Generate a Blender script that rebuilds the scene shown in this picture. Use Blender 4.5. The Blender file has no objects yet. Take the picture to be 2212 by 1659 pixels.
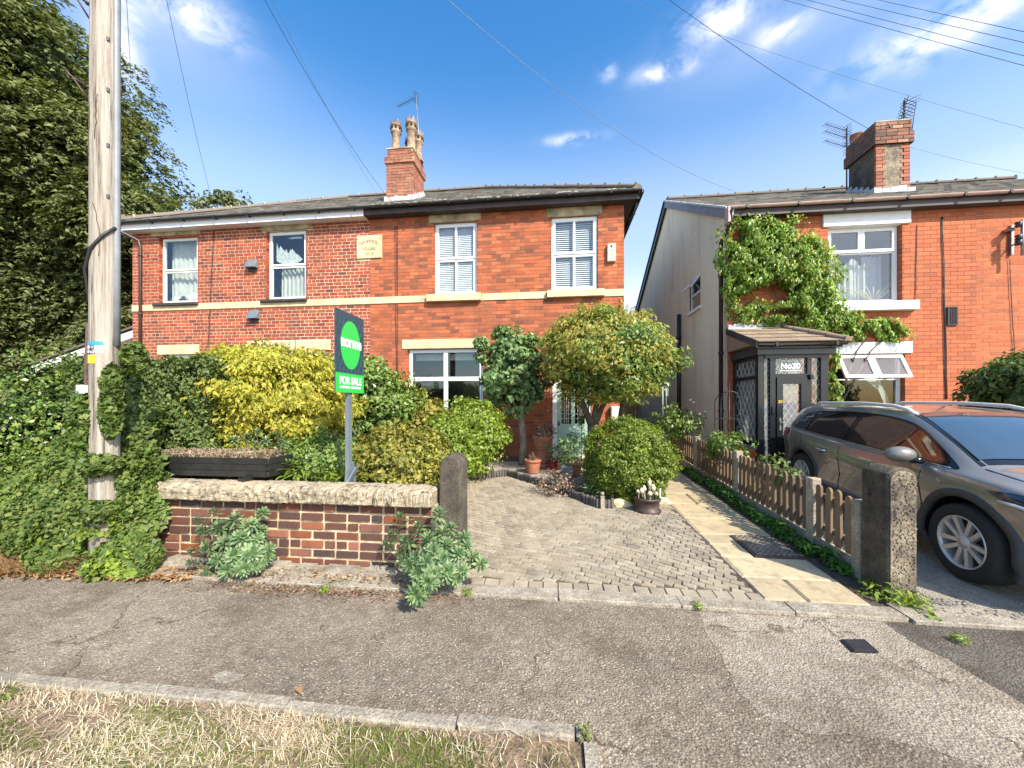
import bpy, bmesh, math, random
import numpy as np
from mathutils import Vector, Matrix
random.seed(7); rng = np.random.default_rng(7)
PI = math.pi; R = math.radians
S = bpy.context.scene
C = S.collection

# ---------------------------------------------------------------- camera
F_PX = 816.0; CX = 1106.0; HY = 872.0; YAW = R(6.6); CAMZ = 1.55
cd = bpy.data.cameras.new('camera'); cam = bpy.data.objects.new('camera', cd); C.objects.link(cam)
cam.location = (0, 0, CAMZ); cam.rotation_euler = (PI/2, 0, YAW)
cd.sensor_width = 36; cd.lens = F_PX/2212*36; cd.shift_y = (HY-829.5)/2212
cd.clip_start = 0.05; cd.clip_end = 1200
S.camera = cam
# ---------------------------------------------------------------- render look
S.render.engine = 'CYCLES'
S.view_settings.view_transform = 'Standard'; S.view_settings.look = 'None'
S.view_settings.exposure = 0.78; S.view_settings.gamma = 1.0
S.view_settings.use_curve_mapping = False
# ---------------------------------------------------------------- sun + sky
SUN = Vector((0.93, -1.0, 1.2)).normalized()
sl = bpy.data.lights.new('sun', 'SUN'); sl.energy = 4.8; sl.angle = R(0.55); sl.color = (1.0, 0.93, 0.82)
so = bpy.data.objects.new('sun', sl); C.objects.link(so)
so.rotation_euler = SUN.to_track_quat('Z', 'Y').to_euler(); so.location = (10, -20, 20)
W = bpy.data.worlds.new('World'); S.world = W; W.use_nodes = True
nt = W.node_tree; nt.nodes.clear()
def wn(t, **k):
    n = nt.nodes.new(t)
    for a, b in k.items(): setattr(n, a, b)
    return n
def wm(op, a, b=None, c=None):
    n = nt.nodes.new('ShaderNodeMath'); n.operation = op
    for i, v in enumerate((a, b, c)):
        if v is None: continue
        if hasattr(v, 'links'): nt.links.new(v, n.inputs[i])
        else: n.inputs[i].default_value = v
    return n.outputs[0]
sky = wn('ShaderNodeTexSky'); sky.sky_type = 'NISHITA'; sky.sun_disc = False
sky.sun_elevation = math.asin(SUN.z); sky.sun_rotation = math.atan2(SUN.x, SUN.y)
sky.altitude = 0; sky.air_density = 1.0; sky.dust_density = 1.4; sky.ozone_density = 2.0
tc = wn('ShaderNodeTexCoord'); sx = wn('ShaderNodeSeparateXYZ'); nt.links.new(tc.outputs['Generated'], sx.inputs[0])
az = wm('ARCTAN2', sx.outputs[0], sx.outputs[1]); el = wm('ARCSINE', sx.outputs[2])
cmb = wn('ShaderNodeCombineXYZ'); nt.links.new(wm('MULTIPLY', az, 1.0), cmb.inputs[0]); nt.links.new(wm('MULTIPLY', el, 1.7), cmb.inputs[1])
nz = wn('ShaderNodeTexNoise'); nz.inputs['Scale'].default_value = 12; nz.inputs['Detail'].default_value = 10; nz.inputs['Roughness'].default_value = .58; nz.inputs['Distortion'].default_value = .35
nt.links.new(cmb.outputs[0], nz.inputs['Vector'])
def dirang(x, y):
    u = (x-CX)/F_PX; v = (HY-y)/F_PX
    X = -math.sin(YAW)+u*math.cos(YAW); Y = math.cos(YAW)+u*math.sin(YAW)
    return math.atan2(X, Y), math.atan2(v, math.hypot(X, Y))
def blobs(L):
    tot = None                # (pixel x, y, half width, half height in radians, amount)
    for (x, y, a, b, k) in L:
        A, E = dirang(x, y)
        g = wm('EXPONENT', wm('MULTIPLY', wm('ADD', wm('POWER', wm('ABSOLUTE', wm('DIVIDE', wm('SUBTRACT', az, A), a)), 2.0), wm('POWER', wm('ABSOLUTE', wm('DIVIDE', wm('SUBTRACT', el, E), b)), 2.0)), -1.0))
        g = wm('MULTIPLY', g, k); tot = g if tot is None else wm('ADD', tot, g)
    return tot
tot = blobs([(400, 18, .085, .030, 1.1), (255, 90, .03, .06, 1.0), (1560, 38, .08, .026, 1.15), (1690, 66, .045, .015, 1.0), (1440, 152, .06, .014, 1.3), (1312, 158, .018, .012, 1.0),
             (1240, 300, .06, .009, 1.1), (2080, 40, .13, .03, 1.25)])
veil = blobs([(1380, 700, .6, .10, .9), (1050, 520, 2.2, .17, .38), (1750, 50, .3, .05, .22), (300, 50, .2, .06, .2), (2150, 380, .25, .04, .2)])
# thin general scatter of cloud everywhere else, so the sky goes on outside the frame
nz2 = wn('ShaderNodeTexNoise'); nz2.inputs['Scale'].default_value = 1.7; nz2.inputs['Detail'].default_value = 3
nt.links.new(cmb.outputs[0], nz2.inputs['Vector'])
away = wm('GREATER_THAN', wm('ABSOLUTE', wm('ADD', az, 0.1)), 1.15)
tot = wm('ADD', tot, wm('MULTIPLY', away, wm('MULTIPLY', wm('MAXIMUM', wm('SUBTRACT', nz2.outputs[0], .5), 0), 2.0)))
m = wm('MULTIPLY', tot, wm('MINIMUM', wm('MAXIMUM', wm('MULTIPLY', wm('SUBTRACT', nz.outputs[0], .37), 3.6), 0), 1.1))
m = wm('MINIMUM', wm('ADD', m, veil), .88)
hsv = wn('ShaderNodeHueSaturation'); hsv.inputs['Saturation'].default_value = 1.36; hsv.inputs['Value'].default_value = 1.72; hsv.inputs['Hue'].default_value = .497
nt.links.new(sky.outputs[0], hsv.inputs['Color'])
mx = wn('ShaderNodeMix'); mx.data_type = 'RGBA'
nt.links.new(m, mx.inputs[0]); nt.links.new(hsv.outputs[0], mx.inputs[6]); mx.inputs[7].default_value = (6.6, 6.8, 7.8, 1)
bg = wn('ShaderNodeBackground'); bg.inputs[1].default_value = 0.11
nt.links.new(mx.outputs[2], bg.inputs[0])
wo = wn('ShaderNodeOutputWorld'); nt.links.new(bg.outputs[0], wo.inputs[0])

# ---------------------------------------------------------------- measuring helpers (photo measurements -> metres)
def ray(x):
    u = (x-CX)/F_PX
    return -math.sin(YAW)+u*math.cos(YAW), math.cos(YAW)+u*math.sin(YAW)
def at(x, y, Y):                     # point on the vertical plane at distance Y
    rx, ry = ray(x); d = Y/ry
    return Vector((rx*d, Y, CAMZ+(HY-y)/F_PX*d))
SL = 0.045
def gz(Y): return 0.0 if Y < 3.1 else min(SL*(Y-3.1), .272)
def gnd(x, y):                       # point on the (gently rising) ground
    rx, ry = ray(x); k = (y-HY)/F_PX
    d = CAMZ/k
    if ry*d > 3.1: d = (CAMZ+SL*3.1)/(k+SL*ry)
    return Vector((rx*d, ry*d, gz(ry*d)))
def rect(x0, y0, x1, y1, Y):
    a = at(x0, y0, Y); b = at(x1, y1, Y); xm = (x0+x1)/2
    return (a.x, b.x, at(xm, y1, Y).z, at(xm, y0, Y).z)      # X0,X1,z0,z1

# ---------------------------------------------------------------- mesh helpers
class MB:
    def __init__(s): s.v = []; s.f = []; s.sm = []
    def add(s, vs, fs, smooth=False):
        k = len(s.v); s.v += [tuple(p) for p in vs]
        s.f += [tuple(k+i for i in f) for f in fs]; s.sm += [smooth]*len(fs); return s
    def box(s, x0, x1, y0, y1, z0, z1):
        vs = [(x0,y0,z0),(x1,y0,z0),(x1,y1,z0),(x0,y1,z0),(x0,y0,z1),(x1,y0,z1),(x1,y1,z1),(x0,y1,z1)]
        return s.add(vs, [(0,3,2,1),(4,5,6,7),(0,1,5,4),(1,2,6,5),(2,3,7,6),(3,0,4,7)])
    def cham(s, x0, x1, y0, y1, z0, z1, c):   # box with bevelled vertical+top edges on the front
        vs = []
        for (ix, iz) in ((0,0),(1,0),(1,1),(0,1)):
            X = (x0, x1)[ix]; Z = (z0, z1)[iz]; cx = c if ix == 0 else -c; cz = c if iz == 0 else -c
            vs += [(X+cx, y0, Z+cz), (X, y0+c, Z), (X, y1, Z)]
        fs = [(0,3,6,9)]
        for i in range(4):
            j = (i+1) % 4
            fs += [(i*3, i*3+1, j*3+1, j*3), (i*3+1, i*3+2, j*3+2, j*3+1)]
        fs.append((2, 11, 8, 5))
        return s.add(vs, [f[::-1] if False else f for f in fs])
    def obox(s, o, u, v, w):                  # box from corner o and three edge vectors
        o, u, v, w = map(Vector, (o, u, v, w))
        vs = [o, o+u, o+u+v, o+v, o+w, o+u+w, o+u+v+w, o+v+w]
        return s.add(vs, [(0,3,2,1),(4,5,6,7),(0,1,5,4),(1,2,6,5),(2,3,7,6),(3,0,4,7)])
    def tube(s, pts, r, n=8, caps=True, smooth=True):
        pts = [Vector(p) for p in pts]; k = len(pts)
        rs = r if hasattr(r, '__len__') else [r]*k
        vs = []; up = None
        for i, p in enumerate(pts):
            t = (pts[min(i+1, k-1)]-pts[max(i-1, 0)])
            if t.length < 1e-9: t = Vector((0, 0, 1))
            t.normalize()
            if up is None: up = t.orthogonal().normalized()
            a = (up-t*up.dot(t))
            a = a.normalized() if a.length > 1e-6 else t.orthogonal().normalized()
            up = a; b = t.cross(a)
            for j in range(n):
                q = 2*PI*j/n; vs.append(p+(a*math.cos(q)+b*math.sin(q))*rs[i])
        fs = [(i*n+j, i*n+(j+1) % n, (i+1)*n+(j+1) % n, (i+1)*n+j) for i in range(k-1) for j in range(n)]
        if caps: fs += [tuple(range(n-1, -1, -1)), tuple(range((k-1)*n, k*n))]
        return s.add(vs, fs, smooth)
    def lathe(s, prof, o=(0,0,0), n=24, smooth=True, M=None):
        vs = []; o = Vector(o)
        for (r_, z_) in prof:
            for j in range(n):
                q = 2*PI*j/n; p = Vector((r_*math.cos(q), r_*math.sin(q), z_))
                vs.append((M @ p if M else p)+o)
        fs = [(i*n+j, i*n+(j+1) % n, (i+1)*n+(j+1) % n, (i+1)*n+j) for i in range(len(prof)-1) for j in range(n)]
        return s.add(vs, fs, smooth)
    def poly(s, pts): return s.add(pts, [tuple(range(len(pts)))])
    def prism(s, pts2, z0, z1):               # pts2 list of (x,y) ccw
        n = len(pts2)
        vs = [(p[0], p[1], z0) for p in pts2]+[(p[0], p[1], z1) for p in pts2]
        return s.add(vs, [tuple(range(n-1, -1, -1)), tuple(range(n, 2*n))]+[(i, (i+1) % n, n+(i+1) % n, n+i) for i in range(n)])
    def mesh(s, name='mesh'):
        me = bpy.data.meshes.new(name); me.from_pydata(s.v, [], s.f)
        me.polygons.foreach_set('use_smooth', s.sm); me.update(); return me
def link(name, me, mat=None, parent=None, local=False):
    o = bpy.data.objects.new(name, me); C.objects.link(o)
    if mat is not None and me is not None and not me.materials: me.materials.append(mat)
    if parent is not None:
        o.parent = parent
        if not local and parent.type == 'EMPTY': o.location = -parent.location
    return o
def part(mb, name, mat, parent=None, local=False, kind=None, label=None):
    o = link(name, mb.mesh(name) if isinstance(mb, MB) else mb, mat, parent, local)
    if kind: o['kind'] = kind
    if label: o['label'] = label
    return o
def thing(name, label, cat, loc=(0,0,0), rot=(0,0,0), group=None):
    o = bpy.data.objects.new(name, None); C.objects.link(o); o.location = loc; o.rotation_euler = rot
    o.empty_display_size = .2; o['label'] = label; o['category'] = cat
    if group: o['group'] = group
    return o
def tag(o, label, cat, group=None):
    o['label'] = label; o['category'] = cat
    if group: o['group'] = group
    return o
def struct(mb, name, mat):
    o = part(mb, name, mat); o['kind'] = 'structure'; return o
UNIT = None
def pieces(name, boxes, mat, parent, limit=300, cham=0.0):
    """boxes = (x0,x1,y0,y1,z0,z1) in world axes; the nearest become parts of their own, the rest one joined part"""
    global UNIT
    if UNIT is None:
        UNIT = MB().cham(-.5, .5, -.5, .5, -.5, .5, .03).mesh('unit_block')
    cp = Vector((0, 0, CAMZ))
    boxes = sorted(boxes, key=lambda b: (Vector(((b[0]+b[1])/2, (b[2]+b[3])/2, (b[4]+b[5])/2))-cp).length/max(.02, min(b[1]-b[0], .3))**.5)
    me = UNIT.copy(); me.materials.append(mat)
    off = -parent.location if parent.type == 'EMPTY' else Vector()
    for b in boxes[:limit]:
        o = bpy.data.objects.new(name, me); C.objects.link(o); o.parent = parent
        o.location = Vector(((b[0]+b[1])/2, (b[2]+b[3])/2, (b[4]+b[5])/2))+off
        o.scale = (b[1]-b[0], b[3]-b[2], b[5]-b[4])
    rest = boxes[limit:]
    if rest:
        m = MB()
        for b in rest: m.box(*b)
        part(m, name, mat, parent, kind='stuff')
def oriented(name, obs, mat, parent, limit=300):
    """obs = (corner,u,v,w) oriented boxes"""
    cp = Vector((0, 0, CAMZ)); obs = sorted(obs, key=lambda b: (Vector(b[0])-cp).length)
    m = MB()
    for i, b in enumerate(obs):
        if i < limit: part(MB().obox(*b), name, mat, parent)
        else: m.obox(*b)
    if m.v: part(m, name, mat, parent, kind='stuff')

# ---------------------------------------------------------------- materials
def nodes(name):
    m = bpy.data.materials.new(name); m.use_nodes = True; n = m.node_tree; n.nodes.clear()
    out = n.nodes.new('ShaderNodeOutputMaterial'); p = n.nodes.new('ShaderNodeBsdfPrincipled')
    n.links.new(p.outputs[0], out.inputs[0]); return m, n, p, out
def N(n, t, **k):
    q = n.nodes.new(t)
    for a, b in k.items(): setattr(q, a, b)
    return q
def ramp(n, fac, cols):
    r_ = N(n, 'ShaderNodeValToRGB'); e = r_.color_ramp.elements
    cols = [(i/(len(cols)-1), c) if len(c) == 3 else (c[3], c[:3]) for i, c in enumerate(cols)]
    while len(e) < len(cols): e.new(.5)
    for q, (pos, c) in zip(e, cols): q.position = pos; q.color = (*c, 1)
    n.links.new(fac, r_.inputs[0]); return r_.outputs[0]
def mth(n, op, a, b=None):
    q = N(n, 'ShaderNodeMath', operation=op)
    for i, v in enumerate((a, b)):
        if v is None: continue
        if hasattr(v, 'links'): n.links.new(v, q.inputs[i])
        else: q.inputs[i].default_value = v
    return q.outputs[0]
def noise(n, scale, detail=4, rough=.6, vec=None, coord='pos'):
    q = N(n, 'ShaderNodeTexNoise'); q.inputs['Scale'].default_value = scale; q.inputs['Detail'].default_value = detail; q.inputs['Roughness'].default_value = rough
    if vec is None:
        if coord == 'pos': vec = N(n, 'ShaderNodeNewGeometry').outputs['Position']
        else: vec = N(n, 'ShaderNodeTexCoord').outputs['Object']
    n.links.new(vec, q.inputs['Vector']); return q.outputs[0]
def mixc(n, fac, a, b, mode='MIX'):
    q = N(n, 'ShaderNodeMix', data_type='RGBA', blend_type=mode)
    for s, v in ((0, fac), (6, a), (7, b)):
        if hasattr(v, 'links'): n.links.new(v, q.inputs[s])
        else: q.inputs[s].default_value = v if s == 0 else (*v, 1)
    return q.outputs[2]
def bump(n, p, h, dist, strength=.6):
    b = N(n, 'ShaderNodeBump'); b.inputs['Distance'].default_value = dist; b.inputs['Strength'].default_value = strength
    n.links.new(h, b.inputs['Height']); n.links.new(b.outputs[0], p.inputs['Normal'])
def rnd(n):                              # random value per piece, whether object or mesh island
    a = N(n, 'ShaderNodeObjectInfo').outputs['Random']; b = N(n, 'ShaderNodeNewGeometry').outputs['Random Per Island']
    return mth(n, 'FRACT', mth(n, 'ADD', mth(n, 'MULTIPLY', a, 7.31), mth(n, 'MULTIPLY', b, 3.77)))
def plain(name, c, rough=.6, metal=0, var=.12, scale=6, bmp=0, bscale=60, coat=0, coord='pos', spec=.5):
    m, n, p, o = nodes(name)
    f = noise(n, scale, 4, .6, coord=coord)
    d = tuple(x*(1-var) for x in c); e = tuple(min(1, x*(1+var)) for x in c)
    n.links.new(ramp(n, f, [(*d, .3), (*e, .7)]), p.inputs['Base Color'])
    p.inputs['Roughness'].default_value = rough; p.inputs['Metallic'].default_value = metal
    p.inputs['Coat Weight'].default_value = coat; p.inputs['Specular IOR Level'].default_value = spec
    if bmp: bump(n, p, noise(n, bscale, 3, .6, coord=coord), bmp)
    return m
def pieced(name, cols, rough=.85, dirt=(.06, .045, .035), damt=.35, dscale=1.4, fine=45, bmp=.003, fvar=.35, spots=None):
    """colour chosen per piece from cols, with fine grain, wide staining and relief"""
    m, n, p, o = nodes(name)
    c = ramp(n, rnd(n), cols)
    f = noise(n, fine, 5, .7)
    c = mixc(n, fvar, c, ramp(n, f, [(.25,)*3, (.75,)*3]), 'OVERLAY')
    if damt:
        mpz = N(n, 'ShaderNodeMapping'); mpz.inputs['Scale'].default_value = (1.6, 1.6, .7); n.links.new(N(n, 'ShaderNodeNewGeometry').outputs['Position'], mpz.inputs[0])
        dn = noise(n, dscale, 7, .7, vec=mpz.outputs[0])
        c = mixc(n, mth(n, 'MULTIPLY', ramp(n, dn, [(0, 0, 0, .48), (1, 1, 1, .72)]), damt), c, dirt)
    if spots:
        sn = noise(n, spots[1], 5, .6)
        c = mixc(n, mth(n, 'MULTIPLY', ramp(n, sn, [(0, 0, 0, spots[2]), (1, 1, 1, spots[2]+.08)]), spots[3]), c, spots[0])
    n.links.new(c, p.inputs['Base Color']); p.inputs['Roughness'].default_value = rough
    p.inputs['Specular IOR Level'].default_value = .3
    bump(n, p, f, bmp)
    return m
def leafm(name, cols, trans=.28, rough=.42, spec=.4):
    m, n, p, out = nodes(name)
    c = ramp(n, rnd(n), cols)
    c = mixc(n, .45, c, ramp(n, noise(n, 2.2, 3), [(.3,)*3+(.3,), (.72,)*3+(.7,)]), 'OVERLAY')
    n.links.new(c, p.inputs['Base Color']); p.inputs['Roughness'].default_value = rough; p.inputs['Specular IOR Level'].default_value = spec
    t = N(n, 'ShaderNodeBsdfTranslucent'); n.links.new(mixc(n, 1.0, c, (1.3, 1.35, .6), 'MULTIPLY'), t.inputs[0])
    x = N(n, 'ShaderNodeMixShader'); x.inputs[0].default_value = trans
    n.links.new(p.outputs[0], x.inputs[1]); n.links.new(t.outputs[0], x.inputs[2]); n.links.new(x.outputs[0], out.inputs[0])
    return m
def glass(name, tint=(.75, .8, .8), refl=.12, ior=1.5):
    m, n, p, out = nodes(name); n.nodes.remove(p)
    t = N(n, 'ShaderNodeBsdfTransparent'); t.inputs[0].default_value = (*tint, 1)
    g = N(n, 'ShaderNodeBsdfGlossy'); g.inputs['Roughness'].default_value = .015
    f = N(n, 'ShaderNodeLayerWeight'); f.inputs[0].default_value = .5
    k = mth(n, 'MINIMUM', mth(n, 'ADD', mth(n, 'MULTIPLY', mth(n, 'POWER', f.outputs['Facing'], 4.0), .8), refl), 1.0)
    x = N(n, 'ShaderNodeMixShader'); n.links.new(k, x.inputs[0])
    n.links.new(t.outputs[0], x.inputs[1]); n.links.new(g.outputs[0], x.inputs[2]); n.links.new(x.outputs[0], out.inputs[0])
    return m
M = {}
M['brick_left'] = pieced('brick_deep_red', [(.27,.060,.030), (.33,.075,.036), (.40,.10,.045), (.27,.068,.04), (.46,.125,.05), (.16,.045,.035), (.36,.09,.04), (.22,.052,.032)], damt=.5, dscale=1.1)
M['mortar_pale'] = plain('mortar_pale', (.66,.54,.38), .95, var=.2, scale=9, bmp=.002)
M['brick_mid'] = pieced('brick_orange_red', [(.40,.105,.045), (.47,.135,.058), (.35,.09,.042), (.53,.17,.072), (.42,.115,.05), (.22,.08,.045), (.48,.14,.06), (.17,.065,.04)], damt=.62, dscale=1.2, dirt=(.11,.06,.04))
M['mortar_tan'] = plain('mortar_tan', (.36,.17,.085), .95, var=.25, scale=9, bmp=.002)
M['brick_right'] = pieced('brick_bright_orange', [(0.414,0.116,0.050), (0.469,0.138,0.060), (0.368,0.103,0.045), (0.460,0.146,0.064), (0.313,0.101,0.051), (0.497,0.155,0.068)], damt=.45, dscale=.9, dirt=(0.230,0.086,0.048), fvar=.25)
M['mortar_red'] = plain('mortar_red', (.27,.075,.035), .95, var=.2, scale=9)
M['mortar_sand'] = plain('mortar_sand', (.62,.33,.17), .95, var=.2, scale=9)
M['brick_wall'] = pieced('old_wall_brick', [(.16,.055,.028), (.085,.050,.040), (.18,.058,.032), (.055,.042,.038), (.15,.055,.034), (.10,.052,.038), (.30,.12,.08), (.24,.075,.03), (.075,.048,.042), (.12,.055,.042)], rough=.7, damt=.4, dscale=6, dirt=(.035,.03,.03), fine=60, bmp=.006, spots=((.50,.34,.27), 6, .68, .6))
M['mortar_wall'] = plain('mortar_wall', (.50,.39,.24), .95, var=.45, scale=9, bmp=.006, bscale=45)
M['brick_chimney'] = pieced('chimney_brick', [(.30,.10,.06), (.36,.14,.08), (.24,.08,.055), (.42,.19,.12), (.28,.11,.075)], damt=.5, dscale=2.5, dirt=(.09,.06,.045))
M['brick_mixed'] = pieced('weathered_chimney_brick', [(.16,.085,.06), (.34,.14,.085), (.11,.07,.055), (.26,.11,.07), (.40,.28,.19)], damt=.6, dscale=4, dirt=(.06,.05,.035))
M['brick_sooty'] = pieced('sooty_brick', [(.16,.085,.06), (.11,.07,.055), (.20,.09,.06), (.09,.06,.05)], damt=.7, dscale=3, dirt=(.05,.045,.035))
M['stone'] = plain('cream_sandstone', (.60,.49,.29), .9, var=.22, scale=4, bmp=.004, bscale=40)
M['stone_dirty'] = plain('weathered_sandstone', (.38,.31,.19), .9, var=.5, scale=3.5, bmp=.004, bscale=40)
def coping():
    m, n, p, o = nodes('rough_coping_stone')
    a = noise(n, 3.2, 6, .65); b = noise(n, 24, 6, .7)
    c = ramp(n, a, [(.17,.135,.09,.3), (.36,.29,.19,.5), (.25,.22,.14,.7)])
    c = mixc(n, ramp(n, b, [(0,0,0,.5), (.8,.8,.8,.62)]), c, (.52,.46,.33))
    c = mixc(n, ramp(n, noise(n, 11, 5, .7), [(.95,.95,.95,.36), (0,0,0,.47)]), c, (.05,.045,.032))
    n.links.new(c, p.inputs['Base Color']); p.inputs['Roughness'].default_value = .95
    v = N(n, 'ShaderNodeMapping'); v.inputs['Scale'].default_value = (9, 9, 42); n.links.new(N(n, 'ShaderNodeNewGeometry').outputs['Position'], v.inputs[0])
    bump(n, p, noise(n, 1, 6, .65, vec=v.outputs[0]), .03, .9); return m
M['coping'] = coping()
def pierm(name, c1, c2, c3):
    m, n, p, o = nodes(name)
    a = noise(n, 5, 6, .7); b = noise(n, 60, 5, .7)
    c = ramp(n, a, [(*c1, .35), (*c2, .55), (*c3, .72)])
    c = mixc(n, .6, c, ramp(n, b, [(.1,)*3+(.3,), (.9,)*3+(.7,)]), 'OVERLAY')
    n.links.new(c, p.inputs['Base Color']); p.inputs['Roughness'].default_value = .95
    bump(n, p, mth(n, 'ADD', a, b), .02, .8); return m
M['pier'] = pierm('sooty_gate_stone', (.045,.038,.03), (.10,.082,.058), (.17,.145,.10))
M['pier_face'] = pierm('pitted_stone_face', (.10,.085,.065), (.27,.22,.15), (.42,.36,.26))
M['white'] = plain('white_upvc', (.80,.80,.79), .3, var=.03)
M['white_paint'] = plain('white_painted_stone', (.78,.78,.77), .6, var=.06, bmp=.002)
M['white_old'] = plain('aged_white_frame', (.72,.71,.64), .5, var=.12, scale=12)
M['black'] = plain('black_plastic', (.016,.016,.018), .35, var=.2)
M['brownpipe'] = plain('dark_brown_pipe', (.045,.025,.022), .4, var=.2)
M['gutter_mauve'] = plain('faded_brown_gutter', (.42,.29,.25), .5, var=.15)
M['fascia_dark'] = plain('dark_timber_fascia', (.045,.035,.033), .6, var=.3)
M['grey_board'] = plain('grey_bargeboard', (.20,.20,.21), .6, var=.2)
M['anthracite'] = plain('anthracite_upvc', (.012,.015,.017), .32, var=.12)
M['anthracite2'] = plain('anthracite_fascia', (.035,.042,.046), .35, var=.12)
M['slate'] = pieced('roof_slate', [(.13,.12,.105), (.22,.205,.18), (.31,.285,.25), (.16,.15,.13), (.38,.35,.31), (.09,.085,.075)], rough=.7, damt=.5, dscale=2.5, dirt=(.17,.16,.12), fine=30)
M['ridge'] = pieced('ridge_tile', [(.15,.125,.105), (.20,.165,.14), (.11,.09,.075)], rough=.85, damt=.5, dirt=(.22,.2,.15), dscale=5)
M['ridge_moss'] = plain('moss_and_lichen', (.30,.30,.22), .95, var=.5, scale=20)
M['lead'] = plain('lead_flashing', (.44,.45,.46), .6, var=.35, scale=9, metal=0, bmp=.004, bscale=30)
M['mortar_white'] = plain('white_ridge_mortar', (.72,.69,.62), .95, var=.15, scale=20)
M['porch_tile'] = pieced('concrete_roof_tile', [(.26,.19,.125), (.30,.22,.15), (.23,.17,.12), (.33,.25,.17)], damt=.5, dirt=(.15,.13,.08), dscale=4)
def renderm():
    m, n, p, o = nodes('pebbled_render')
    a = noise(n, .7, 5, .6); b = noise(n, 90, 3, .6)
    mp = N(n, 'ShaderNodeMapping'); mp.inputs['Scale'].default_value = (1.2, 1.2, .25); n.links.new(N(n, 'ShaderNodeNewGeometry').outputs['Position'], mp.inputs[0])
    s = noise(n, 2.2, 5, .7, vec=mp.outputs[0])
    c = ramp(n, a, [(.80,.68,.48,.3), (.90,.78,.58,.7)])
    c = mixc(n, ramp(n, s, [(0,0,0,.5), (.5,.5,.5,.72)]), c, (.46,.39,.29))
    n.links.new(c, p.inputs['Base Color']); p.inputs['Roughness'].default_value = .95; bump(n, p, b, .003); return m
M['render'] = renderm()
def asphalt(name, c, sp, spk):
    m, n, p, o = nodes(name)
    g = N(n, 'ShaderNodeNewGeometry').outputs['Position']
    big = noise(n, .8, 5, .6); mid = noise(n, 14, 5, .7); fine = noise(n, 130, 3, .7)
    col = ramp(n, big, [(*[x*.72 for x in c], .32), (*[x*1.25 for x in c], .68)])
    col = mixc(n, .65, col, ramp(n, mid, [(.3,)*3+(.3,), (.72,)*3+(.7,)]), 'OVERLAY')
    col = mixc(n, .72, col, ramp(n, fine, [(.05,)*3+(.32,), (.95,)*3+(.68,)]), 'OVERLAY')
    v = N(n, 'ShaderNodeTexVoronoi'); v.inputs['Scale'].default_value = 75; v.inputs['Randomness'].default_value = 1; n.links.new(g, v.inputs['Vector'])
    vs = N(n, 'ShaderNodeSeparateColor'); n.links.new(v.outputs['Color'], vs.inputs[0])
    stone = mth(n, 'MULTIPLY', mth(n, 'LESS_THAN', v.outputs['Distance'], .36), mth(n, 'GREATER_THAN', vs.outputs[0], 1-spk))
    col = mixc(n, stone, col, mixc(n, vs.outputs[1], sp, (sp[0]*.5, sp[1]*.45, sp[2]*.4)))
    st = noise(n, 2.3, 7, .68); sm_ = ramp(n, st, [(0,0,0,.50), (1,1,1,.66)])
    col = mixc(n, mth(n, 'MULTIPLY', sm_, .55), col, (c[0]*.42, c[1]*.36, c[2]*.30))
    vc = N(n, 'ShaderNodeTexVoronoi', feature='DISTANCE_TO_EDGE'); vc.inputs['Scale'].default_value = .9
    wv = N(n, 'ShaderNodeVectorMath', operation='ADD'); n.links.new(g, wv.inputs[0]); nn_ = N(n, 'ShaderNodeTexNoise'); nn_.inputs['Scale'].default_value = 3.5; nn_.inputs['Detail'].default_value = 6; n.links.new(g, nn_.inputs['Vector'])
    sc = N(n, 'ShaderNodeVectorMath', operation='SCALE'); sc.inputs[3].default_value = .55; n.links.new(nn_.outputs['Color'], sc.inputs[0]); n.links.new(sc.outputs[0], wv.inputs[1]); n.links.new(wv.outputs[0], vc.inputs['Vector'])
    crack = mth(n, 'MULTIPLY', mth(n, 'LESS_THAN', vc.outputs['Distance'], .006), mth(n, 'GREATER_THAN', big, .52))
    col = mixc(n, mth(n, 'MULTIPLY', crack, .7), col, (c[0]*.3, c[1]*.27, c[2]*.22))
    n.links.new(col, p.inputs['Base Color']); p.inputs['Roughness'].default_value = .93; p.inputs['Specular IOR Level'].default_value = .25
    bump(n, p, mth(n, 'ADD', fine, mth(n, 'MULTIPLY', v.outputs['Distance'], .9)), .009, .9); return m
M['asphalt'] = asphalt('worn_asphalt', (.225,.185,.137), (.60,.52,.40), .22)
M['asphalt_light'] = asphalt('pale_asphalt_patch', (.31,.262,.198), (.42,.40,.37), .30)
M['asphalt_dark'] = asphalt('dark_asphalt_strip', (.13,.112,.088), (.25,.24,.21), .10)
M['concrete_drive'] = asphalt('old_concrete', (.36,.32,.26), (.45,.42,.38), .25)
M['soil'] = plain('soil', (.075,.052,.036), .95, var=.5, scale=14, bmp=.02, bscale=30)
M['earth'] = plain('dry_ground', (.10,.09,.07), .95, var=.4, scale=3, bmp=.02, bscale=20)
M['straw_soil'] = plain('dry_turf_soil', (.20,.135,.085), .95, var=.6, scale=12, bmp=.02, bscale=60)
M['kerb'] = pierm('concrete_edging', (.22,.19,.145), (.36,.315,.24), (.47,.42,.33))
M['paver'] = pieced('worn_block_paving', [(0.302,0.255,0.180), (0.336,0.285,0.207), (0.277,0.234,0.167), (0.361,0.310,0.229), (0.311,0.255,0.176), (0.244,0.212,0.163)], damt=.75, dscale=1.7, dirt=(0.126,0.106,0.079), fine=55, fvar=.65, bmp=.006)
M['grey_log'] = pieced('grey_log_wood', [(.085,.078,.07), (.13,.115,.10), (.055,.05,.045)], damt=.3, dscale=8)
M['carved'] = plain('carved_shadowed_stone', (.26,.19,.10), .95)  # brown of the lettering has the shade of cut recesses put into it
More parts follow.
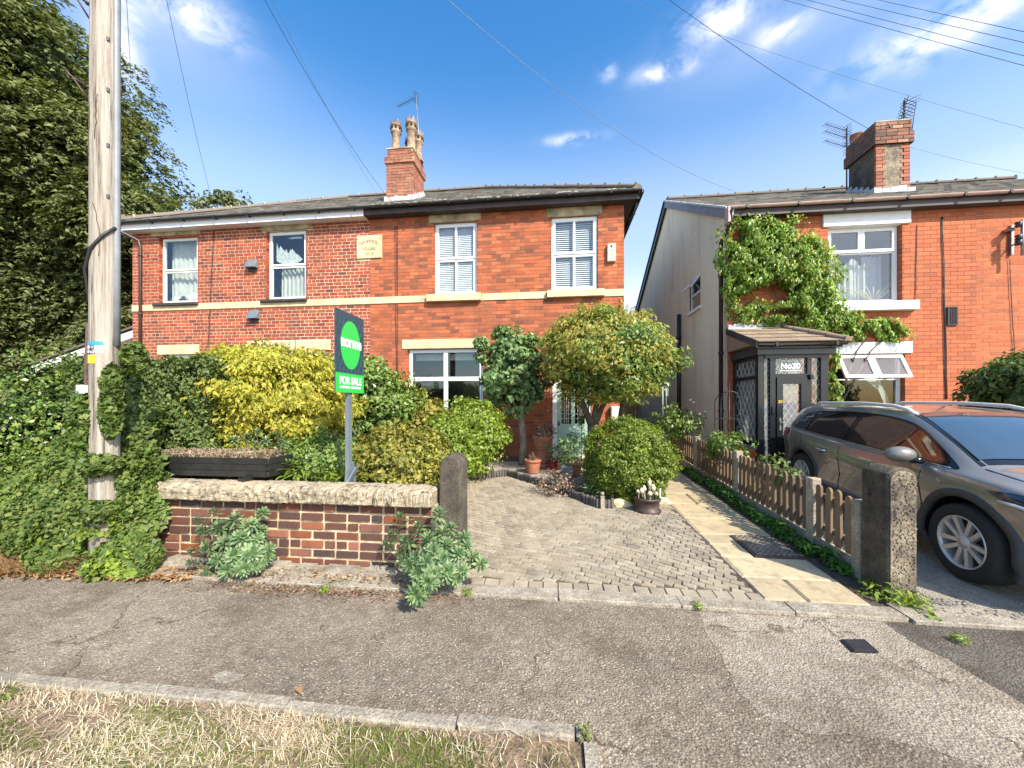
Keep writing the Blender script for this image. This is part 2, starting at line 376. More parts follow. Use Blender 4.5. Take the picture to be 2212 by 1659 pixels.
M['low_bounce_side'] = plain('low_bounce_side_brick', (.17,.12,.095), .9, var=.3)  # unseen side wall, colour darkened to cut its red bounce onto the gable
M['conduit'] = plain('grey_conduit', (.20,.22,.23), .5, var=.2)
M['paver_joint'] = plain('paving_joint_sand', (.085,.07,.05), .95, var=.3, scale=20)
M['flag'] = pieced('yellow_paving_slab', [(.46,.37,.22), (.38,.31,.195), (.52,.42,.26), (.42,.33,.19)], damt=.85, dscale=4.5, dirt=(.20,.165,.115), fine=30, fvar=.6, bmp=.006)
M['rust'] = pierm('rusty_cover', (.08,.05,.04), (.13,.085,.065), (.20,.12,.09))
M['iron'] = plain('cast_iron', (.07,.045,.038), .55, var=.5, scale=14, metal=.3, bmp=.003)
M['fence_wood'] = pieced('weathered_fence_wood', [(.17,.115,.07), (.22,.15,.09), (.12,.085,.055), (.20,.135,.085)], damt=.3, dscale=6, fine=50)
M['fence_post'] = pierm('concrete_fence_post', (.27,.23,.17), (.40,.34,.25), (.47,.41,.31))
M['gate_wood'] = plain('orange_fence_timber', (.40,.23,.10), .8, var=.25, scale=8)
def polem():
    m, n, p, o = nodes('weathered_pole_wood')
    mp = N(n, 'ShaderNodeMapping'); mp.inputs['Scale'].default_value = (26, 26, .8); n.links.new(N(n, 'ShaderNodeNewGeometry').outputs['Position'], mp.inputs[0])
    a = noise(n, 1, 8, .72, vec=mp.outputs[0]); b = noise(n, 1.6, 4)
    c = ramp(n, a, [(.04,.030,.022,.36), (.25,.21,.165,.41), (.40,.355,.29,.52), (.56,.51,.44,.66)])
    c = mixc(n, ramp(n, b, [(0,0,0,.45), (.5,.5,.5,.7)]), c, (.30,.26,.20))
    n.links.new(c, p.inputs['Base Color']); p.inputs['Roughness'].default_value = .9; bump(n, p, a, .03, 1.0); return m
M['pole'] = polem()
M['bark'] = pierm('bark', (.07,.05,.035), (.14,.105,.07), (.22,.17,.12))
M['bark_pale'] = pierm('pale_bark', (.16,.13,.10), (.28,.24,.19), (.36,.32,.26))
M['wire'] = plain('cable', (.02,.02,.022), .5)
M['wire_pale'] = plain('pale_cable', (.16,.2,.26), .5)
M['metal'] = plain('galvanised_steel', (.30,.29,.28), .45, metal=.7, var=.3)
M['dark_metal'] = plain('dark_metal', (.05,.05,.055), .45, metal=.5, var=.2)
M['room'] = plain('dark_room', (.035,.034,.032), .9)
M['glass'] = glass('window_glass', (.93,.95,.94), .07)
M['glass_dark'] = glass('dim_window_glass', (.80,.84,.83), .045)
M['curtain'] = plain('pale_net_curtain', (.50,.52,.47), .9, var=.12)
M['curtain_lilac'] = plain('lilac_curtain', (.40,.40,.45), .9)
M['blind'] = plain('white_blind_slat', (.74,.75,.76), .5, var=.03)
M['frost'] = plain('torn_white_film', (.50,.54,.53), .7, var=.35, scale=14)
M['door_green'] = plain('sage_green_door', (.33,.48,.38), .4, var=.08)
M['terracotta'] = plain('terracotta', (.36,.135,.075), .8, var=.25, scale=14, bmp=.002)
M['red_glaze'] = plain('oxblood_glaze', (.12,.018,.016), .2, var=.2)
M['planter_black'] = plain('black_stained_planter', (.020,.021,.021), .5, var=.35, scale=9, bmp=.003, bscale=50)
M['chim_pot'] = pierm('sooty_clay_pot', (.16,.105,.065), (.33,.24,.16), (.46,.35,.25))
M['chim_pot_red'] = pierm('red_clay_pot', (.20,.07,.045), (.36,.15,.10), (.52,.30,.22))
M['sign_green'] = plain('sign_green', (.035,.46,.075), .35, var=.02)
M['sign_navy'] = plain('sign_navy', (.030,.058,.080), .35, var=.04)
M['sign_scale'] = plain('sign_teal_pattern', (.045,.10,.12), .35, var=.04)
M['sign_white'] = plain('sign_white', (.85,.86,.86), .4, var=.01)
M['sign_post'] = plain('grey_painted_post', (.13,.16,.175), .6, var=.15)
M['blue_tag'] = plain('blue_plate', (.03,.28,.75), .4, var=.05)
M['yellow_tag'] = plain('yellow_plate', (.80,.60,.02), .4, var=.05)
M['ink'] = plain('black_ink', (.02,.02,.02), .6)
M['alarm'] = plain('cream_alarm_box', (.72,.66,.47), .5, var=.04)
M['red'] = plain('red_plastic', (.25,.03,.02), .4)
# foliage
M['lf_tree'] = leafm('leaf_big_tree', [(0.057,0.077,0.024), (0.100,0.121,0.037), (0.142,0.164,0.054), (0.209,0.228,0.093), (0.072,0.096,0.030)], .26, .55, .32)
M['lf_hedge'] = leafm('leaf_privet', [(0.048,0.088,0.025), (0.095,0.146,0.039), (0.146,0.204,0.055), (0.213,0.260,0.086), (0.072,0.114,0.032)], .26, .55, .32)
M['lf_ivy'] = leafm('leaf_ivy', [(0.041,0.080,0.014), (0.077,0.129,0.023), (0.119,0.178,0.036), (0.178,0.215,0.047), (0.060,0.102,0.021)], .26, .55, .32)
M['lf_yellow'] = leafm('leaf_golden_acer', [(.38,.38,.045), (.50,.47,.06), (.22,.27,.035), (.58,.50,.07), (.33,.35,.04), (.46,.29,.08)], .36, .5, .35)
M['lf_green'] = leafm('leaf_laurel', [(0.059,0.118,0.020), (0.118,0.202,0.034), (0.218,0.302,0.059), (0.084,0.151,0.030), (0.302,0.336,0.084)], .25, .38, .5)
M['lf_lime'] = leafm('leaf_lime', [(0.127,0.196,0.021), (0.207,0.287,0.034), (0.287,0.356,0.052), (0.081,0.138,0.017)], .32, .42, .45)
M['lf_olive'] = leafm('leaf_olive_mixed', [(0.175,0.200,0.027), (0.312,0.288,0.044), (0.100,0.138,0.022), (0.400,0.350,0.075), (0.213,0.163,0.037)], .3, .5, .4)
M['lf_maple'] = leafm('leaf_bronze_maple', [(0.218,0.265,0.040), (0.345,0.356,0.057), (0.138,0.196,0.034), (0.483,0.356,0.081), (0.287,0.333,0.052), (0.414,0.287,0.069)], .35, .5, .4)
M['lf_ball'] = leafm('leaf_variegated', [(0.066,0.133,0.044), (0.121,0.211,0.078), (0.221,0.320,0.121), (0.309,0.398,0.166)], .26, .55, .32)
M['lf_yew'] = leafm('leaf_clipped_bush', [(.07,.13,.012), (.13,.19,.02), (.20,.26,.03), (.27,.31,.05)], .28, .45, .4)
M['lf_climb'] = leafm('leaf_climber', [(0.064,0.144,0.015), (0.115,0.230,0.022), (0.187,0.316,0.036), (0.259,0.374,0.051), (0.431,0.402,0.101)], .32, .42, .45)
M['lf_euph'] = leafm('leaf_spurge', [(.055,.11,.045), (.095,.165,.07), (.16,.24,.10), (.24,.29,.13)], .18, .5, .35)
M['lf_weed'] = leafm('leaf_weed', [(0.042,0.114,0.014), (0.072,0.168,0.024), (0.120,0.240,0.036)], .3, .45, .4)
M['lf_dead'] = leafm('leaf_dead', [(0.300,0.150,0.060), (0.400,0.240,0.110), (0.200,0.100,0.050), (0.480,0.340,0.190)], .1, .7, .2)
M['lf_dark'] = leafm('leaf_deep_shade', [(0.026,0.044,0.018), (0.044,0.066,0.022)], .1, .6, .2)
M['straw'] = leafm('dry_grass_blade', [(.50,.41,.27), (.64,.54,.37), (.36,.28,.17), (.74,.65,.48)], .2, .6, .3)
M['grass'] = leafm('green_grass_blade', [(.10,.13,.025), (.17,.20,.045), (.25,.24,.08)], .3, .5, .3)
M['cream_flower'] = plain('cream_petal', (.55,.47,.31), .6, var=.1)
M['pinkish'] = leafm('leaf_reddish', [(.22,.11,.08), (.32,.19,.14), (.14,.13,.06), (.42,.30,.22)], .2, .5, .3)

# ---------------------------------------------------------------- foliage helpers
def raw_mesh(name, V, F, k):
    me = bpy.data.meshes.new(name); me.vertices.add(len(V)); me.vertices.foreach_set('co', V.astype(np.float32).ravel())
    nf = len(F)//k; me.loops.add(len(F)); me.loops.foreach_set('vertex_index', F.astype(np.int32))
    me.polygons.add(nf); me.polygons.foreach_set('loop_start', np.arange(0, len(F), k, dtype=np.int32)); me.polygons.foreach_set('loop_total', np.full(nf, k, dtype=np.int32))
    me.update(calc_edges=True); return me
def unit(a): return a/np.maximum(np.linalg.norm(a, axis=1, keepdims=True), 1e-9)
def leaves(P, Nn, size, asp=.5, A=None, jit=.5, cup=.18, svar=.48):
    """one folded four-point leaf per point; Nn = wanted normal, A = wanted long axis"""
    n = len(P); Nn = unit(Nn+rng.normal(0, jit, (n, 3)))
    if A is None: A = rng.normal(0, 1, (n, 3))
    else: A = A+rng.normal(0, jit*.8, (n, 3))
    A = unit(A-Nn*np.sum(A*Nn, 1, keepdims=True)); B = np.cross(Nn, A)
    L = (size*(1+rng.uniform(-svar, svar, n)))[:, None]; w = L*asp/2
    v = np.stack([P-A*L*.5, P-A*L*.05+B*w+Nn*L*cup, P+A*L*.5-Nn*L*cup*.4, P-A*L*.05-B*w+Nn*L*cup], 1).reshape(-1, 3)
    return v
def leafobj(name, V, mat, parent, kind=None):
    me = raw_mesh(name, V, np.arange(len(V)), 4); me.materials.append(mat)
    o = bpy.data.objects.new(name, me); C.objects.link(o)
    if parent is not None:
        o.parent = parent
        if parent.type == 'EMPTY': o.location = -parent.location
    if kind: o['kind'] = kind
    return o
def clump_pts(c, rad, nc, nl, cr, shell=(.7, 1.05), half=None, flat=1.0):
    """leaf positions gathered in clumps spread through the outer part of an ellipsoid"""
    c = np.array(c); rad = np.array(rad)
    d = unit(rng.normal(0, 1, (nc, 3)))
    if half is not None:
        d[:, 2] = np.where(d[:, 2] < half, np.abs(d[:, 2]), d[:, 2])
    lump = 1+.10*np.sin(d[:, 0:1]*5+c[0]*3)*np.cos(d[:, 2:3]*6+c[1])+.07*np.sin(d[:, 1:2]*11+c[2]*5)
    cc = c+d*rad*rng.uniform(shell[0], shell[1], (nc, 1))*lump
    crs = cr*rng.uniform(.6, 1.35, (nc, 1))
    q = rng.normal(0, 1, (nc, nl, 3)); q = q/np.maximum(np.linalg.norm(q, axis=2, keepdims=True), 1e-6)*rng.uniform(.25, 1, (nc, nl, 1))**.5
    q[:, :, 2] *= flat
    P = cc[:, None, :]+q*crs[:, None, :]
    out = np.repeat(unit(d/rad*rad.mean())[:, None, :], nl, 1)
    Nn = unit((out*.9+q*.8+np.array([0, -.15, .55])).reshape(-1, 3))
    return P.reshape(-1, 3), Nn
def bush(name, label, cat, c, rad, mat, nc=120, nl=60, size=.06, asp=.55, cr=None, core=True, base=None, stems=0, group=None, jit=.5, half=None, flat=.8, stem_mat='bark', extra=None, shell=(.72, 1.06), droop=0):
    c = Vector(c); z0 = gz(c.y) if base is None else base
    t = thing(name, label, cat, (c.x, c.y, z0), group=group)
    cr = cr or max(rad)*.22
    P, Nn = clump_pts(c, rad, nc, nl, cr, half=half, flat=flat, shell=shell)
    ok = P[:, 2] > z0+.01; P = P[ok]; Nn = Nn[ok]
    A = None
    if droop: A = np.stack([P[:, 0]-c.x, P[:, 1]-c.y, -np.full(len(P), droop)], 1)
    V = leaves(P, Nn, size, asp, A=A, jit=jit)
    if extra is not None: V = np.concatenate([V]+extra)
    leafobj('foliage', V, mat, t)
    if core:                                # inner foliage that closes the crown
        n2 = int(nc*nl*.35)
        d = unit(rng.normal(0, 1, (n2, 3))); P2 = np.array(c)+d*np.array(rad)*rng.uniform(.3, .75, (n2, 1)); ok = P2[:, 2] > z0+.01
        leafobj('inner_foliage', leaves(P2[ok], d[ok], size*1.5, .7), mat, t)
    m = MB()
    for i in range(stems):
        a = 2*PI*i/max(1, stems)+random.random(); tip = Vector((c.x+math.cos(a)*rad[0]*.5, c.y+math.sin(a)*rad[1]*.5, c.z+rad[2]*.2))
        b = Vector((c.x+math.cos(a)*rad[0]*.08, c.y+math.sin(a)*rad[1]*.08, z0-.02))
        mid = (b+tip)/2+Vector((0, 0, .1*rad[2])); m.tube([b, mid, tip], [.02, .015, .006], 6)
    if stems: part(m, 'stems', M[stem_mat], t)
    return t
def pxbush(x0, x1, y0, y1, Y, ry=None):
    xm = (x0+x1)/2; a = at(x0, y0, Y); b = at(x1, y1, Y); top = at(xm, y0, Y); bot = at(xm, y1, Y)
    rx = (b.x-a.x)/2
    return ((a.x+b.x)/2, Y, (top.z+bot.z)/2), (rx, ry or rx*.9, (top.z-bot.z)/2)

# ================================================================ GROUND
def strip(x0, x1, ys, dz, mb=None):
    m = mb or MB()
    for a, b in zip(ys[:-1], ys[1:]):
        m.poly([(x0, a, gz(a)+dz), (x1, a, gz(a)+dz), (x1, b, gz(b)+dz), (x0, b, gz(b)+dz)])
    return m
YT = 3.1+.272/SL
struct(strip(-400, 400, [-60, 3.1, YT, 600], -.012), 'ground', M['earth'])
struct(strip(-60, 60, [-12, 3.0], -.004), 'pavement', M['asphalt'])
# pale patch of newer asphalt over the pavement, ragged edge
pe = [gnd(x, y) for x, y in [(1512, 1322), (1530, 1375), (1560, 1410), (1572, 1445), (1600, 1500), (1650, 1545), (1740, 1580), (1860, 1588), (2000, 1612), (2212, 1680)]]
pr = [gnd(x, y) for x, y in [(2212, 1520), (2110, 1462), (2050, 1425), (1985, 1395), (1945, 1370), (1905, 1342)]]
pts = []
def ragged(P, amp):
    out = []
    for a, b in zip(P[:-1], P[1:]):
        k = 4; d = (b-a).normalized(); nr = Vector((-d.y, d.x, 0))
        for i in range(k): out.append(a.lerp(b, i/k)+nr*random.uniform(-amp, amp))
    out.append(P[-1]); return out
L1 = ragged(pe, .012); L2 = ragged(pr, .008)
far = [Vector((6, .55, 0)), Vector((6, 1.35, 0))]
bm = bmesh.new(); vs = [bm.verts.new((p.x, p.y, -.0024)) for p in L1+far+L2]; f = bm.faces.new(vs); bmesh.ops.triangulate(bm, faces=[f])
bmesh.ops.recalc_face_normals(bm, faces=bm.faces)
me = bpy.data.meshes.new('pavement_patch'); bm.to_mesh(me); bm.free()
o = link('pavement_patch', me, M['asphalt_light']); o['kind'] = 'structure'
m = MB().poly([(p.x, p.y, -.0033) for p in [gnd(1905, 1342), gnd(1945, 1372), gnd(1985, 1397), gnd(2050, 1427), gnd(2110, 1465), gnd(2212, 1522), Vector((6, 1.3, 0)), Vector((6, 3.0, 0))]])
struct(m, 'pavement_strip', M['asphalt_dark'])
# garden soil
struct(strip(-7.0, -1.75, [3.4, 6, 9.15], -.004, strip(-1.75, -1.05, [3.55, 4.0], -.004)), 'garden_soil', M['soil'])
# verge in the foreground with concrete edging
VX = .17
struct(MB().box(-7, VX-.05, -3, 1.74, -.3, .012), 'verge', M['straw_soil'])
m_e = []
xs = [-7, -4.6, -3.15, -2.27, -1.35, -.47, .09, VX]
for i, (a, b) in enumerate(zip(xs[:-1], xs[1:])):
    dy = (-.012, .01, -.004, .006, -.008, .004, .006)[i]
    mb = MB().cham(a+.004, b-.004, 1.735+dy, 1.80+dy, -.2, .032+.006*(i % 2), .008)
    m_e.append(mb)
for j, (a, b) in enumerate([(-3, .86), (.86, 1.73)]):
    m_e.append(MB().cham(VX-.045, VX+.015, a+.004, b-.004, -.2, .03, .006))
for mb in m_e:
    o = part(mb, 'edging_stone', M['kerb']); o.parent = bpy.data.objects['verge']
# edging strip along the drives
t = thing('concrete_kerb', 'worn flat concrete kerb line between the grey pavement and the block drive', 'kerb', (0, 3.1, 0))
ks = [-4.6, -3.7, -2.8, -1.9, -.95, .02, .95, 1.75, 2.5]
for i, (a, b) in enumerate(zip(ks[:-1], ks[1:])):
    part(MB().cham(a+.004, b-.004, 2.99, 3.145, -.1, .02+.004*(i % 2), .006), 'kerb_stone', M['kerb'], t)
for i, (a, b) in enumerate([(2.51, 3.4), (3.41, 4.3), (4.31, 5.6)]):
    part(MB().cham(a, b, 2.965, 3.20, -.1, .026, .008), 'kerb_stone', M['kerb'], t)
# low rough plinth in front of the garden wall
m = MB()
for i in range(26):
    a = -4.4+i*.135
    m.box(a, a+.14+random.random()*.03, 3.12+random.random()*.03, 3.33, -.05, .03+random.random()*.03)
o = part(m, 'concrete_footing', M['kerb'], t)
# --- block paved drive
bed = [gnd(1005, 1040), gnd(1095, 1029), gnd(1190, 1058), gnd(1294, 1100), gnd(1327, 1098), gnd(1400, 1085)]
def inpoly(x, y, P):
    c = False; j = len(P)-1
    for i in range(len(P)):
        if (P[i][1] > y) != (P[j][1] > y) and x < (P[j][0]-P[i][0])*(y-P[i][1])/(P[j][1]-P[i][1])+P[i][0]: c = not c
        j = i
    return c
PX0, PX1 = -.98, 1.60
drive = [(-.86, 3.27), (PX1, 3.27), (PX1, bed[-1].y)]+[(p.x, p.y) for p in bed[::-1]]+[(-1.85, bed[0].y), (-1.75, 4.1), (-.98, 3.75)]
drive_o = struct(strip(-1.9, 2.62, [3.75, 5, 7, 9.1], .002, strip(-.92, 2.62, [3.14, 3.75], .002)), 'driveway', M['paver_joint'])
def quadblock(mb, P, z0, h, tilt=0):
    vs = [(p[0], p[1], gz(p[1])+z0) for p in P]; c = Vector((sum(p[0] for p in P)/4, sum(p[1] for p in P)/4, 0))
    top = [(c.x+(p[0]-c.x)*.93, c.y+(p[1]-c.y)*.93, gz(p[1])+z0+h+random.uniform(-tilt, tilt)) for p in P]
    mid = [(p[0], p[1], gz(p[1])+z0+h*.6) for p in P]
    return mb.add(vs+mid+top, [(0,1,5,4),(1,2,6,5),(2,3,7,6),(3,0,4,7),(4,5,9,8),(5,6,10,9),(6,7,11,10),(7,4,8,11),(8,9,10,11)])
blocks = []
ang = R(-24); ca, sa = math.cos(ang), math.sin(ang); bw, bh = .118, .074
for i in range(-50, 60):
    for j in range(-60, 90):
        u = (i+(.5 if j % 2 else 0))*bw; v = j*bh
        vv = v+.05*math.sin(u*1.6+1)
        P = []
        for du, dv in ((0, 0), (1, 0), (1, 1), (0, 1)):
            uu = u+du*(bw-.008); w = v+dv*(bh-.008); w += .10*math.sin(uu*1.3+.8)+.04*math.sin(uu*3.1)
            P.append((ca*uu-sa*w+random.uniform(-.009, .009), sa*uu+ca*w+4+random.uniform(-.007, .007)))
        cxx, cyy = sum(p[0] for p in P)/4, sum(p[1] for p in P)/4
        if inpoly(cxx, cyy, drive):
            P = [(min(p[0], 1.603), max(p[1], 3.268)) for p in P]
            if len(set(P)) == 4 and max(p[0] for p in P)-min(p[0] for p in P) > .03 and max(p[1] for p in P)-min(p[1] for p in P) > .03: blocks.append(P)
blocks.sort(key=lambda P: P[0][0]**2+P[0][1]**2)
x = PX0
while x < PX1-.05:                                   # soldier course along the front
    blocks.insert(0, [(x, 3.155), (x+.121, 3.155), (x+.121, 3.262), (x, 3.262)]); x += .125
m = MB()
for i, P in enumerate(blocks):
    if i < 300: part(quadblock(MB(), P, -.02+random.uniform(-.0025, .002), .034, .003), 'paving_block', M['paver'], drive_o)
    else: quadblock(m, P, -.02, .034, .003)
part(m, 'paving_block', M['paver'], drive_o, kind='stuff')
# --- flagged path
path_o = struct(strip(1.56, 2.66, [3.14, 5, 7, 9.1], .005), 'path', M['soil'])
FX = (1.615, 2.40)
rows = [3.16, 3.52, 3.93, 4.22, 4.50, 5.02, 5.62, 6.15, 6.8, 7.4, 8.1, 8.9]
for i, (a, b) in enumerate(zip(rows[:-1], rows[1:])):
    sp = {0: [1.95], 2: [1.93], 3: [1.93], 6: [2.0], 8: [1.9]}.get(i, [])
    e = [FX[0]]+sp+[FX[1]]
    for k, (p, q) in enumerate(zip(e[:-1], e[1:])):
        if i in (2, 3) and k == 1: continue          # the metal cover lies here
        P = [(p+random.uniform(.002, .012), a+random.uniform(.003, .012)), (q-random.uniform(.002, .012), a+random.uniform(.003, .010)), (q-random.uniform(.002, .012), b-random.uniform(.003, .010)), (p+random.uniform(.002, .012), b-random.uniform(.003, .012))]
        part(quadblock(MB(), P, -.012+random.uniform(-.003, .003), .030, .003), 'paving_slab', M['flag'], path_o)
t = thing('manhole_cover', 'rusty chequered rectangular metal cover set in the yellow slab path', 'manhole cover', (2.15, 4.2, gz(4.2)))
a0, a1, b0, b1 = 1.945, 2.385, 3.945, 4.49
quadb = [(a0, b0), (a1, b0), (a1, b1), (a0, b1)]
part(quadblock(MB(), quadb, .0, .024), 'plate', M['rust'], t)
m = MB()
for i in range(14):
    for j in range(17):
        x = a0+.04+i*(a1-a0-.08)/13; y = b0+.04+j*(b1-b0-.08)/16; s = .009
        d = 1 if (i+j) % 2 else -1
        m.obox((x-s, y-d*s, gz(y)+.022), (2*s, 2*d*s, 0), (-d*.005, .005, 0), (0, 0, .010))
part(m, 'tread_studs', M['kerb'], t, kind='stuff')
# small black cover in the pale patch
g0 = [gnd(1816, 1384), gnd(1868, 1384), gnd(1898, 1411), gnd(1842, 1410)]
t = thing('service_cover', 'small black ribbed service cover in the pale asphalt patch', 'utility cover', g0[0])
part(MB().prism([(p.x, p.y) for p in (g0[3], g0[2], g0[1], g0[0])], 0, .010), 'frame', M['black'], t)
m = MB()
for i in range(6):
    k = .12+.15*i; a = g0[0].lerp(g0[3], k); b = g0[1].lerp(g0[2], k); a2 = g0[0].lerp(g0[3], k+.07); a = a.lerp(b, .1); b = b.lerp(a, .1); a2 = a2+(a-g0[0].lerp(g0[3], k))
    m.obox((a.x, a.y, .010), (b-a), (a2-a), (0, 0, .005))
part(m, 'rib', M['dark_metal'], t)
# right-hand concrete drive
struct(strip(2.80, 14, [3.2, 5, 7, 8.2], .002), 'neighbour_driveway', M['concrete_drive'])
# side passage + gate between the houses
t = thing('side_gate', 'orange timber fence closing the gap between the two houses', 'fence', (2.55, 16.6, .27))
for i in range(13):
    part(MB().box(1.65+i*.145, 1.785+i*.145, 16.6, 16.63, .27, 1.85+.02*(i % 2)), 'board', M['gate_wood'], t)
part(MB().box(1.6, 3.5, 16.64, 16.70, 1.3, 1.4).box(1.6, 3.5, 16.64, 16.70, .5, .6), 'rail', M['gate_wood'], t)

# ================================================================ HOUSE HELPERS
def rects_minus(x0, x1, z0, z1, holes):
    xs = sorted({x0, x1} | {max(x0, min(x1, h[0])) for h in holes} | {max(x0, min(x1, h[1])) for h in holes})
    zs = sorted({z0, z1} | {max(z0, min(z1, h[2])) for h in holes} | {max(z0, min(z1, h[3])) for h in holes})
    out = []
    for a, b in zip(xs[:-1], xs[1:]):
        for c, d in zip(zs[:-1], zs[1:]):
            mx_, mz = (a+b)/2, (c+d)/2
            if not any(h[0] < mx_ < h[1] and h[2] < mz < h[3] for h in holes): out.append((a, b, c, d))
    return out
def wallmb(x0, x1, z0, z1, Y, holes, th=.24, rec=.004):
    m = MB(); holes = [(h[0]-.03, h[1]+.03, h[2], h[3]) for h in holes]
    for a, b, c, d in rects_minus(x0, x1, z0, z1, holes): m.box(a, b, Y+rec, Y+th, c, d)
    return m
def bricks(x0, x1, z0, z1, Y, blocks_, course, L, joint, header_every=4, proud=.003, depth=.12):
    out = []; k = 0; z = z0
    while z+course <= z1+.02:
        za, zb = z, min(z+course-joint, z1); zm = (za+zb)/2
        hd = (k % header_every) == header_every-1 if header_every else False
        l = L/2 if hd else L
        x = x0-((k % 2)*l/2)-(.25*l if hd else 0)
        cuts = sorted([(b[0], b[1]) for b in blocks_ if b[2] < zm < b[3]])
        while x < x1:
            a, b = max(x, x0), min(x+l-joint, x1)
            segs = [(a, b)]
            for c in cuts:
                ns = []
                for (p, q) in segs:
                    if c[1] <= p or c[0] >= q: ns.append((p, q))
                    else:
                        if c[0]-p > .012: ns.append((p, c[0]-.001))
                        if q-c[1] > .012: ns.append((c[1]+.001, q))
                segs = ns
            for (p, q) in segs:
                if q-p > .012: out.append((p, q, Y-random.uniform(0, proud), Y+depth, za+random.uniform(0, .002), zb))
            x += l
        z += course; k += 1
    return out
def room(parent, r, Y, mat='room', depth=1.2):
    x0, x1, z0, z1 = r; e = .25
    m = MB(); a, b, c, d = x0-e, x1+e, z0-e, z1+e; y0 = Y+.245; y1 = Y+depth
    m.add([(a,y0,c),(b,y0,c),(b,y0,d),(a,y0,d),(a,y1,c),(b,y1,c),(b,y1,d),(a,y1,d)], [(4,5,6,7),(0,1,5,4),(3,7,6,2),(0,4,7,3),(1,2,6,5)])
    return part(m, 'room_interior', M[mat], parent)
def frame_mb(x0, x1, z0, z1, y0, y1, w, mull=(), trans=(), m=None):
    m = m or MB()
    m.box(x0, x1, y0, y1, z0, z0+w).box(x0, x1, y0, y1, z1-w, z1)
    m.box(x0, x0+w, y0, y1, z0+w, z1-w).box(x1-w, x1, y0, y1, z0+w, z1-w)
    for q in mull: m.box(q-w*.5, q+w*.5, y0+.003, y1-.003, z0+w, z1-w)
    for q in trans: m.box(x0+w, x1-w, y0+.005, y1-.005, q-w*.5, q+w*.5)
    return m
def wavy(x0, x1, z0, z1, Y, amp=.02, n=60, waves=9, zfun=None):
    m = MB(); vs = []
    for i in range(n+1):
        x = x0+(x1-x0)*i/n; y = Y+amp*math.sin(waves*2*PI*i/n+math.sin(i*.7))
        zt = z1 if zfun is None else zfun(i/n); vs += [(x, y, z0), (x, y*1.0+amp*.3, zt)]
    return m.add(vs, [(2*i, 2*i+2, 2*i+3, 2*i+1) for i in range(n)], True)
def window(parent, r, Y, style='sash', frame='white', recess=.075, curtain=None, w=.055, tz=None, mx_=None, glassm='glass', rm=True):
    x0, x1, z0, z1 = r
    win = part(frame_mb(x0+.01, x1-.01, z0+.01, z1-.008, Y+recess, Y+recess+.07, w*.75), 'window', M[frame], parent)
    tz = tz or (z0+z1)/2; xm = mx_ or (x0+x1)/2
    ia, ib, ic, id_ = x0+w*.75, x1-w*.75, z0+w*.75, z1-w*.75
    yF = Y+recess-.012
    cells = []
    if style == 'sash':      cells = [(ia, ib, tz, id_, (), 0), (ia, ib, ic, tz, (), .02)]
    elif style == 'sash2':   cells = [(ia, ib, tz, id_, (xm,), 0), (ia, ib, ic, tz, (xm,), .02)]
    elif style == 'casement': cells = [(ia, xm, tz, id_, (), 0), (xm, ib, tz, id_, (), 0), (ia, xm, ic, tz, (), .012), (xm, ib, ic, tz, (), .012)]
    elif style == 'topopen': cells = [(ia, xm, tz, id_, (), 0), (xm, ib, tz, id_, (), 0), (ia, ib, ic, tz, (), .03)]
    elif style == 'one': cells = [(ia, ib, ic, id_, (), 0)]
    for (a, b, c, d, mu, dy) in cells:
        sw = w*.85 if dy < .03 else w*.4
        part(frame_mb(a+.003, b-.003, c+.003, d-.003, yF+dy, yF+dy+.045, sw, mu), 'sash', M[frame], win)
        part(MB().box(a+sw*.5, b-sw*.5, yF+dy+.02, yF+dy+.026, c+sw*.5, d-sw*.5), 'pane', M[glassm], win)
    part(MB().box(x0-.004, x1+.004, Y+recess+.07, Y+recess+.12, z0-.01, z0+.012), 'inner_sill', M[frame], win)
    if rm: room(win, r, Y)
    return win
def lintel(parent, r, Y, mat, name='lintel', proud=.03, th=.14):
    x0, x1, z0, z1 = r
    return part(MB().cham(x0, x1, Y-proud, Y+th, z0, z1, .008), name, M[mat], parent)
def slat_blind(win, a, b, c, d, Y, pitch=.028, tilt=.6, wd=.045, name='blind_slat'):
    me = MB().obox((0, 0, 0), (b-a, 0, 0), (0, wd*math.cos(tilt), wd*math.sin(tilt)), (0, -.0008, .0012)).mesh('blind_slat')
    me.materials.append(M['blind']); z = c; k = 0
    while z < d:
        o = bpy.data.objects.new(name, me); C.objects.link(o); o.parent = win; o.location = (a, Y, z); z += pitch
    for q in (.12, .88):
        o = part(MB().tube([(a+(b-a)*q, Y-.003, c), (a+(b-a)*q, Y-.003, d)], .0015, 4), 'blind_cord', M['blind'], win)
        o.location = (0, 0, 0)

# ================================================================ THE SEMI-DETACHED PAIR
Y0 = 9.15; XL = -11.6; XP = -4.69; XR = 1.60; EV = 6.36; YB = Y0+8.0
# ---- openings
W1 = rect(345, 511, 427, 655, Y0); W2 = rect(577, 497.5, 661, 647, Y0)
W3 = rect(352, 766, 424, 900, Y0); W4 = rect(548, 758, 703, 925, Y0)
W5 = rect(937.6, 479, 1030, 636, Y0); W6 = rect(1190.5, 467, 1291, 627.5, Y0)
W7 = rect(881, 753, 1043, 932, Y0); WD = rect(1193.6, 802, 1277, 987, Y0); WD = (WD[0], WD[1], .27, WD[3])
ST0, ST1 = 4.085, 4.255
l1 = rect(324, 494.5, 435, 509, Y0); l2 = rect(566, 480, 675, 497, Y0); l3 = rect(341, 745, 431, 766, Y0); l4 = rect(534.5, 737.5, 714.6, 758, Y0)
l5 = rect(926.7, 459.5, 1039, 479, Y0); l6 = rect(1180, 447.5, 1300, 467, Y0); l7 = rect(869, 732.7, 1053, 753, Y0)
s5 = rect(924, 636.5, 1040, 652, Y0); s6 = rect(1182, 628, 1304.6, 643, Y0)
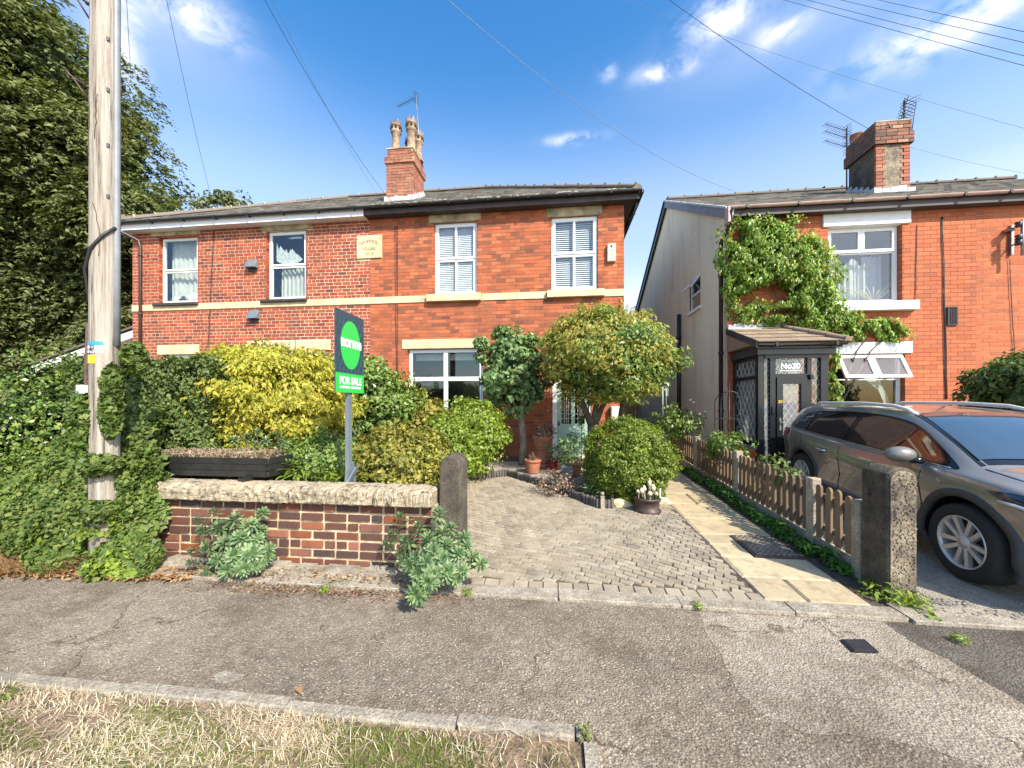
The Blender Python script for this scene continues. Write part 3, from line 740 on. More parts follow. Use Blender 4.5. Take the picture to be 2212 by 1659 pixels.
PQ = rect(771, 509, 825.6, 559, Y0)
H1 = thing('brick_house', 'left half of the red brick semi-detached pair, pale pointing, white fascia and hedge in front', 'house', (XL, Y0, .27))
H2 = thing('brick_house', 'right half of the red brick semi-detached pair, with sage green front door and chimney', 'house', (XR, Y0, .27))
holes1 = [W1, W2, W3, W4]; holes2 = [W5, W6, W7, WD]
part(wallmb(XL, XP, 0.0, EV, Y0, holes1), 'wall', M['mortar_pale'], H1)
part(wallmb(XP, XR, 0.0, EV, Y0, holes2), 'wall', M['mortar_tan'], H2)
part(MB().box(XL, XL+.24, Y0+.245, YB, 0, EV).box(XL+.24, XP, YB-.24, YB, 0, EV), 'wall', M['brick_left'], H1)
part(MB().box(XR-.24, XR, Y0+.245, YB, 0, EV).box(XP, XR-.24, YB-.24, YB, 0, EV), 'wall', M['low_bounce_side'], H2)
band1 = [(XL, XP, ST0, ST1)]; band2 = [(XP, XR, ST0, ST1)]
b1 = bricks(XL, XP, .02, EV, Y0, holes1+band1+[l1, l2, l3, l4, PQ], .0865, .232, .013, 5)
b2 = bricks(XP, XR, .02, EV, Y0, holes2+band2+[l5, l6, l7, s5, s6, PQ], .0865, .232, .010, 0)
pieces('brick', b1, M['brick_left'], H1); pieces('brick', b2, M['brick_mid'], H2)
# string course in long stones
def course(parent, x0, x1, skip, mat, Y, cuts):
    xs = sorted([x0, x1]+[c for c in cuts if x0 < c < x1])
    for a, b in zip(xs[:-1], xs[1:]):
        segs = [(a, b)]
        for s in skip:
            ns = []
            for p, q in segs:
                if s[1] <= p or s[0] >= q: ns.append((p, q))
                else:
                    if s[0] > p: ns.append((p, s[0]))
                    if s[1] < q: ns.append((s[1], q))
            segs = ns
        for p, q in segs: part(MB().cham(p+.003, q-.003, Y-.025, Y+.05, ST0, ST1, .006), 'string_course_stone', M[mat], parent)
course(H1, XL, XP, [], 'stone', Y0, [-10.6, -9.4, -8.15, -6.9, -5.45])
course(H2, XP, XR, [(s5[0]-.005, s5[1]+.005), (s6[0]-.005, s6[1]+.005)], 'stone', Y0, [-3.9, -2.9, -1.6, -.95, .3])
for r in (l1, l2): lintel(H1, r, Y0, 'stone_dirty')
lintel(H1, l3, Y0, 'stone'); lintel(H1, l4, Y0, 'stone')
for r in (l5, l6): lintel(H2, r, Y0, 'stone_dirty')
lintel(H2, l7, Y0, 'stone')
for r in (s5, s6): lintel(H2, r, Y0, 'stone', 'sill', proud=.12)
for W_ in (W1, W2): part(MB().cham(W_[0]-.14, W_[1]+.05, Y0-.09, Y0+.12, W_[2]-.075, W_[2]-.0, .01), 'sill', M['fascia_dark'], H1)
part(MB().cham(W7[0]-.08, W7[1]+.08, Y0-.09, Y0+.12, W7[2]-.12, W7[2]-.004, .01), 'sill', M['stone'], H2)
# windows of the left half
w = window(H1, W1, Y0, 'sash', 'white_old')
part(wavy(W1[0]+.08, W1[1]-.05, W1[2]+.05, W1[3], Y0+.27, .03, 50, 7), 'curtain', M['curtain'], w)
part(MB().lathe([(0, .0), (.07, .01), (.10, .06), (.08, .13), (.03, .17), (.05, .2), (0, .22)], (W1[0]+.52, Y0+.19, W1[2]+.03)), 'ornament', M['ink'], w)
for q, s in ((.25, .10), (.7, .13), (.82, .11)):
    part(MB().lathe([(0, 0), (s, .03), (s*1.3, s*1.3), (s*.7, s*2.2), (0, s*2.4)], (W1[0]+(W1[1]-W1[0])*q, Y0+.235, W1[2]+.03), 12), 'teddy', M['curtain'], w)
w = window(H1, W2, Y0, 'sash', 'white')
mid2 = (W2[2]+W2[3])/2
part(wavy(W2[0]+.22, W2[1]-.02, W2[2]+.05, mid2+.05, Y0+.25, .04, 60, 7), 'curtain', M['curtain'], w)
vs = []; n = 26; fx0, fx1 = W2[0]+.17, W2[1]-.2
prof = [.62, .60, .42, .50, .60, .56, .50, .48, .46, .44, .52, .40, .36, .40, .50, .46, .52, .44, .42, .34, .30, .28, .24, .20, .14, .05, .02]
for i in range(n+1):
    x = fx0+(fx1-fx0)*i/n; e = .10*(abs(i-n/2)/(n/2))**3
    vs += [(x, Y0+.13, mid2+.07+e), (x, Y0+.13, mid2+.09+e+prof[i]*.75)]
part(MB().add(vs, [(2*i, 2*i+2, 2*i+3, 2*i+1) for i in range(n)]), 'torn_film', M['frost'], w)
part(MB().poly([(fx0+.3, Y0+.13, W2[3]-.17), (fx1, Y0+.13, W2[3]-.18), (fx1-.02, Y0+.13, W2[3]-.12), (fx0+.45, Y0+.13, W2[3]-.12)]), 'torn_film', M['frost'], w)
window(H1, W3, Y0, 'one', 'white')
window(H1, W4, Y0, 'casement', 'white')
# windows of the right half
w = window(H2, W5, Y0, 'sash2', 'white', w=.062)
ww = .09
for (a, b) in ((W5[0]+ww, (W5[0]+W5[1])/2-.02), ((W5[0]+W5[1])/2+.02, W5[1]-ww)):
    slat_blind(w, a, b, W5[2]+.10, W5[3]-.30, Y0+.135, .046, 1.15, .042, 'shutter_slat')
    part(MB().box(a, b, Y0+.15, Y0+.17, W5[3]-.30, W5[3]-.06), 'shutter_panel', M['curtain_lilac'], w)
w = window(H2, W6, Y0, 'sash2', 'white', w=.062, recess=.05)
slat_blind(w, W6[0]+.09, W6[1]-.09, W6[2]+.08, W6[3]-.14, Y0+.13, .05, 1.0, .036)
w = window(H2, W7, Y0, 'casement', 'white', w=.055, tz=at(960, 818, Y0).z)
part(MB().box(W7[0]+.1, (W7[0]+W7[1])/2-.05, Y0+.3, Y0+.31, W7[3]-.26, W7[3]-.1).box((W7[0]+W7[1])/2+.05, W7[1]-.1, Y0+.3, Y0+.31, W7[3]-.26, W7[3]-.1), 'roller_blind', M['curtain'], w)
part(MB().box(W7[0]+.16, W7[0]+.9, Y0+.5, Y0+.55, 1.95, 2.12).box(W7[0]+.2, W7[0]+.6, Y0+.48, Y0+.5, 2.0, 2.09), 'appliance', M['sign_post'], w)
# front door
dx0, dx1, dz0, dz1 = WD
dr = part(MB().box(dx0, dx0+.11, Y0+.02, Y0+.12, dz0, dz1).box(dx1-.04, dx1, Y0+.02, Y0+.12, dz0, dz1).box(dx0+.11, dx1-.04, Y0+.02, Y0+.12, dz1-.07, dz1), 'door_frame', M['white'], H2)
a, b = dx0+.115, dx1-.045; zt = dz1-.075; zb = dz0+.03
dm = MB(); yd = Y0+.06
xc = (a+b)/2; gz0 = at(1240, 916, Y0).z; gz1 = zt-.12
dm.box(a, b, yd, yd+.045, zb, zb+.16).box(a, a+.10, yd, yd+.045, zb+.16, zt).box(b-.10, b, yd, yd+.045, zb+.16, zt).box(xc-.045, xc+.045, yd+.001, yd+.044, zb+.16, zt-.1)
dm.box(a+.10, b-.10, yd+.002, yd+.043, zt-.11, zt).box(a+.10, b-.10, yd-.001, yd+.043, gz0-.22, gz0)
dm.box(a+.10, xc-.045, yd+.018, yd+.04, zb+.16, gz0-.22).box(xc+.045, b-.10, yd+.018, yd+.04, zb+.16, gz0-.22)
dm.box(a+.13, xc-.075, yd+.008, yd+.018, zb+.2, gz0-.26).box(xc+.075, b-.13, yd+.008, yd+.018, zb+.2, gz0-.26)
part(dm, 'door', M['door_green'], H2)
door = H2.children[-1]
for (p, q) in ((a+.10, xc-.045), (xc+.045, b-.10)):
    part(MB().box(p, q, yd+.024, yd+.03, gz0, zt-.11), 'leaded_pane', M['glass_dark'], door)
    lm = MB(); wv = (q-p)
    for k in (.30, .52, .70): lm.box(p+wv*k-.004, p+wv*k+.004, yd+.016, yd+.036, gz0, zt-.11)
    for k in (gz0+.12, gz0+.24, zt-.42, zt-.22): lm.box(p, q, yd+.017, yd+.035, k, k+.008)
    part(lm, 'leading', M['white_old'], door)
part(MB().tube([(a+.035, yd-.03, 1.02), (a+.035, yd-.03, 1.12)], .02, 8), 'door_knob', M['ink'], door)
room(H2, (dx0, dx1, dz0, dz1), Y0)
part(MB().box(dx0, dx1, Y0-.15, Y0+.06, .2, .30), 'door_step', M['stone'], H2)
# meter box by the corner
r = rect(1320, 878, 1341, 917, Y0-.12)
mbx = thing('meter_box', 'white wall box half hidden behind the maple trunk beside the green door', 'meter box', (r[0], Y0, r[2]))
part(MB().cham(r[0], r[1], Y0-.14, Y0-.005, r[2], r[3], .01), 'box', M['white'], mbx)
part(MB().cham(r[0]+.02, r[1]-.02, Y0-.150, Y0-.14, r[2]+.02, r[3]-.02, .004), 'door', M['white_old'], mbx)
# ---- hipped roof
OV = .30; EY = Y0-OV; ex0, ex1 = XL-OV, XR+OV; RZ = 7.70+1.40; EZ = 6.42
RZ = 9.12; half = (YB-Y0)/2+OV; RYc = Y0+(YB-Y0)/2; rx0, rx1 = XL+4.0, XR-4.0
V = [(ex0, EY, EZ), (ex1, EY, EZ), (ex1, YB+OV, EZ), (ex0, YB+OV, EZ), (rx0, RYc, RZ), (rx1, RYc, RZ)]
def splitroof(parent, x0, x1, left):
    m = MB(); t_ = -.03
    if left: m.poly([(x0, EY, EZ+t_), (x1, EY, EZ+t_), (x1, RYc, RZ+t_), (rx0, RYc, RZ+t_)]).poly([(x1, YB+OV, EZ+t_), (x0, YB+OV, EZ+t_), (rx0, RYc, RZ+t_), (x1, RYc, RZ+t_)]).poly([(x0, YB+OV, EZ+t_), (x0, EY, EZ+t_), (rx0, RYc, RZ+t_)])
    else: m.poly([(x0, EY, EZ+t_), (x1, EY, EZ+t_), (rx1, RYc, RZ+t_), (x0, RYc, RZ+t_)]).poly([(x1, YB+OV, EZ+t_), (x0, YB+OV, EZ+t_), (x0, RYc, RZ+t_), (rx1, RYc, RZ+t_)]).poly([(x1, EY, EZ+t_), (x1, YB+OV, EZ+t_), (rx1, RYc, RZ+t_)])
    return part(m, 'roof', M['slate'], parent)
R1 = splitroof(H1, ex0, XP, True); R2 = splitroof(H2, XP, ex1, False)
def slates(roof, Xa, Xb, Ya, Za, Yb, Zb, xl, xr, w=.27, g=.205, th=.012, limit=300):
    L = math.hypot(Yb-Ya, Zb-Za); dy, dz = (Yb-Ya)/L, (Zb-Za)/L; nrm = Vector((0, -dz, dy)); obs = []
    k = 0; s = -.03
    th = .02
    while s < L-.02:
        f = max(0, s)/L; a = xl(f); b = xr(f); x = a-(k % 2)*w/2
        while x < b:
            p, q = max(x, a), min(x+w-.006, b)
            if q-p > .04:
                o = Vector((p, Ya+dy*s, Za+dz*s))+nrm*(.012+random.uniform(0, .006))
                up = Vector((0, dy, dz))*(g+.04)-nrm*.012
                obs.append((o, (q-p, 0, random.uniform(-.003, .003)), up, nrm*(th*random.uniform(.7, 1.3))))
            x += w
        s += g; k += 1
    oriented('slate', obs, M['slate'], roof, limit)
slates(R1, ex0, XP, EY, EZ, RYc, RZ, lambda f: ex0+(rx0-ex0)*f, lambda f: XP)
slates(R2, XP, ex1, EY, EZ, RYc, RZ, lambda f: XP, lambda f: ex1+(rx1-ex1)*f)
def ridge(parent, a, b, mat='ridge', L=.46, r=.12, mort='mortar_white', lift=.02):
    a, b = Vector(a), Vector(b); D = b-a; n = max(1, int(D.length/L)); t_ = D.normalized(); side = t_.cross(Vector((0, 0, 1))).normalized(); up = side.cross(t_)
    for i in range(n):
        p = a+D*(i/n); q = a+D*((i+.985)/n); m = MB(); vs = []
        kick = random.uniform(0, .014)
        for (P, rr) in ((p, r), (q, r*.93)):
            for k in range(7):
                th = PI*(k/6); vs.append(P+side*math.cos(th)*rr+up*(math.sin(th)*rr*.75+lift+kick))
        m.add(vs, [(k, k+1, k+8, k+7) for k in range(6)]+[(6, 5, 4, 3, 2, 1, 0), (7, 8, 9, 10, 11, 12, 13)])
        part(m, 'ridge_tile', M[mat], parent)
    m = MB(); mono = True
    for i in range(n+1):
        p = a+D*(i/n); m.obox(p-side*r*1.05-t_*.02, side*r*2.1, t_*.03, up*(r*.735+lift))
    part(m, 'ridge_mortar', M[mort], parent, kind='stuff')
    part(MB().obox(a-side*r*1.15, side*r*2.3, D, up*.04), 'ridge_bed', M['ridge'], parent)
ridge(R1, (ex0+.05, EY+.05, EZ+.03), (rx0, RYc, RZ), mort='stone_dirty'); ridge(R1, (rx0, RYc, RZ), (XP, RYc, RZ), mort='stone_dirty')
ridge(R2, (XP, RYc, RZ), (rx1, RYc, RZ), mort='ridge'); ridge(R2, (rx1, RYc, RZ), (ex1-.05, EY+.05, EZ+.03), mort='ridge')
def gutter(parent, a, b, mat, r=.046, name='gutter', out=Vector((0, -1, 0))):
    a, b = Vector(a), Vector(b); m = MB(); vs = []; n = 9
    for P in (a, b):
        for k in range(n):
            th = PI+PI*k/(n-1); vs.append(P+out*(-math.cos(th))*r*-1+Vector((0, 0, math.sin(th)*r)))
        for k in range(n):
            th = 2*PI-PI*k/(n-1); vs.append(P+out*(math.cos(th))*(r-.006)+Vector((0, 0, math.sin(th)*(r-.006))))
    fs = [(k, (k+1) % (2*n), (k+1) % (2*n)+2*n, k+2*n) for k in range(2*n)]
    m.add(vs, fs); g = part(m, name, M[mat], parent)
    L = (b-a).length; k = 0; s = .3
    while s < L:
        p = a+(b-a)*(s/L); part(MB().box(p.x-.02, p.x+.02, p.y-r-.006, p.y+r+.03, p.z-r-.008, p.z+.012), 'gutter_bracket', M['black'], g); s += .95
    return g
part(MB().box(ex0, XP-.06, Y0-.25, Y0-.225, EZ-.20, EZ-.02).box(ex0, XP-.06, Y0-.225, Y0+.004, EZ-.20, EZ-.185), 'fascia', M['white'], H1)
part(MB().box(XP-.06, ex1, Y0-.25, Y0-.225, EZ-.18, EZ-.02).box(XP-.06, ex1, Y0-.225, Y0+.004, EZ-.18, EZ-.165), 'fascia', M['fascia_dark'], H2)
gutter(H1, (ex0-.02, EY-.02, EZ-.02), (XP-.05, EY-.02, EZ-.02), 'black')
gutter(H2, (XP-.05, EY-.02, EZ-.02), (ex1+.04, EY-.02, EZ-.02), 'black')
m = MB()
for i in range(170):
    x = random.uniform(XP+.2, ex1-.1); s_ = random.uniform(.012, .045)
    m.obox((x, EY-.05+random.uniform(-.01, .05), EZ+random.uniform(-.01, .012)), (s_*1.8, 0, random.uniform(-.01, .01)), (0, s_, 0), (0, 0, s_*.6))
part(m, 'gutter_moss', M['ridge_moss'], H2, kind='stuff')
part(MB().box(ex1-.02, ex1, Y0-.22, YB, EZ-.18, EZ-.02).tube([(ex1+.05, EY, EZ-.05), (ex1+.05, YB, EZ-.05)], .05, 8).tube([(XR+.28, Y0-.1, EZ-.1), (XR+.25, Y0+.15, EZ-.35), (XR+.06, Y0+.2, EZ-.5)], .035, 8), 'side_gutter', M['black'], H2)
# downpipes, cables
def pipe(name, label, pts, r, mat, cat='drainpipe', collars=()):
    t = thing(name, label, cat, pts[-1])
    part(MB().tube(pts, r, 10), 'pipe', M[mat], t)
    for z in collars:
        for p, q in zip(pts[:-1], pts[1:]):
            if min(p[2], q[2]) <= z <= max(p[2], q[2]) and abs(p[2]-q[2]) > .3:
                part(MB().tube([(p[0], p[1], z-.03), (p[0], p[1], z+.03)], r*1.3, 10), 'collar', M[mat], t); break
    return t
px = at(303, 600, Y0-.07).x
pipe('downpipe', 'dark brown downpipe near the left corner of the left house', [(px-.42, Y0-.27, EZ-.08), (px-.40, Y0-.26, EZ-.22), (px-.04, Y0-.07, EZ-.42), (px, Y0-.07, EZ-.6), (px, Y0-.07, .27)], .036, 'brownpipe', collars=(5.6, 4.0, 2.9))
def cables(label, xs, ytop, ybot, Y, grp=None):
    for x in xs[:1]:
        a = at(x[0], ytop, Y); b = at(x[1], ybot, Y)
        t = thing('wall_cable', label, 'cable', (b.x, Y, b.z), group=grp)
        for xx in xs:
            a = at(xx[0], ytop, Y); b = at(xx[1], ybot, Y); P = [a.lerp(b, i/8)+Vector((random.uniform(-.008, .008), 0, 0)) for i in range(9)]
            part(MB().tube(P, .006, 5), 'strand', M['wire'], t)
cables('pair of thin black cables down the brick between the two left upper windows', [(463, 448), (461, 446)], 500, 800, Y0-.012)
cables('three black cables down the wall left of the shuttered window of the right half', [(856, 860), (853, 857), (859, 858)], 488, 870, Y0-.012)
# plaque with its carved words
def textmb(s, size, mat_parent, mat, M4, name='lettering', extrude=.004, align='CENTER', bold=0):
    cu = bpy.data.curves.new('txt', 'FONT'); cu.body = s; cu.size = size; cu.extrude = extrude; cu.align_x = align; cu.offset = bold
    ob = bpy.data.objects.new('txt', cu); C.objects.link(ob); bpy.context.view_layer.update()
    me = bpy.data.meshes.new_from_object(ob.evaluated_get(bpy.context.evaluated_depsgraph_get())); bpy.data.objects.remove(ob)
    me.transform(M4); me.materials.clear(); me.materials.append(M[mat])
    return link(name, me, None, mat_parent)
pl = thing('date_plaque', 'cream stone plaque carved with villa name and date between the upper windows', 'plaque', ((PQ[0]+PQ[1])/2, Y0, PQ[2]))
part(MB().cham(*(PQ[0], PQ[1]), Y0-.03, Y0+.1, PQ[2], PQ[3], .012), 'slab', M['stone'], pl)
rotf = Matrix.Rotation(PI/2, 4, 'X'); pcx = (PQ[0]+PQ[1])/2; pw = PQ[1]-PQ[0]; ph = PQ[3]-PQ[2]
for i, ch in enumerate('CHISWORTH'):
    q = (i-4)/4*R(46); rr = pw*.52
    textmb(ch, .115, pl, 'carved', Matrix.Translation((pcx+math.sin(q)*rr*.74, Y0-.031, PQ[2]+ph*.60+(math.cos(q)-.75)*rr*.55)) @ Matrix.Rotation(q, 4, 'Y') @ rotf, extrude=.004)
textmb('VILLAS', .115, pl, 'carved', Matrix.Translation((pcx, Y0-.031, PQ[2]+ph*.36)) @ rotf, bold=.001)
textmb('1913', .115, pl, 'carved', Matrix.Translation((pcx, Y0-.031, PQ[2]+ph*.12)) @ rotf, bold=.001)
for sx_, sz_, q in ((.09, .09, 0), (.91, .09, 1), (.07, .88, 2), (.93, .88, 3)):
    c = Vector((PQ[0]+pw*sx_, Y0-.032, PQ[2]+ph*sz_)); part(MB().tube([c+Vector((math.cos(u)*.028, 0, math.sin(u)*.028)) for u in [i*.6+q*1.5 for i in range(6)]], .005, 5), 'scroll', M['carved'], pl)
# alarm box
r = rect(1311, 532, 1329, 565, Y0)
al = thing('alarm_box', 'cream burglar alarm box with dark red light high on the brick corner', 'alarm box', (r[0], Y0, r[2]))
part(MB().cham(r[0], r[1], Y0-.09, Y0-.006, r[2]-.02, r[3]+.03, .014), 'case', M['alarm'], al)
part(MB().tube([((r[0]+r[1])/2, Y0-.11, r[3]-.03), ((r[0]+r[1])/2, Y0-.088, r[3]-.03)], .022, 12), 'light', M['red'], al)
textmb('aeb', .07, al, 'ink', Matrix.Translation(((r[0]+r[1])/2, Y0-.091, r[3]-.14)) @ rotf, extrude=.001)
part(MB().box(r[0]+.04, r[1]-.04, Y0-.0925, Y0-.0895, r[2]+.10, r[2]+.17).box(r[0]+.06, r[1]-.06, Y0-.0925, Y0-.0895, r[2]+.03, r[2]+.07), 'label', M['stone'], al)
# vent cowls
for (a, b, c, d, lb) in ((533, 561, 553.6, 586, 'upper of the two grey vent cowls, beside the film-covered window'), (536.6, 669, 557, 696, 'lower of the two grey vent cowls, just under the pale stone band')):
    r = rect(a, b, c, d, Y0-.06)
    t = thing('vent_cowl', lb, 'vent', (r[0], Y0, r[2]), group='vent cowls on the left half')
    x0, x1, z0, z1 = r; y = Y0-.006
    m = MB().add([(x0,y,z1),(x1,y,z1),(x1-.02,y-.06,z1-.01),(x0+.02,y-.06,z1-.01),(x0-.01,y,z0+.1),(x1+.01,y,z0+.1),(x1+.01,y-.15,z0+.09),(x0-.01,y-.15,z0+.09)], [(0,3,2,1),(3,7,6,2),(0,4,7,3),(1,2,6,5),(4,5,6,7)])
    part(m, 'hood', M['sign_post'], t)
    part(MB().box(x0+.02, x1-.02, y-.03, y, z0, z0+.1), 'duct', M['brownpipe'], t)
# lean-to at the left end
LX0 = -16.2
lt = part(MB().box(LX0+.3, XL-.01, 10.05, 10.3, 0, 2.55).add([(LX0+.3,10.05,2.55),(XL-.01,10.05,2.55),(XL-.01,10.05,3.85),(LX0+.3,10.3,2.55),(XL-.01,10.3,2.55),(XL-.01,10.3,3.85)], [(0,1,2),(3,5,4),(0,2,5,3)]), 'lean_to', M['mortar_pale'], H1)
bb = []
for b in bricks(LX0+.3, XL-.01, .02, 3.8, 10.05, [], .0865, .232, .013, 5):
    if b[5] < 2.45+(b[0]-LX0-.3)*.288: bb.append(b)
m = MB(); [m.box(*b) for b in bb]; part(m, 'brick', M['brick_left'], lt, kind='stuff')
a = Vector((LX0-.1, 9.85, 2.62)); b = Vector((XL-.02, 9.85, 3.99))
part(MB().obox(a-Vector((0, 0, .22)), b-a, (0, .03, 0), (0, 0, .22)).obox(a+Vector((0, .02, -.22)), b-a, (0, .25, 0), (0, 0, .02)), 'bargeboard', M['white'], lt)
part(MB().obox(a+Vector((-.1, -.06, .01)), b-a, (0, 6, 0), (0, 0, .06)), 'lean_to_roof', M['ridge'], lt)
# ---- chimney of the pair
ca0 = at(834.6, 400, 9.85).x; ca1 = at(892, 400, 9.85).x
cx0, cx1, cy0, cy1 = ca0, ca1, 9.85, 10.72
zc0 = 6.75; zc1 = at(863, 352, 9.85).z; zc2 = at(863, 338, 9.85).z; zc3 = at(863, 320, 9.85).z
def stack(parent, x0, x1, y0, y1, z0, z1, mat, mort, course_=.08):
    st = part(MB().box(x0+.006, x1-.006, y0+.006, y1-.006, z0, z1), 'chimney_stack', M[mort], parent)
    bx = []
    z = z0; k = 0
    while z < z1-.02:
        zz = min(z+course_-.01, z1); x = x0-(k % 2)*.115
        while x < x1:
            p, q = max(x, x0), min(x+.22, x1)
            if q-p > .03: bx.append((p, q-.004, y0-random.uniform(0, .006), y0+.05, z, zz-.004))
            x += .23
        y = y0-((k+1) % 2)*.115+.052
        while y < y1:
            p, q = max(y, y0+.052), min(y+.22, y1)
            if q-p > .03: bx.append((x1-.05, x1+random.uniform(0, .006), p, q, z, zz)); bx.append((x0-random.uniform(0, .006), x0+.05, p, q, z, zz))
            y += .23
        z += course_; k += 1
    return st, bx
st, bx = stack(H2, cx0, cx1, cy0, cy1, zc0, zc1, 'brick_chimney', 'stone_dirty')
s2, bx2 = stack(H2, cx0-.04, cx1+.04, cy0-.04, cy1+.04, zc1, zc2, 'brick_chimney', 'stone_dirty', .075)
s3, bx3 = stack(H2, cx0+.02, cx1-.02, cy0+.02, cy1-.02, zc2, zc3, 'brick_chimney', 'stone_dirty', .085)
pieces('brick', bx+bx2+bx3, M['brick_chimney'], st)
roofz = lambda y: EZ+(y-EY)*(RZ-EZ)/(RYc-EY)
m = MB()
for i in range(9):
    x = cx0-.05+i*(cx1-cx0+.1)/9; m.box(x, x+(cx1-cx0+.1)/9*.96, cy0-.03, cy0-.012, roofz(cy0)-.02, roofz(cy0)+.12+random.uniform(-.02, .04))
for i in range(6):
    y = cy0+i*(cy1-cy0)/6; m.box(cx1+.008, cx1+.03, y, y+.14, roofz(y)-.02, roofz(y)+.2)
part(m, 'lead_flashing', M['lead'], st)
part(MB().box(cx0+.0, cx1-.0, cy0, cy1, zc3, zc3+.03), 'flaunching', M['stone_dirty'], st)
def crown_pot(x, y, z, h, mat='chim_pot', r=.13):
    m = MB().lathe([(r*1.15, 0), (r*1.15, .05), (r*.92, .1), (r*.78, h*.45), (r*.86, h*.55), (r*1.0, h*.60), (r*1.12, h*.62), (r*1.15, h*.66), (r*1.0, h*.69), (r*1.05, h*.80), (r*1.18, h*.81), (r*1.18, h*.84), (r*1.05, h*.85), (r*.8, h*.85), (r*.75, .2)], (x, y, z), 20)
    for k in range(8):
        q = 2*PI*k/8; c = Vector((x+math.cos(q)*r*1.0, y+math.sin(q)*r*1.0, z+h*.84)); tn = Vector((-math.sin(q), math.cos(q), 0)); rd = Vector((math.cos(q), math.sin(q), 0))
        w_ = r*.38; m.add([c-tn*w_-rd*.02, c+tn*w_-rd*.02, c+tn*w_+rd*.01, c-tn*w_+rd*.01, c+Vector((0, 0, h*.17))+rd*.02], [(0,1,4),(1,2,4),(2,3,4),(3,0,4)])
    p = part(m, 'chimney_pot', M[mat], st)
    m = MB()
    for k in range(8):
        q = 2*PI*(k+.5)/8; c = Vector((x+math.cos(q)*r*1.04, y+math.sin(q)*r*1.04, z+h*.74)); m.box(c.x-.022, c.x+.022, c.y-.022, c.y+.022, c.z-.02, c.z+.03)
    part(m, 'pot_vent', M['ink'], p)
hp = at(863, 262, 10.1).z-zc3-.02
crown_pot(cx0+.18, cy0+.22, zc3+.02, hp-.02); crown_pot(cx1-.14, cy0+.24, zc3+.02, hp+.04)
crown_pot(cx0+.42, cy0+.62, zc3+.02, hp*.75, 'chim_pot_red', .11); crown_pot(cx1-.1, cy0+.66, zc3+.02, hp-.05)
# aerial on that chimney
def yagi(parent, base, d, L, n, el, up=Vector((0, 0, 1)), r=.008):
    base = Vector(base); d = Vector(d).normalized(); s = d.cross(up).normalized(); m = MB().tube([base, base+d*L], r, 6)
    for i in range(n):
        p = base+d*(L*(.12+.86*i/(n-1))); e = el*(1-.25*i/n); m.tube([p-s*e, p+s*e], .005, 4)
    part(m, 'boom', M['dark_metal'], parent)
    m = MB()
    for k in (-1, 1):
        for q in (.03, .08, .13): m.tube([base+up*k*q*1.2-s*el*1.1-d*.02, base+up*k*q*1.2+s*el*1.1-d*.02], .005, 4)
        m.tube([base, base+up*k*.16-d*.02], .006, 4)
    part(m, 'reflector', M['dark_metal'], parent)
mz = at(897, 203, 10.6)
ta = thing('tv_aerial', 'slender television aerial on the mast above the chimney pots of the pair', 'aerial', (mz.x, 10.65, zc2))
part(MB().tube([(cx1-.04, 10.68, zc1), (mz.x, 10.65, mz.z)], .013, 8), 'mast', M['metal'], ta)
tip = at(838, 200, 10.9)
yagi(ta, (mz.x-.02, 10.65, mz.z-.06), (tip.x-mz.x, .5, .10), .78, 9, .10)

# ================================================================ THE HOUSE ON THE RIGHT
Y3 = 8.2; X3 = 3.50; XS = at(2108, 600, Y3).x; X4 = 13.0; E3 = 5.50; YB3 = 16.7; RY3 = 12.4; RZ3 = 7.95
H3 = thing('brick_house', 'orange brick house on the right with rendered gable, climber and dark porch', 'house', (X3, Y3, .25))
H4 = thing('brick_house', 'adjoining orange brick house at the right edge with lighter pointing and wall bracket', 'house', (XS, Y3, .25))
V1 = rect(1789, 484.6, 1949, 654, Y3); V2 = rect(1803, 764, 1955, 905, Y3); V2 = (V2[0], V2[1], .95, V2[3])
PD = (3.80, 4.60, .25, 2.45)
L_1 = rect(1776, 459, 1965, 485, Y3); L_2 = rect(1800, 739, 1969, 764, Y3); S_1 = rect(1782, 654, 1974, 673, Y3)
L_1 = (L_1[0], L_1[1], L_1[2]-.02, L_1[3])
part(wallmb(X3, XS, 0, E3, Y3, [V1, V2, PD]), 'wall', M['mortar_red'], H3)
part(wallmb(XS, X4, 0, E3, Y3, []), 'wall', M['mortar_sand'], H4)
part(MB().box(XS, X4, YB3-.2, YB3, 0, E3).box(X4-.2, X4, Y3+.25, YB3-.2, 0, E3), 'wall', M['mortar_sand'], H4)
bk = bricks(X3, XS, .02, E3, Y3, [V1, V2, PD, L_1, L_2, S_1], .0815, .232, .006, 0, .002)
pieces('brick', bk, M['brick_right'], H3)
bk = bricks(XS, X4, .02, E3, Y3, [], .0815, .232, .006, 0, .002)
pieces('brick', [b for b in bk if b[0] < 10.5], M['brick_right'], H4)
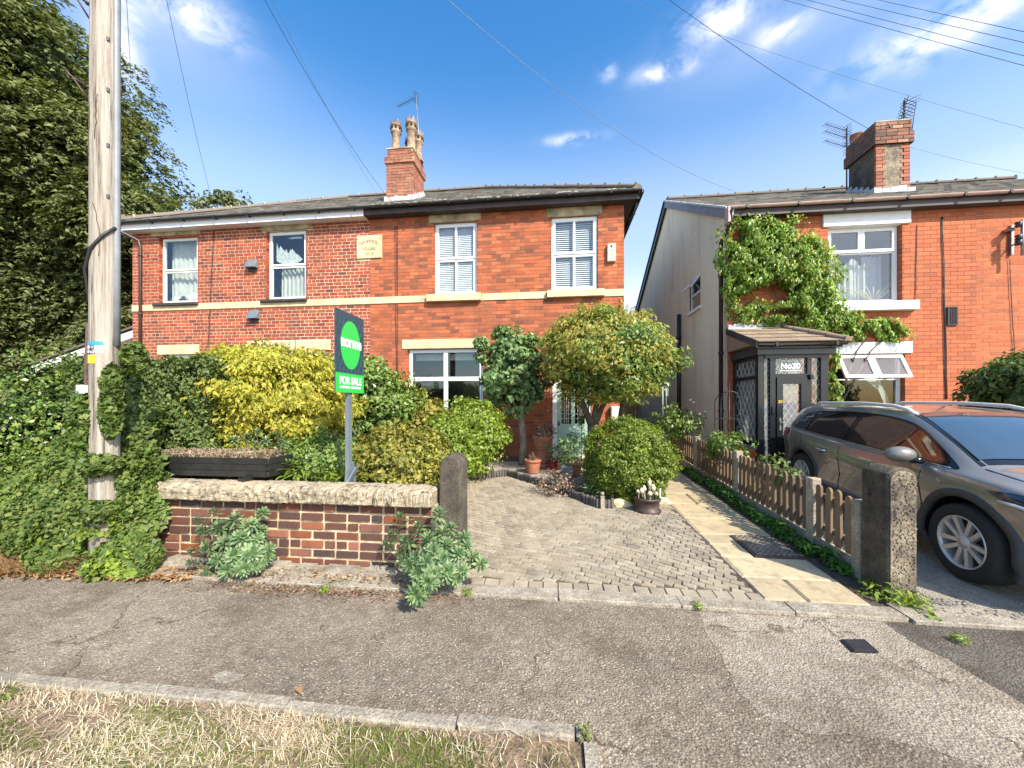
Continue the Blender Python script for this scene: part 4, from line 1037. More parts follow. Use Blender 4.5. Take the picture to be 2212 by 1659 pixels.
# rendered gable: blocks scored into the render, clipped to the gable
def gable_top(y): return E3+(RZ3-E3-.05)*(1-abs(y-RY3)/(RY3-Y3)) if y < RY3 else E3+(RZ3-E3-.05)*(1-(y-RY3)/(YB3-RY3))
gw = [(at(1491, 600, 1).x, 0)]
def gyy(x): rx, ry = ray(x); return X3*ry/rx          # distance along the gable wall for a picture column
GW = (gyy(1513), gyy(1490), 3.93, 4.72); GW2 = (gyy(1444), gyy(1431), 1.1, 2.1)
gm = MB()
ys = sorted([Y3, RY3, YB3, GW[0], GW[1], GW2[0], GW2[1]])
for a, b in zip(ys[:-1], ys[1:]):
    zs = [0]+[z for g in (GW, GW2) if g[0] <= (a+b)/2 <= g[1] for z in g[2:4]]
    zs2 = [(0, None)]
    holes = [g for g in (GW, GW2) if g[0] <= (a+b)/2 <= g[1]]
    if holes:
        g = holes[0]
        gm.poly([(X3, a, 0), (X3, a, g[2]), (X3, b, g[2]), (X3, b, 0)][::-1])
        gm.poly([(X3, a, g[3]), (X3, a, gable_top(a)), (X3, b, gable_top(b)), (X3, b, g[3])][::-1])
    else:
        gm.poly([(X3, a, 0), (X3, a, gable_top(a)), (X3, b, gable_top(b)), (X3, b, 0)][::-1])
gwall = part(gm, 'gable_wall', M['render'], H3)
gm = MB(); z = .1; k = 0
while z < RZ3:
    y = Y3-(k % 2)*.3+.02
    while y < YB3:
        a, b = max(y, Y3+.01), min(y+.595, YB3); c = z+.220
        mid = (a+b)/2
        if b-a > .05 and not any(g[0]-.05 < b and a < g[1]+.05 and g[2]-.05 < c and z < g[3]+.05 for g in (GW, GW2)):
            ta_, tb = gable_top(a)-.02, gable_top(b)-.02
            if min(ta_, tb) > z+.02:
                pz = [(X3-.0035, a, z), (X3-.0035, a, min(c, ta_)), (X3-.0035, b, min(c, tb)), (X3-.0035, b, z)]
                gm.add(pz+[(X3-.0005, p[1]+(-.004 if i < 2 else .004), p[2]+(-.004 if i in (0, 3) else .004)) for i, p in enumerate(pz)], [(3,2,1,0),(0,1,5,4),(1,2,6,5),(2,3,7,6),(3,0,4,7)])
        y += .60
    z += .225; k += 1
part(gm, 'render_block', M['render'], gwall, kind='stuff')
# gable windows
gwin = part(MB(), 'window', M['white'], H3) if False else None
def gable_window(g, openit):
    y0, y1, z0, z1 = g; w = .05
    m = MB(); m.box(X3+.03, X3+.09, y0, y1, z0, z0+w).box(X3+.03, X3+.09, y0, y1, z1-w, z1).box(X3+.03, X3+.09, y0, y0+w, z0+w, z1-w).box(X3+.03, X3+.09, y1-w, y1, z0+w, z1-w)
    if openit: m.box(X3+.032, X3+.088, y0+w, y1-w, z0+(z1-z0)*.48, z0+(z1-z0)*.48+w)
    win = part(m, 'window', M['white'], H3)
    part(MB().box(X3+.05, X3+.056, y0+w, y1-w, z0+w, z1-w), 'pane', M['glass_dark'], win)
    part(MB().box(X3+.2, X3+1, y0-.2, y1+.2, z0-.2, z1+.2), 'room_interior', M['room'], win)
    part(MB().box(X3-.06, X3+.05, y0-.06, y1+.06, z0-.07, z0-.003), 'sill', M['white'], win)
    if openit:
        zm = z0+(z1-z0)*.52; H = z1-zm-.02; a = R(38)
        o = Vector((X3+.02, y0+.02, z1-.02)); dn = Vector((-math.sin(a), 0, -math.cos(a))); th = Vector((-math.cos(a), 0, math.sin(a)))*.035
        L_ = y1-y0-.04
        m = MB().obox(o, (0, L_, 0), dn*.05, th).obox(o+dn*(H-.05), (0, L_, 0), dn*.05, th).obox(o+dn*.05, (0, .05, 0), dn*(H-.1), th).obox(o+dn*.05+Vector((0, L_-.05, 0)), (0, .05, 0), dn*(H-.1), th)
        s = part(m, 'open_sash', M['white'], win)
gable_window(GW, True); gable_window(GW2, False)
# roof
R3 = part(MB().poly([(X3-.06, Y3-.2, E3-.06), (XS, Y3-.2, E3-.06), (XS, RY3, RZ3-.04), (X3-.06, RY3, RZ3-.04)]).poly([(XS, YB3+.2, E3-.06), (X3-.06, YB3+.2, E3-.06), (X3-.06, RY3, RZ3-.04), (XS, RY3, RZ3-.04)]), 'roof', M['slate'], H3)
R4 = part(MB().poly([(XS, Y3-.2, E3-.06), (X4, Y3-.2, E3-.06), (X4, RY3, RZ3-.04), (XS, RY3, RZ3-.04)]).poly([(X4, YB3+.2, E3-.06), (XS, YB3+.2, E3-.06), (XS, RY3, RZ3-.04), (X4, RY3, RZ3-.04)]), 'roof', M['slate'], H4)
slates(R3, X3, XS, Y3-.2, E3-.03, RY3, RZ3, lambda f: X3-.06, lambda f: XS, w=.30, g=.19, th=.014)
slates(R4, XS, X4, Y3-.2, E3-.03, RY3, RZ3, lambda f: XS, lambda f: X4, w=.30, g=.19, th=.014)
ridge(R3, (X3, RY3, RZ3), (XS, RY3, RZ3), r=.11, mort='ridge'); ridge(R4, (XS, RY3, RZ3), (X4, RY3, RZ3), r=.11, mort='ridge')
# verge boards
for (ya, yb, nm) in ((Y3-.2, RY3, 'bargeboard'), (YB3+.2, RY3, 'bargeboard')):
    za = E3-.05; zb = RZ3-.02
    dz = Vector((0, yb-ya, zb-za))
    part(MB().obox((X3-.09, ya, za-.20), (.05, 0, 0), dz, (0, 0, .20)), nm, M['grey_board'] if ya < 9 else M['black'], H3)
    part(MB().obox((X3-.12, ya, za+.002), (.12, 0, 0), dz, (0, 0, .045)), 'verge_trim', M['lead'] if ya < 9 else M['black'], H3)
g = gutter(H3, (X3-.05, Y3-.24, E3-.03), (XS, Y3-.24, E3-.03), 'gutter_mauve', .046)
g = gutter(H4, (XS, Y3-.24, E3-.03), (X4, Y3-.24, E3-.03), 'gutter_mauve', .046)
part(MB().box(X3-.05, XS, Y3-.19, Y3-.165, E3-.20, E3-.03).box(X3-.05, XS, Y3-.165, Y3+.004, E3-.20, E3-.185), 'fascia', M['fascia_dark'], H3)
part(MB().box(XS, X4, Y3-.19, Y3-.165, E3-.20, E3-.03).box(XS, X4, Y3-.165, Y3+.004, E3-.20, E3-.185), 'fascia', M['fascia_dark'], H4)
part(MB().cham(X3-.10, X3-.045, Y3-.26, Y3-.10, E3-.34, E3-.02, .005), 'box_end', M['gutter_mauve'], H3)
# upper window with its curtains
lintel(H3, L_1, Y3, 'white_paint', proud=.04); lintel(H3, L_2, Y3, 'white_paint', proud=.03)
lintel(H3, S_1, Y3, 'white_paint', 'sill', proud=.13)
w = window(H3, V1, Y3, 'topopen', 'white', w=.065, tz=V1[2]+(V1[3]-V1[2])*.665, recess=.10)
xm = (V1[0]+V1[1])/2
part(wavy(V1[0]+.05, V1[0]+.26, V1[2]+.06, V1[3], Y3+.3, .03, 24, 3), 'curtain', M['curtain'], w)
part(wavy(V1[0]+.42, V1[0]+.92, V1[2]+.05, V1[3]-.55, Y3+.34, .03, 50, 4, zfun=lambda f: V1[3]-.62-.07*math.sin(f*9)), 'curtain', M['curtain'], w)
part(wavy(V1[0]+.9, V1[1]-.05, V1[2]+.05, V1[3]-.5, Y3+.40, .02, 40, 4), 'curtain', M['curtain_lilac'], w)
m = MB(); b_ = Vector((V1[1]-.33, Y3+.24, V1[2]+.07))
for i in range(9):
    a = (i-4)*.13; m.tube([b_, b_+Vector((a*.6, 0, .2)), b_+Vector((a*1.3, 0, .33+.05*math.cos(i*2)))], [.006, .01, .003], 5)
part(m, 'dried_flowers', M['stone'], w)
# lower window: two open top lights
w = window(H3, V2, Y3, 'topopen', 'white', w=.055, tz=at(1880, 800, Y3).z-.16, recess=.09, glassm='glass_dark')
for o in list(w.children):
    if o.name.startswith('sash') or o.name.startswith('pane'):
        zz = [v.co.z for v in o.data.vertices]
        if min(zz) > V2[3]-.62: bpy.data.objects.remove(o)
xm = (V2[0]+V2[1])/2
for (p, q) in ((V2[0]+.05, xm-.01), (xm+.01, V2[1]-.05)):
    a = R(27); H = .50; o = Vector((p, Y3+.03, V2[3]-.05)); dn = Vector((0, -math.sin(a), -math.cos(a))); th = Vector((0, -math.cos(a), math.sin(a)))*.04; w_ = .055; L_ = q-p
    m = MB().obox(o, (L_, 0, 0), dn*w_, th).obox(o+dn*(H-w_), (L_, 0, 0), dn*w_, th).obox(o+dn*w_, (w_, 0, 0), dn*(H-2*w_), th).obox(o+dn*w_+Vector((L_-w_, 0, 0)), (w_, 0, 0), dn*(H-2*w_), th)
    s = part(m, 'open_sash', M['white'], w)
    part(MB().obox(o+dn*w_+Vector((w_, 0, 0))+th*.4, (L_-2*w_, 0, 0), dn*(H-2*w_), th*.15), 'pane', M['glass'], w)
part(MB().add([(xm+.02, Y3+.2, V2[3]-.45), (xm+.30, Y3+.2, V2[3]-.45), (V2[1]-.16, Y3+.2, V2[3]-.80), (V2[1]-.05, Y3+.22, V2[2]+.45), (V2[1]-.12, Y3+.2, V2[2]+.35), (xm+.30, Y3+.18, V2[3]-.72)], [(0,5,4,3,2,1)]), 'curtain', M['curtain'], w)
# grille, cables, bracket, pipes
r = rect(2044, 663, 2066, 703, Y3)
t = thing('air_vent', 'small black louvred grille on the orange brick right of the white windows', 'vent', (r[0], Y3, r[2]))
part(frame_mb(r[0], r[1], r[2], r[3], Y3-.03, Y3-.004, .02), 'frame', M['black'], t)
for i in range(4): part(MB().box(r[0]+.03+i*.036, r[0]+.045+i*.036, Y3-.025, Y3-.008, r[2]+.02, r[3]-.02), 'louvre', M['dark_metal'], t)
cables('black cables running down the brick between window and louvred grille', [(2034, 2041), (2037, 2044), (2036, 2047)], 468, 862, Y3-.012)
cables('thin cable beside the upper white window of the right house', [(1982, 1976)], 485, 672, Y3-.012)
cables('thin pale cable down the wall at the right edge below the bracket', [(2181, 2192)], 560, 785, Y3-.02)
bp = at(2181, 520, Y3)
t = thing('wall_bracket', 'galvanised cable bracket high on the brick wall near the right edge', 'bracket', (bp.x, Y3, bp.z))
part(MB().box(bp.x-.02, bp.x+.02, Y3-.05, Y3-.004, bp.z-.28, bp.z+.28).box(bp.x-.12, bp.x-.02, Y3-.12, Y3-.004, bp.z+.15, bp.z+.2), 'plate', M['metal'], t)
part(MB().tube([(bp.x, Y3-.2, bp.z+.3), (bp.x, Y3-.2, bp.z-.35)], .025, 8).tube([(bp.x, Y3, bp.z+.2), (bp.x, Y3-.2, bp.z+.2)], .015, 6).tube([(bp.x, Y3, bp.z-.1), (bp.x, Y3-.2, bp.z-.1)], .015, 6), 'mast', M['metal'], t)
for k in (.22, -.12, -.02): part(MB().lathe([(.0, -.05), (.05, -.04), (.04, 0), (.055, .04), (0, .05)], (bp.x-.06, Y3-.2, bp.z+k), 10), 'insulator', M['dark_metal'], t)
# downpipes on the gable
y_ = Y3-.05
pipe('downpipe', 'black downpipe kinked under the eaves at the front corner of the rendered gable', [(X3-.02, Y3-.26, E3-.1), (X3-.03, Y3-.2, E3-.35), (X3-.10, Y3+.07, E3-.62), (X3-.10, Y3+.07, .25)], .042, 'black', collars=(4.2, 2.6, 1.4))
y_ = gyy(1472)
pipe('soil_pipe', 'black soil pipe part way along the rendered gable wall', [(X3-.07, y_, 4.05), (X3-.07, y_, .27)], .055, 'black', collars=(3.4, 2.7, 1.4))
# ---- chimney on the right roof
qx0 = at(1892, 350, 9.5).x; qx1 = at(1966, 350, 9.5).x; qy0, qy1 = 9.5, 10.35
zt3 = at(1925, 262, 9.5).z; zb3 = 6.1; zk = zt3-.52
cs = part(MB().box(qx0+.02, qx1-.02, qy0+.02, qy1-.02, zb3, zt3-.02), 'chimney_stack', M['pier'], H3)
bf, bs = [], []
z = zb3; k = 0
while z < zk:
    l = .20 if k % 2 else .13
    bf += [(qx0, qx0+l, qy0-.006, qy0+.05, z, z+.072), (qx1-l, qx1, qy0-.006, qy0+.05, z, z+.072)]
    y = qy0+.052
    z += .082; k += 1
part(MB().box(qx0+.15, qx1-.15, qy0+.005, qy0+.03, zb3, zk), 'render_panel', M['pier_face'], cs)
st_, bq = stack(H3, qx0-.05, qx1+.05, qy0-.05, qy1+.05, zk, zt3-.26, 'brick_chimney', 'pier', .082)
st2, bq2 = stack(H3, qx0-.02, qx1+.02, qy0-.02, qy1+.02, zt3-.26, zt3, 'brick_chimney', 'pier', .082)
pieces('brick', bf, M['brick_chimney'], cs); pieces('brick', [b for b in bq+bq2 if b[2] < qy0+.0], M['brick_mixed'], cs)
pieces('brick', [b for b in bq+bq2 if b[2] >= qy0+.0], M['brick_sooty'], cs)
m = MB(); rz3 = lambda y: E3+(y-Y3)*(RZ3-E3)/(RY3-Y3)+.1
for i in range(5): m.box(qx0-.05+i*.17, qx0+.11+i*.17, qy0-.025, qy0-.008, rz3(qy0)-.1, rz3(qy0)+.10+random.uniform(-.03, .03))
for i in range(5): y = qy0+i*.17; m.box(qx0-.03, qx0-.01, y, y+.165, rz3(y)-.1, rz3(y)+.13)
part(m, 'lead_flashing', M['lead'], cs)
part(MB().box(qx0, qx1, qy0, qy1, zt3, zt3+.03), 'flaunching', M['stone_dirty'], cs)
part(MB().lathe([(.13, 0), (.12, .06), (.13, .07), (.12, .14), (.135, .15), (.13, .19), (.09, .19), (.09, .05)], (qx0+.12, qy1-.12, zt3+.03), 18), 'chimney_pot', M['chim_pot_red'], cs)
part(MB().lathe([(.11, 0), (.10, .08), (.125, .10), (.08, .11)], (qx0+.36, qy1-.2, zt3+.03), 18).obox((qx0+.2, qy1-.3, zt3+.15), (.42, 0, .10), (0, .2, 0), (0, 0, .03)), 'chimney_pot', M['chim_pot_red'], cs)
# aerials
mp = at(1829, 290, 10.9)
ta = thing('tv_aerial', 'tall mast with three aerials stacked one above another, left of the right-hand chimney', 'aerial', (mp.x, 10.9, 7.0))
mt = at(1829, 278, 10.9).z; part(MB().tube([(mp.x, 10.9, 6.9), (mp.x, 10.9, mt)], .018, 8), 'mast', M['dark_metal'], ta)
for yy in (283, 298, 318): yagi(ta, (mp.x, 10.9, at(1829, yy, 10.9).z), (-1, -.35, .10), .72, 8, .10)
mp = at(1972, 300, 9.75); z0_ = at(1972, 300, 9.75).z; z1_ = at(1972, 215, 9.75).z
ta = thing('tv_aerial', 'tangled grid aerial on a mast clamped to the right-hand chimney', 'aerial', (qx1+.06, 9.75, z0_-.2))
part(MB().tube([(qx1+.07, 9.75, z0_-.4), (qx1+.09, 9.75, z1_)], .02, 8).tube([(qx1+.09, 9.7, z0_), (qx0+.1, 9.45, z0_-.12)], .01, 5).tube([(qx1+.09, 9.7, z0_-.2), (qx0+.2, 9.44, zt3-.1)], .01, 5), 'mast', M['dark_metal'], ta)
m = MB(); c = Vector((qx1+.09, 9.7, (z0_+z1_)/2+.1))
for k in range(9):
    q = c+Vector((.02*k-.08, 0, (k-4)*.075)); m.tube([q+Vector((-.17, -.05, .03)), q+Vector((.17, .05, -.03))], .007, 4)
    m.tube([q+Vector((-.12, .1, .0)), q+Vector((.14, -.1, .06))], .006, 4)
m.tube([c+Vector((-.18, 0, -.32)), c+Vector((.05, 0, .42))], .01, 5).tube([c+Vector((.12, 0, -.36)), c+Vector((.2, 0, .28))], .008, 5)
part(m, 'grid', M['dark_metal'], ta)

# ================================================================ PORCH
PXa, PXb, PY = 3.60, 4.74, 7.20; FL = gz(PY)+.06; FZ = 2.42
PO = thing('porch', 'dark grey porch with leaded glazing and tiled lean-to roof against the right house', 'porch', (PXa, PY, FL))
def post(x0, x1, y0, y1, z0, z1, name='post', mat='anthracite'): return part(MB().box(x0, x1, y0, y1, z0, z1), name, M[mat], PO)
part(MB().box(PXa-.02, PXa+.14, PY+.12, Y3-.01, FL-.1, .72), 'plinth_wall', M['mortar_sand'], PO)
plw = PO.children[-1]
pieces('brick', [(PXa-.03, PXa-.012, PY+.14+i*.235-(.11 if k % 2 else 0), PY+.36+i*.235-(.11 if k % 2 else 0), FL-.04+k*.08, FL+.03+k*.08) for k in range(6) for i in range(4)]+[(PXa-.02, PXa+.12, PY+.095, PY+.118, FL-.04+k*.08, FL+.03+k*.08) for k in range(6)], M['brick_right'], plw)
part(MB().cham(PXa-.06, PXa+.16, PY+.06, Y3-.01, .72, .78, .008), 'ledge', M['grey_board'], PO)
post(PXa, PXa+.10, PY+.02, PY+.12, FL, FZ); post(PXa+.19, PXa+.28, PY, PY+.09, FL, FZ); post(PXb-.34, PXb-.27, PY+.001, PY+.09, FL, FZ); post(PXb-.12, PXb, PY, PY+.12, FL, FZ)
part(MB().box(PXa, PXa+.08, PY+.12, Y3, .78, .85).box(PXa+.001, PXa+.079, Y3-.09, Y3-.01, .85, FZ-.06).box(PXa, PXa+.08, PY+.12, Y3, FZ-.06, FZ).box(PXa+.002, PXa+.078, PY+.12, Y3-.09, 2.0, 2.06), 'side_frame', M['anthracite'], PO)
part(MB().box(PXa+.1, PXb-.12, PY+.002, PY+.09, FZ-.06, FZ), 'head_rail', M['anthracite'], PO)
DX0, DX1 = PXa+.28, PXb-.34
part(MB().box(DX0, DX1, PY+.003, PY+.088, FZ-.40, FZ-.34), 'transom', M['anthracite'], PO)
def leaded(x0, x1, y, z0, z1, parent, s=.115, axis='x'):
    P = (lambda u, v: (u, y, v)) if axis == 'x' else (lambda u, v: (y, u, v))
    if axis == 'x': part(MB().box(x0, x1, y, y+.005, z0, z1), 'pane', M['glass'], parent)
    else: part(MB().box(y, y+.005, x0, x1, z0, z1), 'pane', M['glass'], parent)
    m = MB(); r_ = 1.55; W_ = x1-x0; Hh = z1-z0; off = -.006
    for sg in (1, -1):
        c0 = -W_*r_-Hh; c = c0
        while c < Hh+W_*r_:
            # line v = sg*r*u + c inside the rectangle
            pts = []
            for u in (0, W_):
                v = sg*r_*u+c
                if 0 <= v <= Hh: pts.append((u, v))
            for v in (0, Hh):
                u = (v-c)/(sg*r_)
                if 0 < u < W_: pts.append((u, v))
            if len(pts) >= 2 and math.dist(pts[0], pts[1]) > .02:
                q = [Vector(P(x0+p[0], z0+p[1])) for p in pts[:2]]; o_ = Vector((0, off, 0)) if axis == 'x' else Vector((off, 0, 0))
                m.tube([q[0]+o_, q[1]+o_], .0045, 4, False, False)
            c += s*r_
    part(m, 'leading', M['lead'], parent)
leaded(DX0, DX1, PY+.045, FZ-.34, FZ-.06, PO, .105)
leaded(PXa+.10, PXa+.19, PY+.05, FL+.1, FZ-.06, PO, .105)
leaded(PXb-.27, PXb-.12, PY+.05, FL+.1, FZ-.06, PO, .105)
leaded(PY+.12, Y3-.09, PXa+.04, .85, 2.0, PO, .15, 'y'); leaded(PY+.12, Y3-.09, PXa+.04, 2.06, FZ-.06, PO, .15, 'y')
# porch door
dz = FZ-.40; pd = part(MB().box(DX0+.012, DX0+.11, PY-.02, PY+.06, FL+.02, dz).box(DX1-.11, DX1-.012, PY-.02, PY+.06, FL+.02, dz).box(DX0+.11, DX1-.11, PY-.018, PY+.058, dz-.12, dz).box(DX0+.11, DX1-.11, PY-.018, PY+.058, FL+.02, FL+.16).box(DX0+.11, DX1-.11, PY-.018, PY+.058, FL+.62, FL+.75).box(DX0+.11, DX1-.11, PY+.0, PY+.05, FL+.16, FL+.62).box(DX0+.15, DX1-.15, PY-.01, PY+.0, FL+.2, FL+.58), 'door', M['anthracite'], PO)
leaded(DX0+.11, DX1-.11, PY+.02, FL+.75, dz-.12, pd, .105)
part(MB().box(DX0+.05, DX0+.075, PY-.03, PY-.02, 1.08, 1.30).tube([(DX0+.062, PY-.03, 1.22), (DX0+.062, PY-.06, 1.22), (DX0+.15, PY-.06, 1.22)], .009, 6), 'handle', M['metal'], pd)
textmb('30', .075, pd, 'yellow_tag', Matrix.Translation((DX0+.06, PY-.022, 1.56)) @ rotf, 'door_number', .003)
textmb('No30', .14, PO, 'sign_white', Matrix.Translation(((DX0+DX1)/2, PY+.036, FZ-.245)) @ rotf, 'house_number', .003, bold=.003)
part(MB().box((DX0+DX1)/2-.19, (DX0+DX1)/2+.19, PY+.034, PY+.039, FZ-.285, FZ-.278).box((DX0+DX1)/2-.19, (DX0+DX1)/2+.19, PY+.034, PY+.039, FZ-.115, FZ-.108), 'number_line', M['sign_white'], PO)
part(MB().cham(PXa+.215, PXa+.25, PY-.02, PY, 1.36, 1.50, .005), 'doorbell', M['black'], PO)
part(MB().cham(PXb-.33, PXb-.27, PY-.06, PY+.0, 1.98, 2.06, .01), 'porch_light', M['black'], PO)
part(MB().box(PXa+.085, PXb-.0, Y3-.15, Y3-.1, FL, FZ), 'inner_wall', M['grey_board'], PO)
part(MB().lathe([(.03, 0), (.05, .02), (.045, .25), (.02, .3), (.03, .36), (0, .38)], ((DX0+DX1)/2-.1, PY+.35, 1.15), 10).lathe([(.09, 0), (.1, .1), (.08, .9), (.03, 1.0)], ((DX0+DX1)/2+.12, PY+.6, .3), 10), 'hall_ornament', M['white_old'], PO)
part(MB().box(PXa-.05, PXb+.05, PY-.15, Y3-.01, FL-.25, FL), 'step', M['kerb'], PO)
# porch roof
ez = 2.62; rz = 3.06; ra, rb = PXa-.12, PXb+.16; ry0 = PY-.20
part(MB().box(PXa-.05, PXb+.08, PY-.06, PY+.1, FZ, FZ+.13).box(PXa-.051, PXa+.06, PY+.1, Y3-.01, FZ, FZ+.13), 'fascia', M['anthracite2'], PO)
part(MB().box(ra+.03, rb-.02, PY-.13, PY-.06, FZ+.10, FZ+.2), 'soffit', M['anthracite'], PO)
gutter(PO, (ra, ry0+.02, ez-.02), (rb, ry0+.02, ez-.02), 'black', .05)
prf = part(MB().add([(ra, ry0, ez-.02), (rb, ry0, ez-.02), (rb-.38, Y3, rz), (ra+.0, Y3, rz), (ra, Y3, ez-.02), (rb, Y3, ez-.02)], [(0,1,2,3),(0,3,4),(1,5,2),(0,4,5,1)]), 'roof', M['porch_tile'], PO)
obs = []
Ls = Vector((0, Y3-ry0, rz-ez+.02)); Ln = Ls.length; Lu = Ls/Ln; nn = Vector((0, -Lu.z, Lu.y))
for k in range(4):
    s0 = Ln*k/4-.02; x = ra-(k % 2)*.16
    xe = rb-.38*(k/4)
    while x < xe-.02:
        p, q = max(x, ra), min(x+.315, xe-.0)
        if q-p > .04: obs.append((Vector((p, ry0, ez-.02))+Lu*s0+nn*.03, (q-p-.004, 0, 0), Lu*(Ln/4+.05)-nn*.024, nn*.016))
        x += .32
oriented('roof_tile', obs, M['porch_tile'], prf)
a, b = Vector((rb, ry0, ez)), Vector((rb-.38, Y3, rz+.02))
ridge(prf, a, b, 'porch_tile', .3, .07, 'porch_tile')
part(MB().obox((ra-.02, ry0, ez-.09), (.02, 0, 0), (0, Y3-ry0, rz-ez+.0), (0, 0, .12)), 'bargeboard', M['anthracite2'], PO)
m = MB()
for i in range(11):
    x = ra+.02+i*.1; m.box(x, x+.098, Y3-.05, Y3-.012, rz-.03, rz+.10+random.uniform(-.02, .02))
m.box(ra, rb-.38, Y3-.09, Y3-.012, rz+.0, rz+.02)
part(m, 'lead_flashing', M['lead'], PO)

# ================================================================ FRONT GARDEN WALL, GATE STONES, FENCE
WY = 3.34; WX0, WX1 = -4.75, -1.09; CB, CT = .615, .755
gwl = thing('garden_wall', 'low wall of old dark bricks with thick pale joints and rough stone coping', 'wall', (WX1, WY, 0))
part(MB().box(WX0, WX1, WY+.012, WY+.22, -.05, CB), 'mortar', M['mortar_wall'], gwl)
bx = []; z = .015; k = 0; ch_ = .0865
while z < CB-.03:
    hd = k in (2, 6); l = .118 if hd else .235; x = WX0-(k % 2)*l/2
    while x < WX1-.02:
        if hd and random.random() < .5: l2 = .235
        elif not hd and random.random() < .12: l2 = .118
        else: l2 = .118 if hd else .235
        a, b = max(x, WX0), min(x+l2-.026, WX1-.004)
        if b-a > .03:
            pr = random.uniform(-.004, .010); bx.append((a, b, WY-pr, WY+.08, z+random.uniform(-.003, .003), min(z+ch_-.025, CB)))
        x += l2
    z += ch_; k += 1
pieces('brick', bx, M['brick_wall'], gwl)
cuts = [WX0] + [rect(x, 1060, x+1, 1070, WY-.06)[0] for x in (430, 622, 805)] + [WX1-.005]
for i, (a, b) in enumerate(zip(cuts[:-1], cuts[1:])):         # roughly hewn coping stones
    a += .010; b -= .010; nx, ny = 44, 7; y0, y1 = WY-.075-.01*(i % 2), WY+.27; m = MB(); vs = []
    ringn = [(y0+.012, CB), (y0, CB+.012), (y0+.004, CB+.05), (y0+.002, CB+.09), (y0+.012, CT-.022), (y0+.06, CT+.004), (y0+.2, CT+.012), (y1, CT), (y1, CB)]
    for j in range(nx+1):
        x = a+(b-a)*j/nx; e = 1-.35*max(0, 1-min(j, nx-j)/1.8)
        for q, (yy, zz) in enumerate(ringn):
            r_ = .013 if 1 < q < 7 else .004
            vs.append((x, yy+random.uniform(-r_, r_)*1.0+(1-e)*.03*(q < 5), zz+random.uniform(-r_, r_)*.8-(1-e)*.04*(3 < q < 8)))
    nr = len(ringn)
    m.add(vs, [(j*nr+q, (j+1)*nr+q, (j+1)*nr+(q+1) % nr, j*nr+(q+1) % nr) for j in range(nx) for q in range(nr)]+[tuple(range(nr)), tuple(range((nx+1)*nr-1, nx*nr-1, -1))])
    part(m, 'coping_stone', M['coping'], gwl)
def gatestone(name, label, x0, x1, y0, y1, h, face, body, dome=.09):
    t = thing(name, label, 'gate post', ((x0+x1)/2, (y0+y1)/2, gz(y0)))
    m = MB(); n = 10; prof = [(x0, -.05), (x0, h-dome*1.1)]
    xc, hw = (x0+x1)/2, (x1-x0)/2
    for i in range(1, n): q = PI-PI*i/n; prof.append((xc+math.cos(q)*hw, h-dome+math.sin(q)*dome+random.uniform(-.003, .003)))
    prof += [(x1, h-dome*1.1), (x1, -.05)]
    rings = [(y0, .012), (y0+.014, 0), (y0+(y1-y0)*.5, 0), (y1-.014, 0), (y1, .012)]; vs = []
    for yy, ins in rings:
        for (px_, pz) in prof:
            vs.append((px_+(ins if px_ < xc-.001 else (-ins if px_ > xc+.001 else 0))+random.uniform(-.003, .003), yy, pz-ins*.6+random.uniform(-.004, .004)))
    k = len(prof); fs = [(i*k+j, i*k+(j+1) % k, (i+1)*k+(j+1) % k, (i+1)*k+j) for i in range(len(rings)-1) for j in range(k)]
    m.add(vs, fs+[tuple(range(k-1, -1, -1)), tuple(range((len(rings)-1)*k, len(rings)*k))])
    part(m, 'stone', M[body], t)
    return t, prof
gatestone('gate_post', 'dark sooty round-topped stone gate post at the right end of the brick garden wall', -1.075, -.875, 3.40, 3.70, 1.065, 'pier', 'pier')
t, prof = gatestone('gate_post', 'pitted round-topped stone gate post with rusty hinge pin, in front of the grey car', 2.575, 2.79, 3.27, 3.53, 1.05, 'pier', 'pier', .07)
m = MB(); fx = [(x+(.018 if x < 2.68 else -.018), z-.02) for x, z in prof]; fx[0] = (fx[0][0], .0); fx[-1] = (fx[-1][0], .0)
m.add([(x, 3.262, z) for x, z in fx]+[(x, 3.275, z) for x, z in fx], [tuple(range(len(fx)))]+[(i, (i+1) % len(fx), len(fx)+(i+1) % len(fx), len(fx)+i) for i in range(len(fx))])
part(m, 'pitted_face', M['pier_face'], t)
m = MB()
for i in range(420):                                     # loose grit standing proud of the weathered face
    x = random.uniform(2.60, 2.765); z = random.uniform(.03, 1.0); s = random.uniform(.003, .009)
    m.obox((x, 3.262, z), (s*1.5, 0, random.uniform(-s, s)), (0, -s*.9, 0), (random.uniform(-s, s)*.5, 0, s))
part(m, 'grit', M['pier_face'], t, kind='stuff')
part(MB().tube([(2.575, 3.44, .80), (2.545, 3.44, .80)], .011, 8).tube([(2.55, 3.44, .77), (2.55, 3.44, .87)], .012, 8).tube([(2.55, 3.44, .785), (2.55, 3.44, .80)], .02, 8), 'hinge_pin', M['rust'], t)
